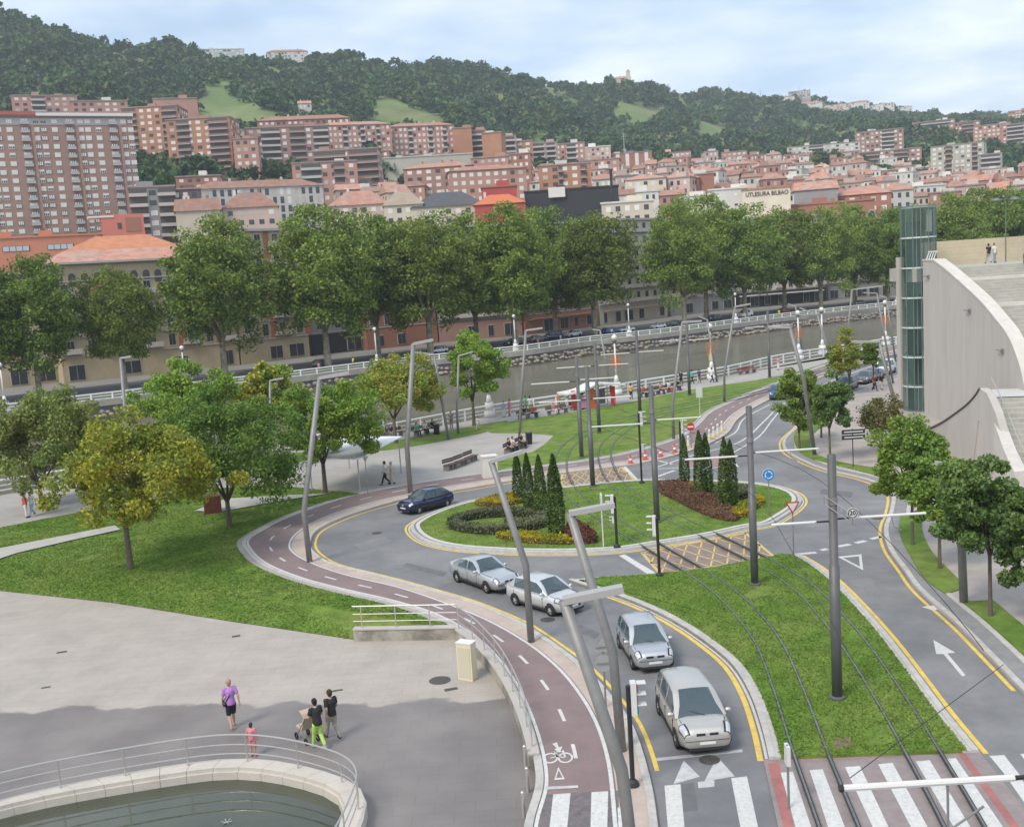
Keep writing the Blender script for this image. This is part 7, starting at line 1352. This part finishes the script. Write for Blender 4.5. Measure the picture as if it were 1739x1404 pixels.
def figure(pose):
    if pose in FIG: return FIG[pose]
    p = POSES[pose]; h = p['hip']; ln = p['lean']; up = lambda z: V((ln * z * 1.6, 0, h + z)); pel, wst, cht, nk, hd = up(0), up(.18), up(.42), up(.55), up(.71); hd.x += .015
    sL, sR = up(.49) + V((0, .175, 0)), up(.49) + V((0, -.175, 0)); hL, hR = pel + V((0, .09, -.02)), pel + V((0, -.09, -.02))
    kL, aL = V(p['L'][0]), V(p['L'][1]); kR, aR = V(p['R'][0]), V(p['R'][1]); eL, wL = V(p['aL'][0]), V(p['aL'][1]); eR, wR = V(p['aR'][0]), V(p['aR'][1])
    # skin
    b = MB(); b.ball(hd, .105, 14, 0, (.95, .78, 1.18)); b.ball(hd + V((.03, 0, -.07)), .07, 10, 0, (1, .85, .8)); b.tube([nk - V((0, 0, .06)), hd - V((0, 0, .05))], .055, 10); b.ball(hd + V((.105, 0, -.015)), .018, 8, 0, (1.1, .8, 1.4))
    for s in (-1, 1): b.ball(hd + V((-.005, s * .083, -.01)), .024, 8, 0, (.8, .5, 1.3))
    b.tube([pel - V((0, 0, .05)), wst, cht, nk], [.13, .12, .14, .06], 12)
    for sh, e, w_, sgn in ((sL, eL, wL, 1), (sR, eR, wR, -1)):
        b.tube([cht + V((0, .1 * sgn, .04)), sh, e, w_], [.07, .056, .042, .03], 10); d = (w_ - e).normalized(); q = V((0, sgn, 0)); q = (q - d * q.dot(d)).normalized(); f_ = d.cross(q)
        pc_ = w_ + d * .05; b.tube([w_, w_ + d * .085], [.031, .038], 8); palm = w_ + d * .085
        for k, (o_, l_) in enumerate(((-.030, .065), (-.010, .078), (.010, .072), (.030, .055))):
            r0 = palm + f_ * o_; b.tube([r0 - d * .02, r0 + d * l_ * .5, r0 + d * l_ * .92 - q * .02], [.0125, .0115, .0095], 6)
        b.tube([w_ + d * .03 - f_ * .03, w_ + d * .065 - f_ * .062, w_ + d * .105 - f_ * .07], [.014, .013, .010], 6)
    for hh, k_, a_ in ((hL, kL, aL), (hR, kR, aR)): b.tube([hh, k_, a_ + (k_ - a_) * .55, a_, a_ + V((0, 0, -.03))], [.085, .056, .055, .036, .036], 10); b.tube([a_ - V((.02, 0, .04)), a_ + V((.12, 0, -.05))], [.035, .028], 8)
    body = remeshed(b, .0135, .22, 3)
    # shirt
    b = MB(); b.tube([pel + V((0, 0, -.06)), pel + V((0, 0, .05)), wst, cht, up(.5), nk - V((0, 0, .02))], [.165, .165, .15, .175, .12, .068], 14)
    for sh, e, w_, sgn in ((sL, eL, wL, 1), (sR, eR, wR, -1)): b.ball(sh, .082, 10); b.tube([cht + V((0, .09 * sgn, .05)), sh, sh.lerp(e, .72)], [.09, .08, .068], 10)
    shirt = remeshed(b, .02, .4, 3)
    def legs(upto, r1, r2):
        b = MB(); b.tube([pel + V((0, 0, .10)), pel, pel + V((0, 0, -.08))], [.145, .16, .14], 12)
        for hh, k_, a_ in ((hL, kL, aL), (hR, kR, aR)):
            end = a_ + (k_ - a_) * (1 - upto) if upto > 0 else k_; pts_ = [hh, hh.lerp(k_, .5), k_, end] if upto > 0 else [hh, hh.lerp(k_, .5), hh.lerp(k_, 1.02)]
            b.tube(pts_, [.105, .095, r1, r2] if upto > 0 else [.105, .1, .09], 10)
        return remeshed(b, .02, .4, 3)
    tr = legs(.93, .072, .062); sh_ = legs(0, 0, 0)
    b = MB(); b.ball(hd + V((-.022, 0, .03)), .112, 14, 0, (.98, .86, 1.02)); b.ball(hd + V((-.05, 0, -.03)), .085, 10, 0, (.8, 1, 1.1)); hair = b
    # keep the face clear
    hb = bmesh.new(); hb.from_mesh(hair.mesh('hair', None, True)); gone = [v for v in hb.verts if v.co.x > hd.x + .045 and v.co.z < hd.z + .075]; bmesh.ops.delete(hb, geom=gone, context='VERTS'); hm = bpy.data.meshes.new('hair'); hb.to_mesh(hm); hb.free(); hm.materials.clear(); hm.materials.append(None)
    b = MB()
    for a_, k_ in ((aL, kL), (aR, kR)): b.ball(a_ + V((.055, 0, -.045)), .05, 10, 0, (2.5, .95, .9))
    sho = b.mesh('shoes', None, True)
    b = MB()
    for s in (-1, 1): b.ball(hd + V((.092, s * .034, .012)), .011, 6)
    eyes = b.mesh('eyes', mat('eye_dark', (.03, .02, .02), .4)); lips = MB().ball(hd + V((.096, 0, -.062)), .016, 6, 0, (.5, 1.4, .4)).mesh('mouth', mat('lips', (.35, .12, .1), .6))
    FIG[pose] = dict(body=body, shirt=shirt, trousers=tr, shorts=sh_, hair=hm, shoes=sho, eyes=eyes, mouth=lips); return FIG[pose]
CM2 = {}
def cloth(c, r=.85): return mat('cloth_%d_%d_%d' % tuple(int(q * 200) for q in c), c, r)
SKIN = mat('skin', (.50, .30, .21), .6); 
WHT, BLK, BEI, NVY, PNK, TRQ, GRN, RED, LIM, PUR, GRY, KHA, YEL, LBL = (.68, .68, .66), (.02, .02, .022), (.50, .44, .36), (.03, .05, .16), (.6, .22, .25), (.08, .42, .36), (.10, .42, .16), (.5, .07, .05), (.42, .62, .12), (.42, .20, .52), (.2, .2, .21), (.34, .31, .26), (.75, .75, .05), (.3, .42, .55)
HB, HD_, HG = (.05, .03, .02), (.015, .012, .012), (.45, .43, .40)
def person(label, px, py, z, yaw, pose, top, bot, hair=HD_, s=1.0, legs='trousers', shoes=BLK, group=None, at=None):
    f = figure(pose); p = at if at is not None else G(px, py, z); t = thing('person', label, 'person', p, yaw, group); t.scale = (s, s, s)
    for nm, key, c in (('body', 'body', None), ('shirt', 'shirt', top), (legs, legs, bot), ('hair', 'hair', hair), ('shoes', 'shoes', shoes)):
        o = put(nm, f[key], t); o.material_slots[0].link = 'OBJECT'; o.material_slots[0].material = SKIN if c is None else cloth(c)
    if py > 780: put('eyes', f['eyes'], t); put('mouth', f['mouth'], t)
    return t
# yaw 0 faces +X; PI/2 faces away from the camera
m1 = person('person in purple shirt and black shorts with a shoulder bag walking off', 396, 1236, -.35, R(118), 'walk2', PUR, BLK, (.40, .26, .2), 1.02, 'shorts', (.35, .25, .18))
MB().ball((.02, .22, .93), .12, 10, 0, (1.2, .45, .85)).build('bag', M_BLACK, m1); MB().tube([(.10, -.12, 1.46), (.16, .02, 1.25), (.1, .2, 1.0)], .02, 6).build('bag_strap', M_BLACK, m1); MB().tube([(-.02, -.12, 1.46), (-.15, .04, 1.25), (-.06, .2, 1.0)], .02, 6).build('bag_strap', M_BLACK, m1)
w1 = person('person in black top and lime trousers pushing a buggy', 543, 1271, -.35, R(128), 'push', BLK, LIM, HD_, .98, shoes=(.4, .4, .38))
person('person in black top and pale trousers walking beside the buggy', 567, 1255, -.35, R(130), 'walk', BLK, KHA, HB, 1.0)
person('child in pink standing behind the pond railing', 431, 1284, -.35, R(80), 'stand', PNK, PNK, HB, .66, 'shorts', (.55, .1, .12))
# buggy
p = G(522, 1256, -.35); t = thing('baby_buggy', 'grey and beige baby buggy in front of the lime trousers', 'buggy', p, R(128)); M_BUG = mat('buggy_cloth', (.5, .40, .30), .9)
MB().tube([(-.45, .2, 1.0), (.05, .2, .45), (.35, .2, .12)], .018, 6).tube([(-.45, -.2, 1.0), (.05, -.2, .45), (.35, -.2, .12)], .018, 6).tube([(-.35, .2, .12), (.1, .2, .6)], .018, 6).tube([(-.35, -.2, .12), (.1, -.2, .6)], .018, 6).tube([(-.45, -.2, 1.0), (-.45, .2, 1.0)], .02, 6).build('frame', M_GALV, t)
MB().add([(-.25, -.2, .95), (-.25, .2, .95), (.0, .2, .45), (.0, -.2, .45), (.35, .2, .5), (.35, -.2, .5), (-.3, -.2, .92), (-.3, .2, .92), (-.05, .2, .40), (-.05, -.2, .40), (.35, .2, .44), (.35, -.2, .44)], [(0, 1, 2, 3), (3, 2, 4, 5), (6, 9, 8, 7), (9, 11, 10, 8), (0, 3, 9, 6), (3, 5, 11, 9), (1, 7, 8, 2), (2, 8, 10, 4), (4, 10, 11, 5), (0, 6, 7, 1)]).build('seat', M_BUG, t)
b = MB(); arc = [(-.28 + .30 * (1 - math.cos(a)), .86 + .24 * math.sin(a)) for a in np.linspace(.1, 1.5, 6)]; b.add([(x, s * .22, z) for s in (-1, 1) for x, z in arc], [(i, i + 1, 7 + i, 6 + i) for i in range(5)]); b.build('hood', M_BUG, t)
for x in (-.35, .35):
    for s in (-.22, .22):
        q = MB(); n_ = 14; q.add([(x + r_ * math.cos(2 * PI * k / n_), s + y_, .12 + r_ * math.sin(2 * PI * k / n_)) for r_, y_ in ((.07, -.02), (.12, -.02), (.12, .02), (.07, .02)) for k in range(n_)], [(i * n_ + k, i * n_ + (k + 1) % n_, (i + 1) * n_ + (k + 1) % n_, (i + 1) * n_ + k) for i in range(3) for k in range(n_)]); q.build('wheel', M_TYRE, t)
person('person in white shirt and black trousers crossing the plaza', 656, 823, .1, R(178), 'walk', WHT, BLK, HB); person('person in beige clothes crossing the plaza beside the white shirt', 667, 822, .1, R(178), 'walk2', BEI, BEI, HG, .96)
# promenade walkers and sitters: distance tells them by colour
pr_ang = math.atan2((NB[10] - NB[5]).y, (NB[10] - NB[5]).x)
for i, (x, y, yaw, pose, top, bot, hair, s, lab) in enumerate((
 (866, 706, 0, 'stand', PNK, PNK, HD_, 1, 'person in pink standing by the near river railing'), (856, 708, 0, 'stand', LBL, WHT, HB, .95, 'person in pale blue beside the pink one at the railing'), (893, 700, 1, 'walk', GRN, GRY, HB, 1, 'person in green walking behind the riverside benches'), (901, 702, 1, 'stand', WHT, (.35, .45, .1), HB, 1.05, 'tall person in white standing by the riverside benches'), (950, 694, 0, 'walk2', (.55, .14, .08), RED, HB, 1, 'person in orange red left of the kiosk'), (963, 690, 0, 'stand', GRN, WHT, HD_, .95, 'person in green right beside the kiosk'), (1175, 652, 1, 'walk', TRQ, BLK, HD_, 1, 'person in turquoise walking on the promenade'), (1188, 651, 1, 'walk2', NVY, GRY, HD_, 1, 'person in dark blue walking on the promenade'), (1209, 650, 1, 'walk', WHT, NVY, HB, 1.05, 'person in white and navy walking by the notice lamp'), (1157, 655, 0, 'stand', BLK, BLK, HD_, 1, 'person in black leaning at the railing near the walkers'), (812, 731, 0, 'walk', WHT, BEI, HB, .8, 'child in white standing under the riverside tree'), (767, 728, 0, 'stand', GRY, GRY, HD_, 1, 'person in grey by the railing behind the leaning lamp'), (654, 742, 0, 'stand', LBL, NVY, HB, 1, 'person in blue at the railing behind the yellow-green maple'), (1072, 678, 1, 'stand', (.6, .35, .1), BLK, HB, 1, 'person in ochre standing right of the kiosk'), (45, 879, 1, 'stand', RED, WHT, HB, 1, 'person in red on the promenade at the far left'), (56, 876, 0, 'walk', WHT, LBL, HD_, 1, 'person in white beside the one in red at far left'), (1322, 628, 0, 'stand', PNK, WHT, HB, 1, 'person in pink at the railing beyond the red bench'), (988, 689, 1, 'stand', BLK, BLK, HD_, 1, 'person in black inside the kiosk'))):
    person(lab, x, y, .1, pr_ang + (PI if yaw == 0 else 0) + (.4 if i % 2 else -.3), pose, top, bot, hair, s, 'trousers', BLK, 'people on the promenade')
def on_bench(lab, x, y, top, bot, yaw, hair=HD_): person(lab, x, y, .1, yaw, 'sit', top, bot, hair, 1, 'trousers', BLK, 'people sitting on benches')
for x, y, top, bot, lab in ((708, 741, TRQ, BLK, 'person in turquoise sitting on the second promenade bench'), (722, 738, WHT, BLK, 'person in white sitting on the second promenade bench'), (735, 735, BLK, BLK, 'person in black sitting at the end of the second promenade bench'), (664, 744, NVY, GRY, 'person in navy sitting on the leftmost promenade bench'), (890, 711, BLK, GRY, 'person in black sitting on the third promenade bench'), (905, 709, RED, BLK, 'person in red sitting on the third promenade bench'), (940, 704, PNK, WHT, 'person in pink sitting on the fourth promenade bench'), (1092, 675, RED, BLK, 'person in red sitting right of the kiosk'), (1105, 672, BLK, GRY, 'person in black sitting right of the kiosk'), (1122, 669, PNK, BLK, 'person in pink sitting near the tram sign'), (1136, 666, WHT, RED, 'person in white sitting near the tram sign'), (1150, 663, BLK, NVY, 'person in dark clothes at the last busy bench')): on_bench(lab, x, y, top, bot, pr_ang - PI / 2)
for x, y, top, lab in ((864, 771, BLK, 'person in black sitting left behind the cypresses'), (871, 768, WHT, 'person in white sitting behind the cypresses'), (884, 761, BLK, 'person in dark shirt sitting at the right bench behind the cypresses')): on_bench(lab, x, y, top, BLK, pr_ang - PI / 2 + .3)
person('person in dark red walking on the right pavement near the parked cars', 1485, 664, .1, R(-70), 'walk', (.2, .04, .04), BLK); person('person in black walking on the right pavement near the parked cars', 1497, 662, .1, R(-70), 'walk2', BLK, BEI)
dk = lambda x, y: G(x, y, 12.9)
person('person in black top and pale trousers on the ramp deck', 1679, 448, 12.9, R(100), 'walk', BLK, (.4, .42, .45), HB, 1.0, at=dk(1679, 447.5)); person('person in white on the ramp deck beside the handrail', 1690, 444, 12.9, R(-60), 'stand', WHT, LBL, HB, 1.0, at=dk(1689, 446.5))
for i, (x, off, top, bot, lab) in enumerate(((588, 7, YEL, NVY, 'person in a yellow vest on the far bank'), (529, 5, PNK, GRY, 'person in pink on the far bank left of the yellow vest'), (945, 6, WHT, WHT, 'person in white on the far bank before the parked cars'), (1033, 9, WHT, BLK, 'person in white and black on the far bank, middle'), (1262, 6, WHT, LBL, 'person in white on the far bank grass right of centre'), (1320, 5, YEL, GRY, 'person in yellow on the far bank behind the grey lamp'), (906, 5, RED, GRY, 'person in red on the far bank left of the white one'))):
    q = far_off(x, off); person(lab, 0, 0, 0, pr_ang, 'walk' if i % 2 else 'walk2', top, bot, HD_, 1, 'trousers', BLK, 'people on the far bank', at=q)
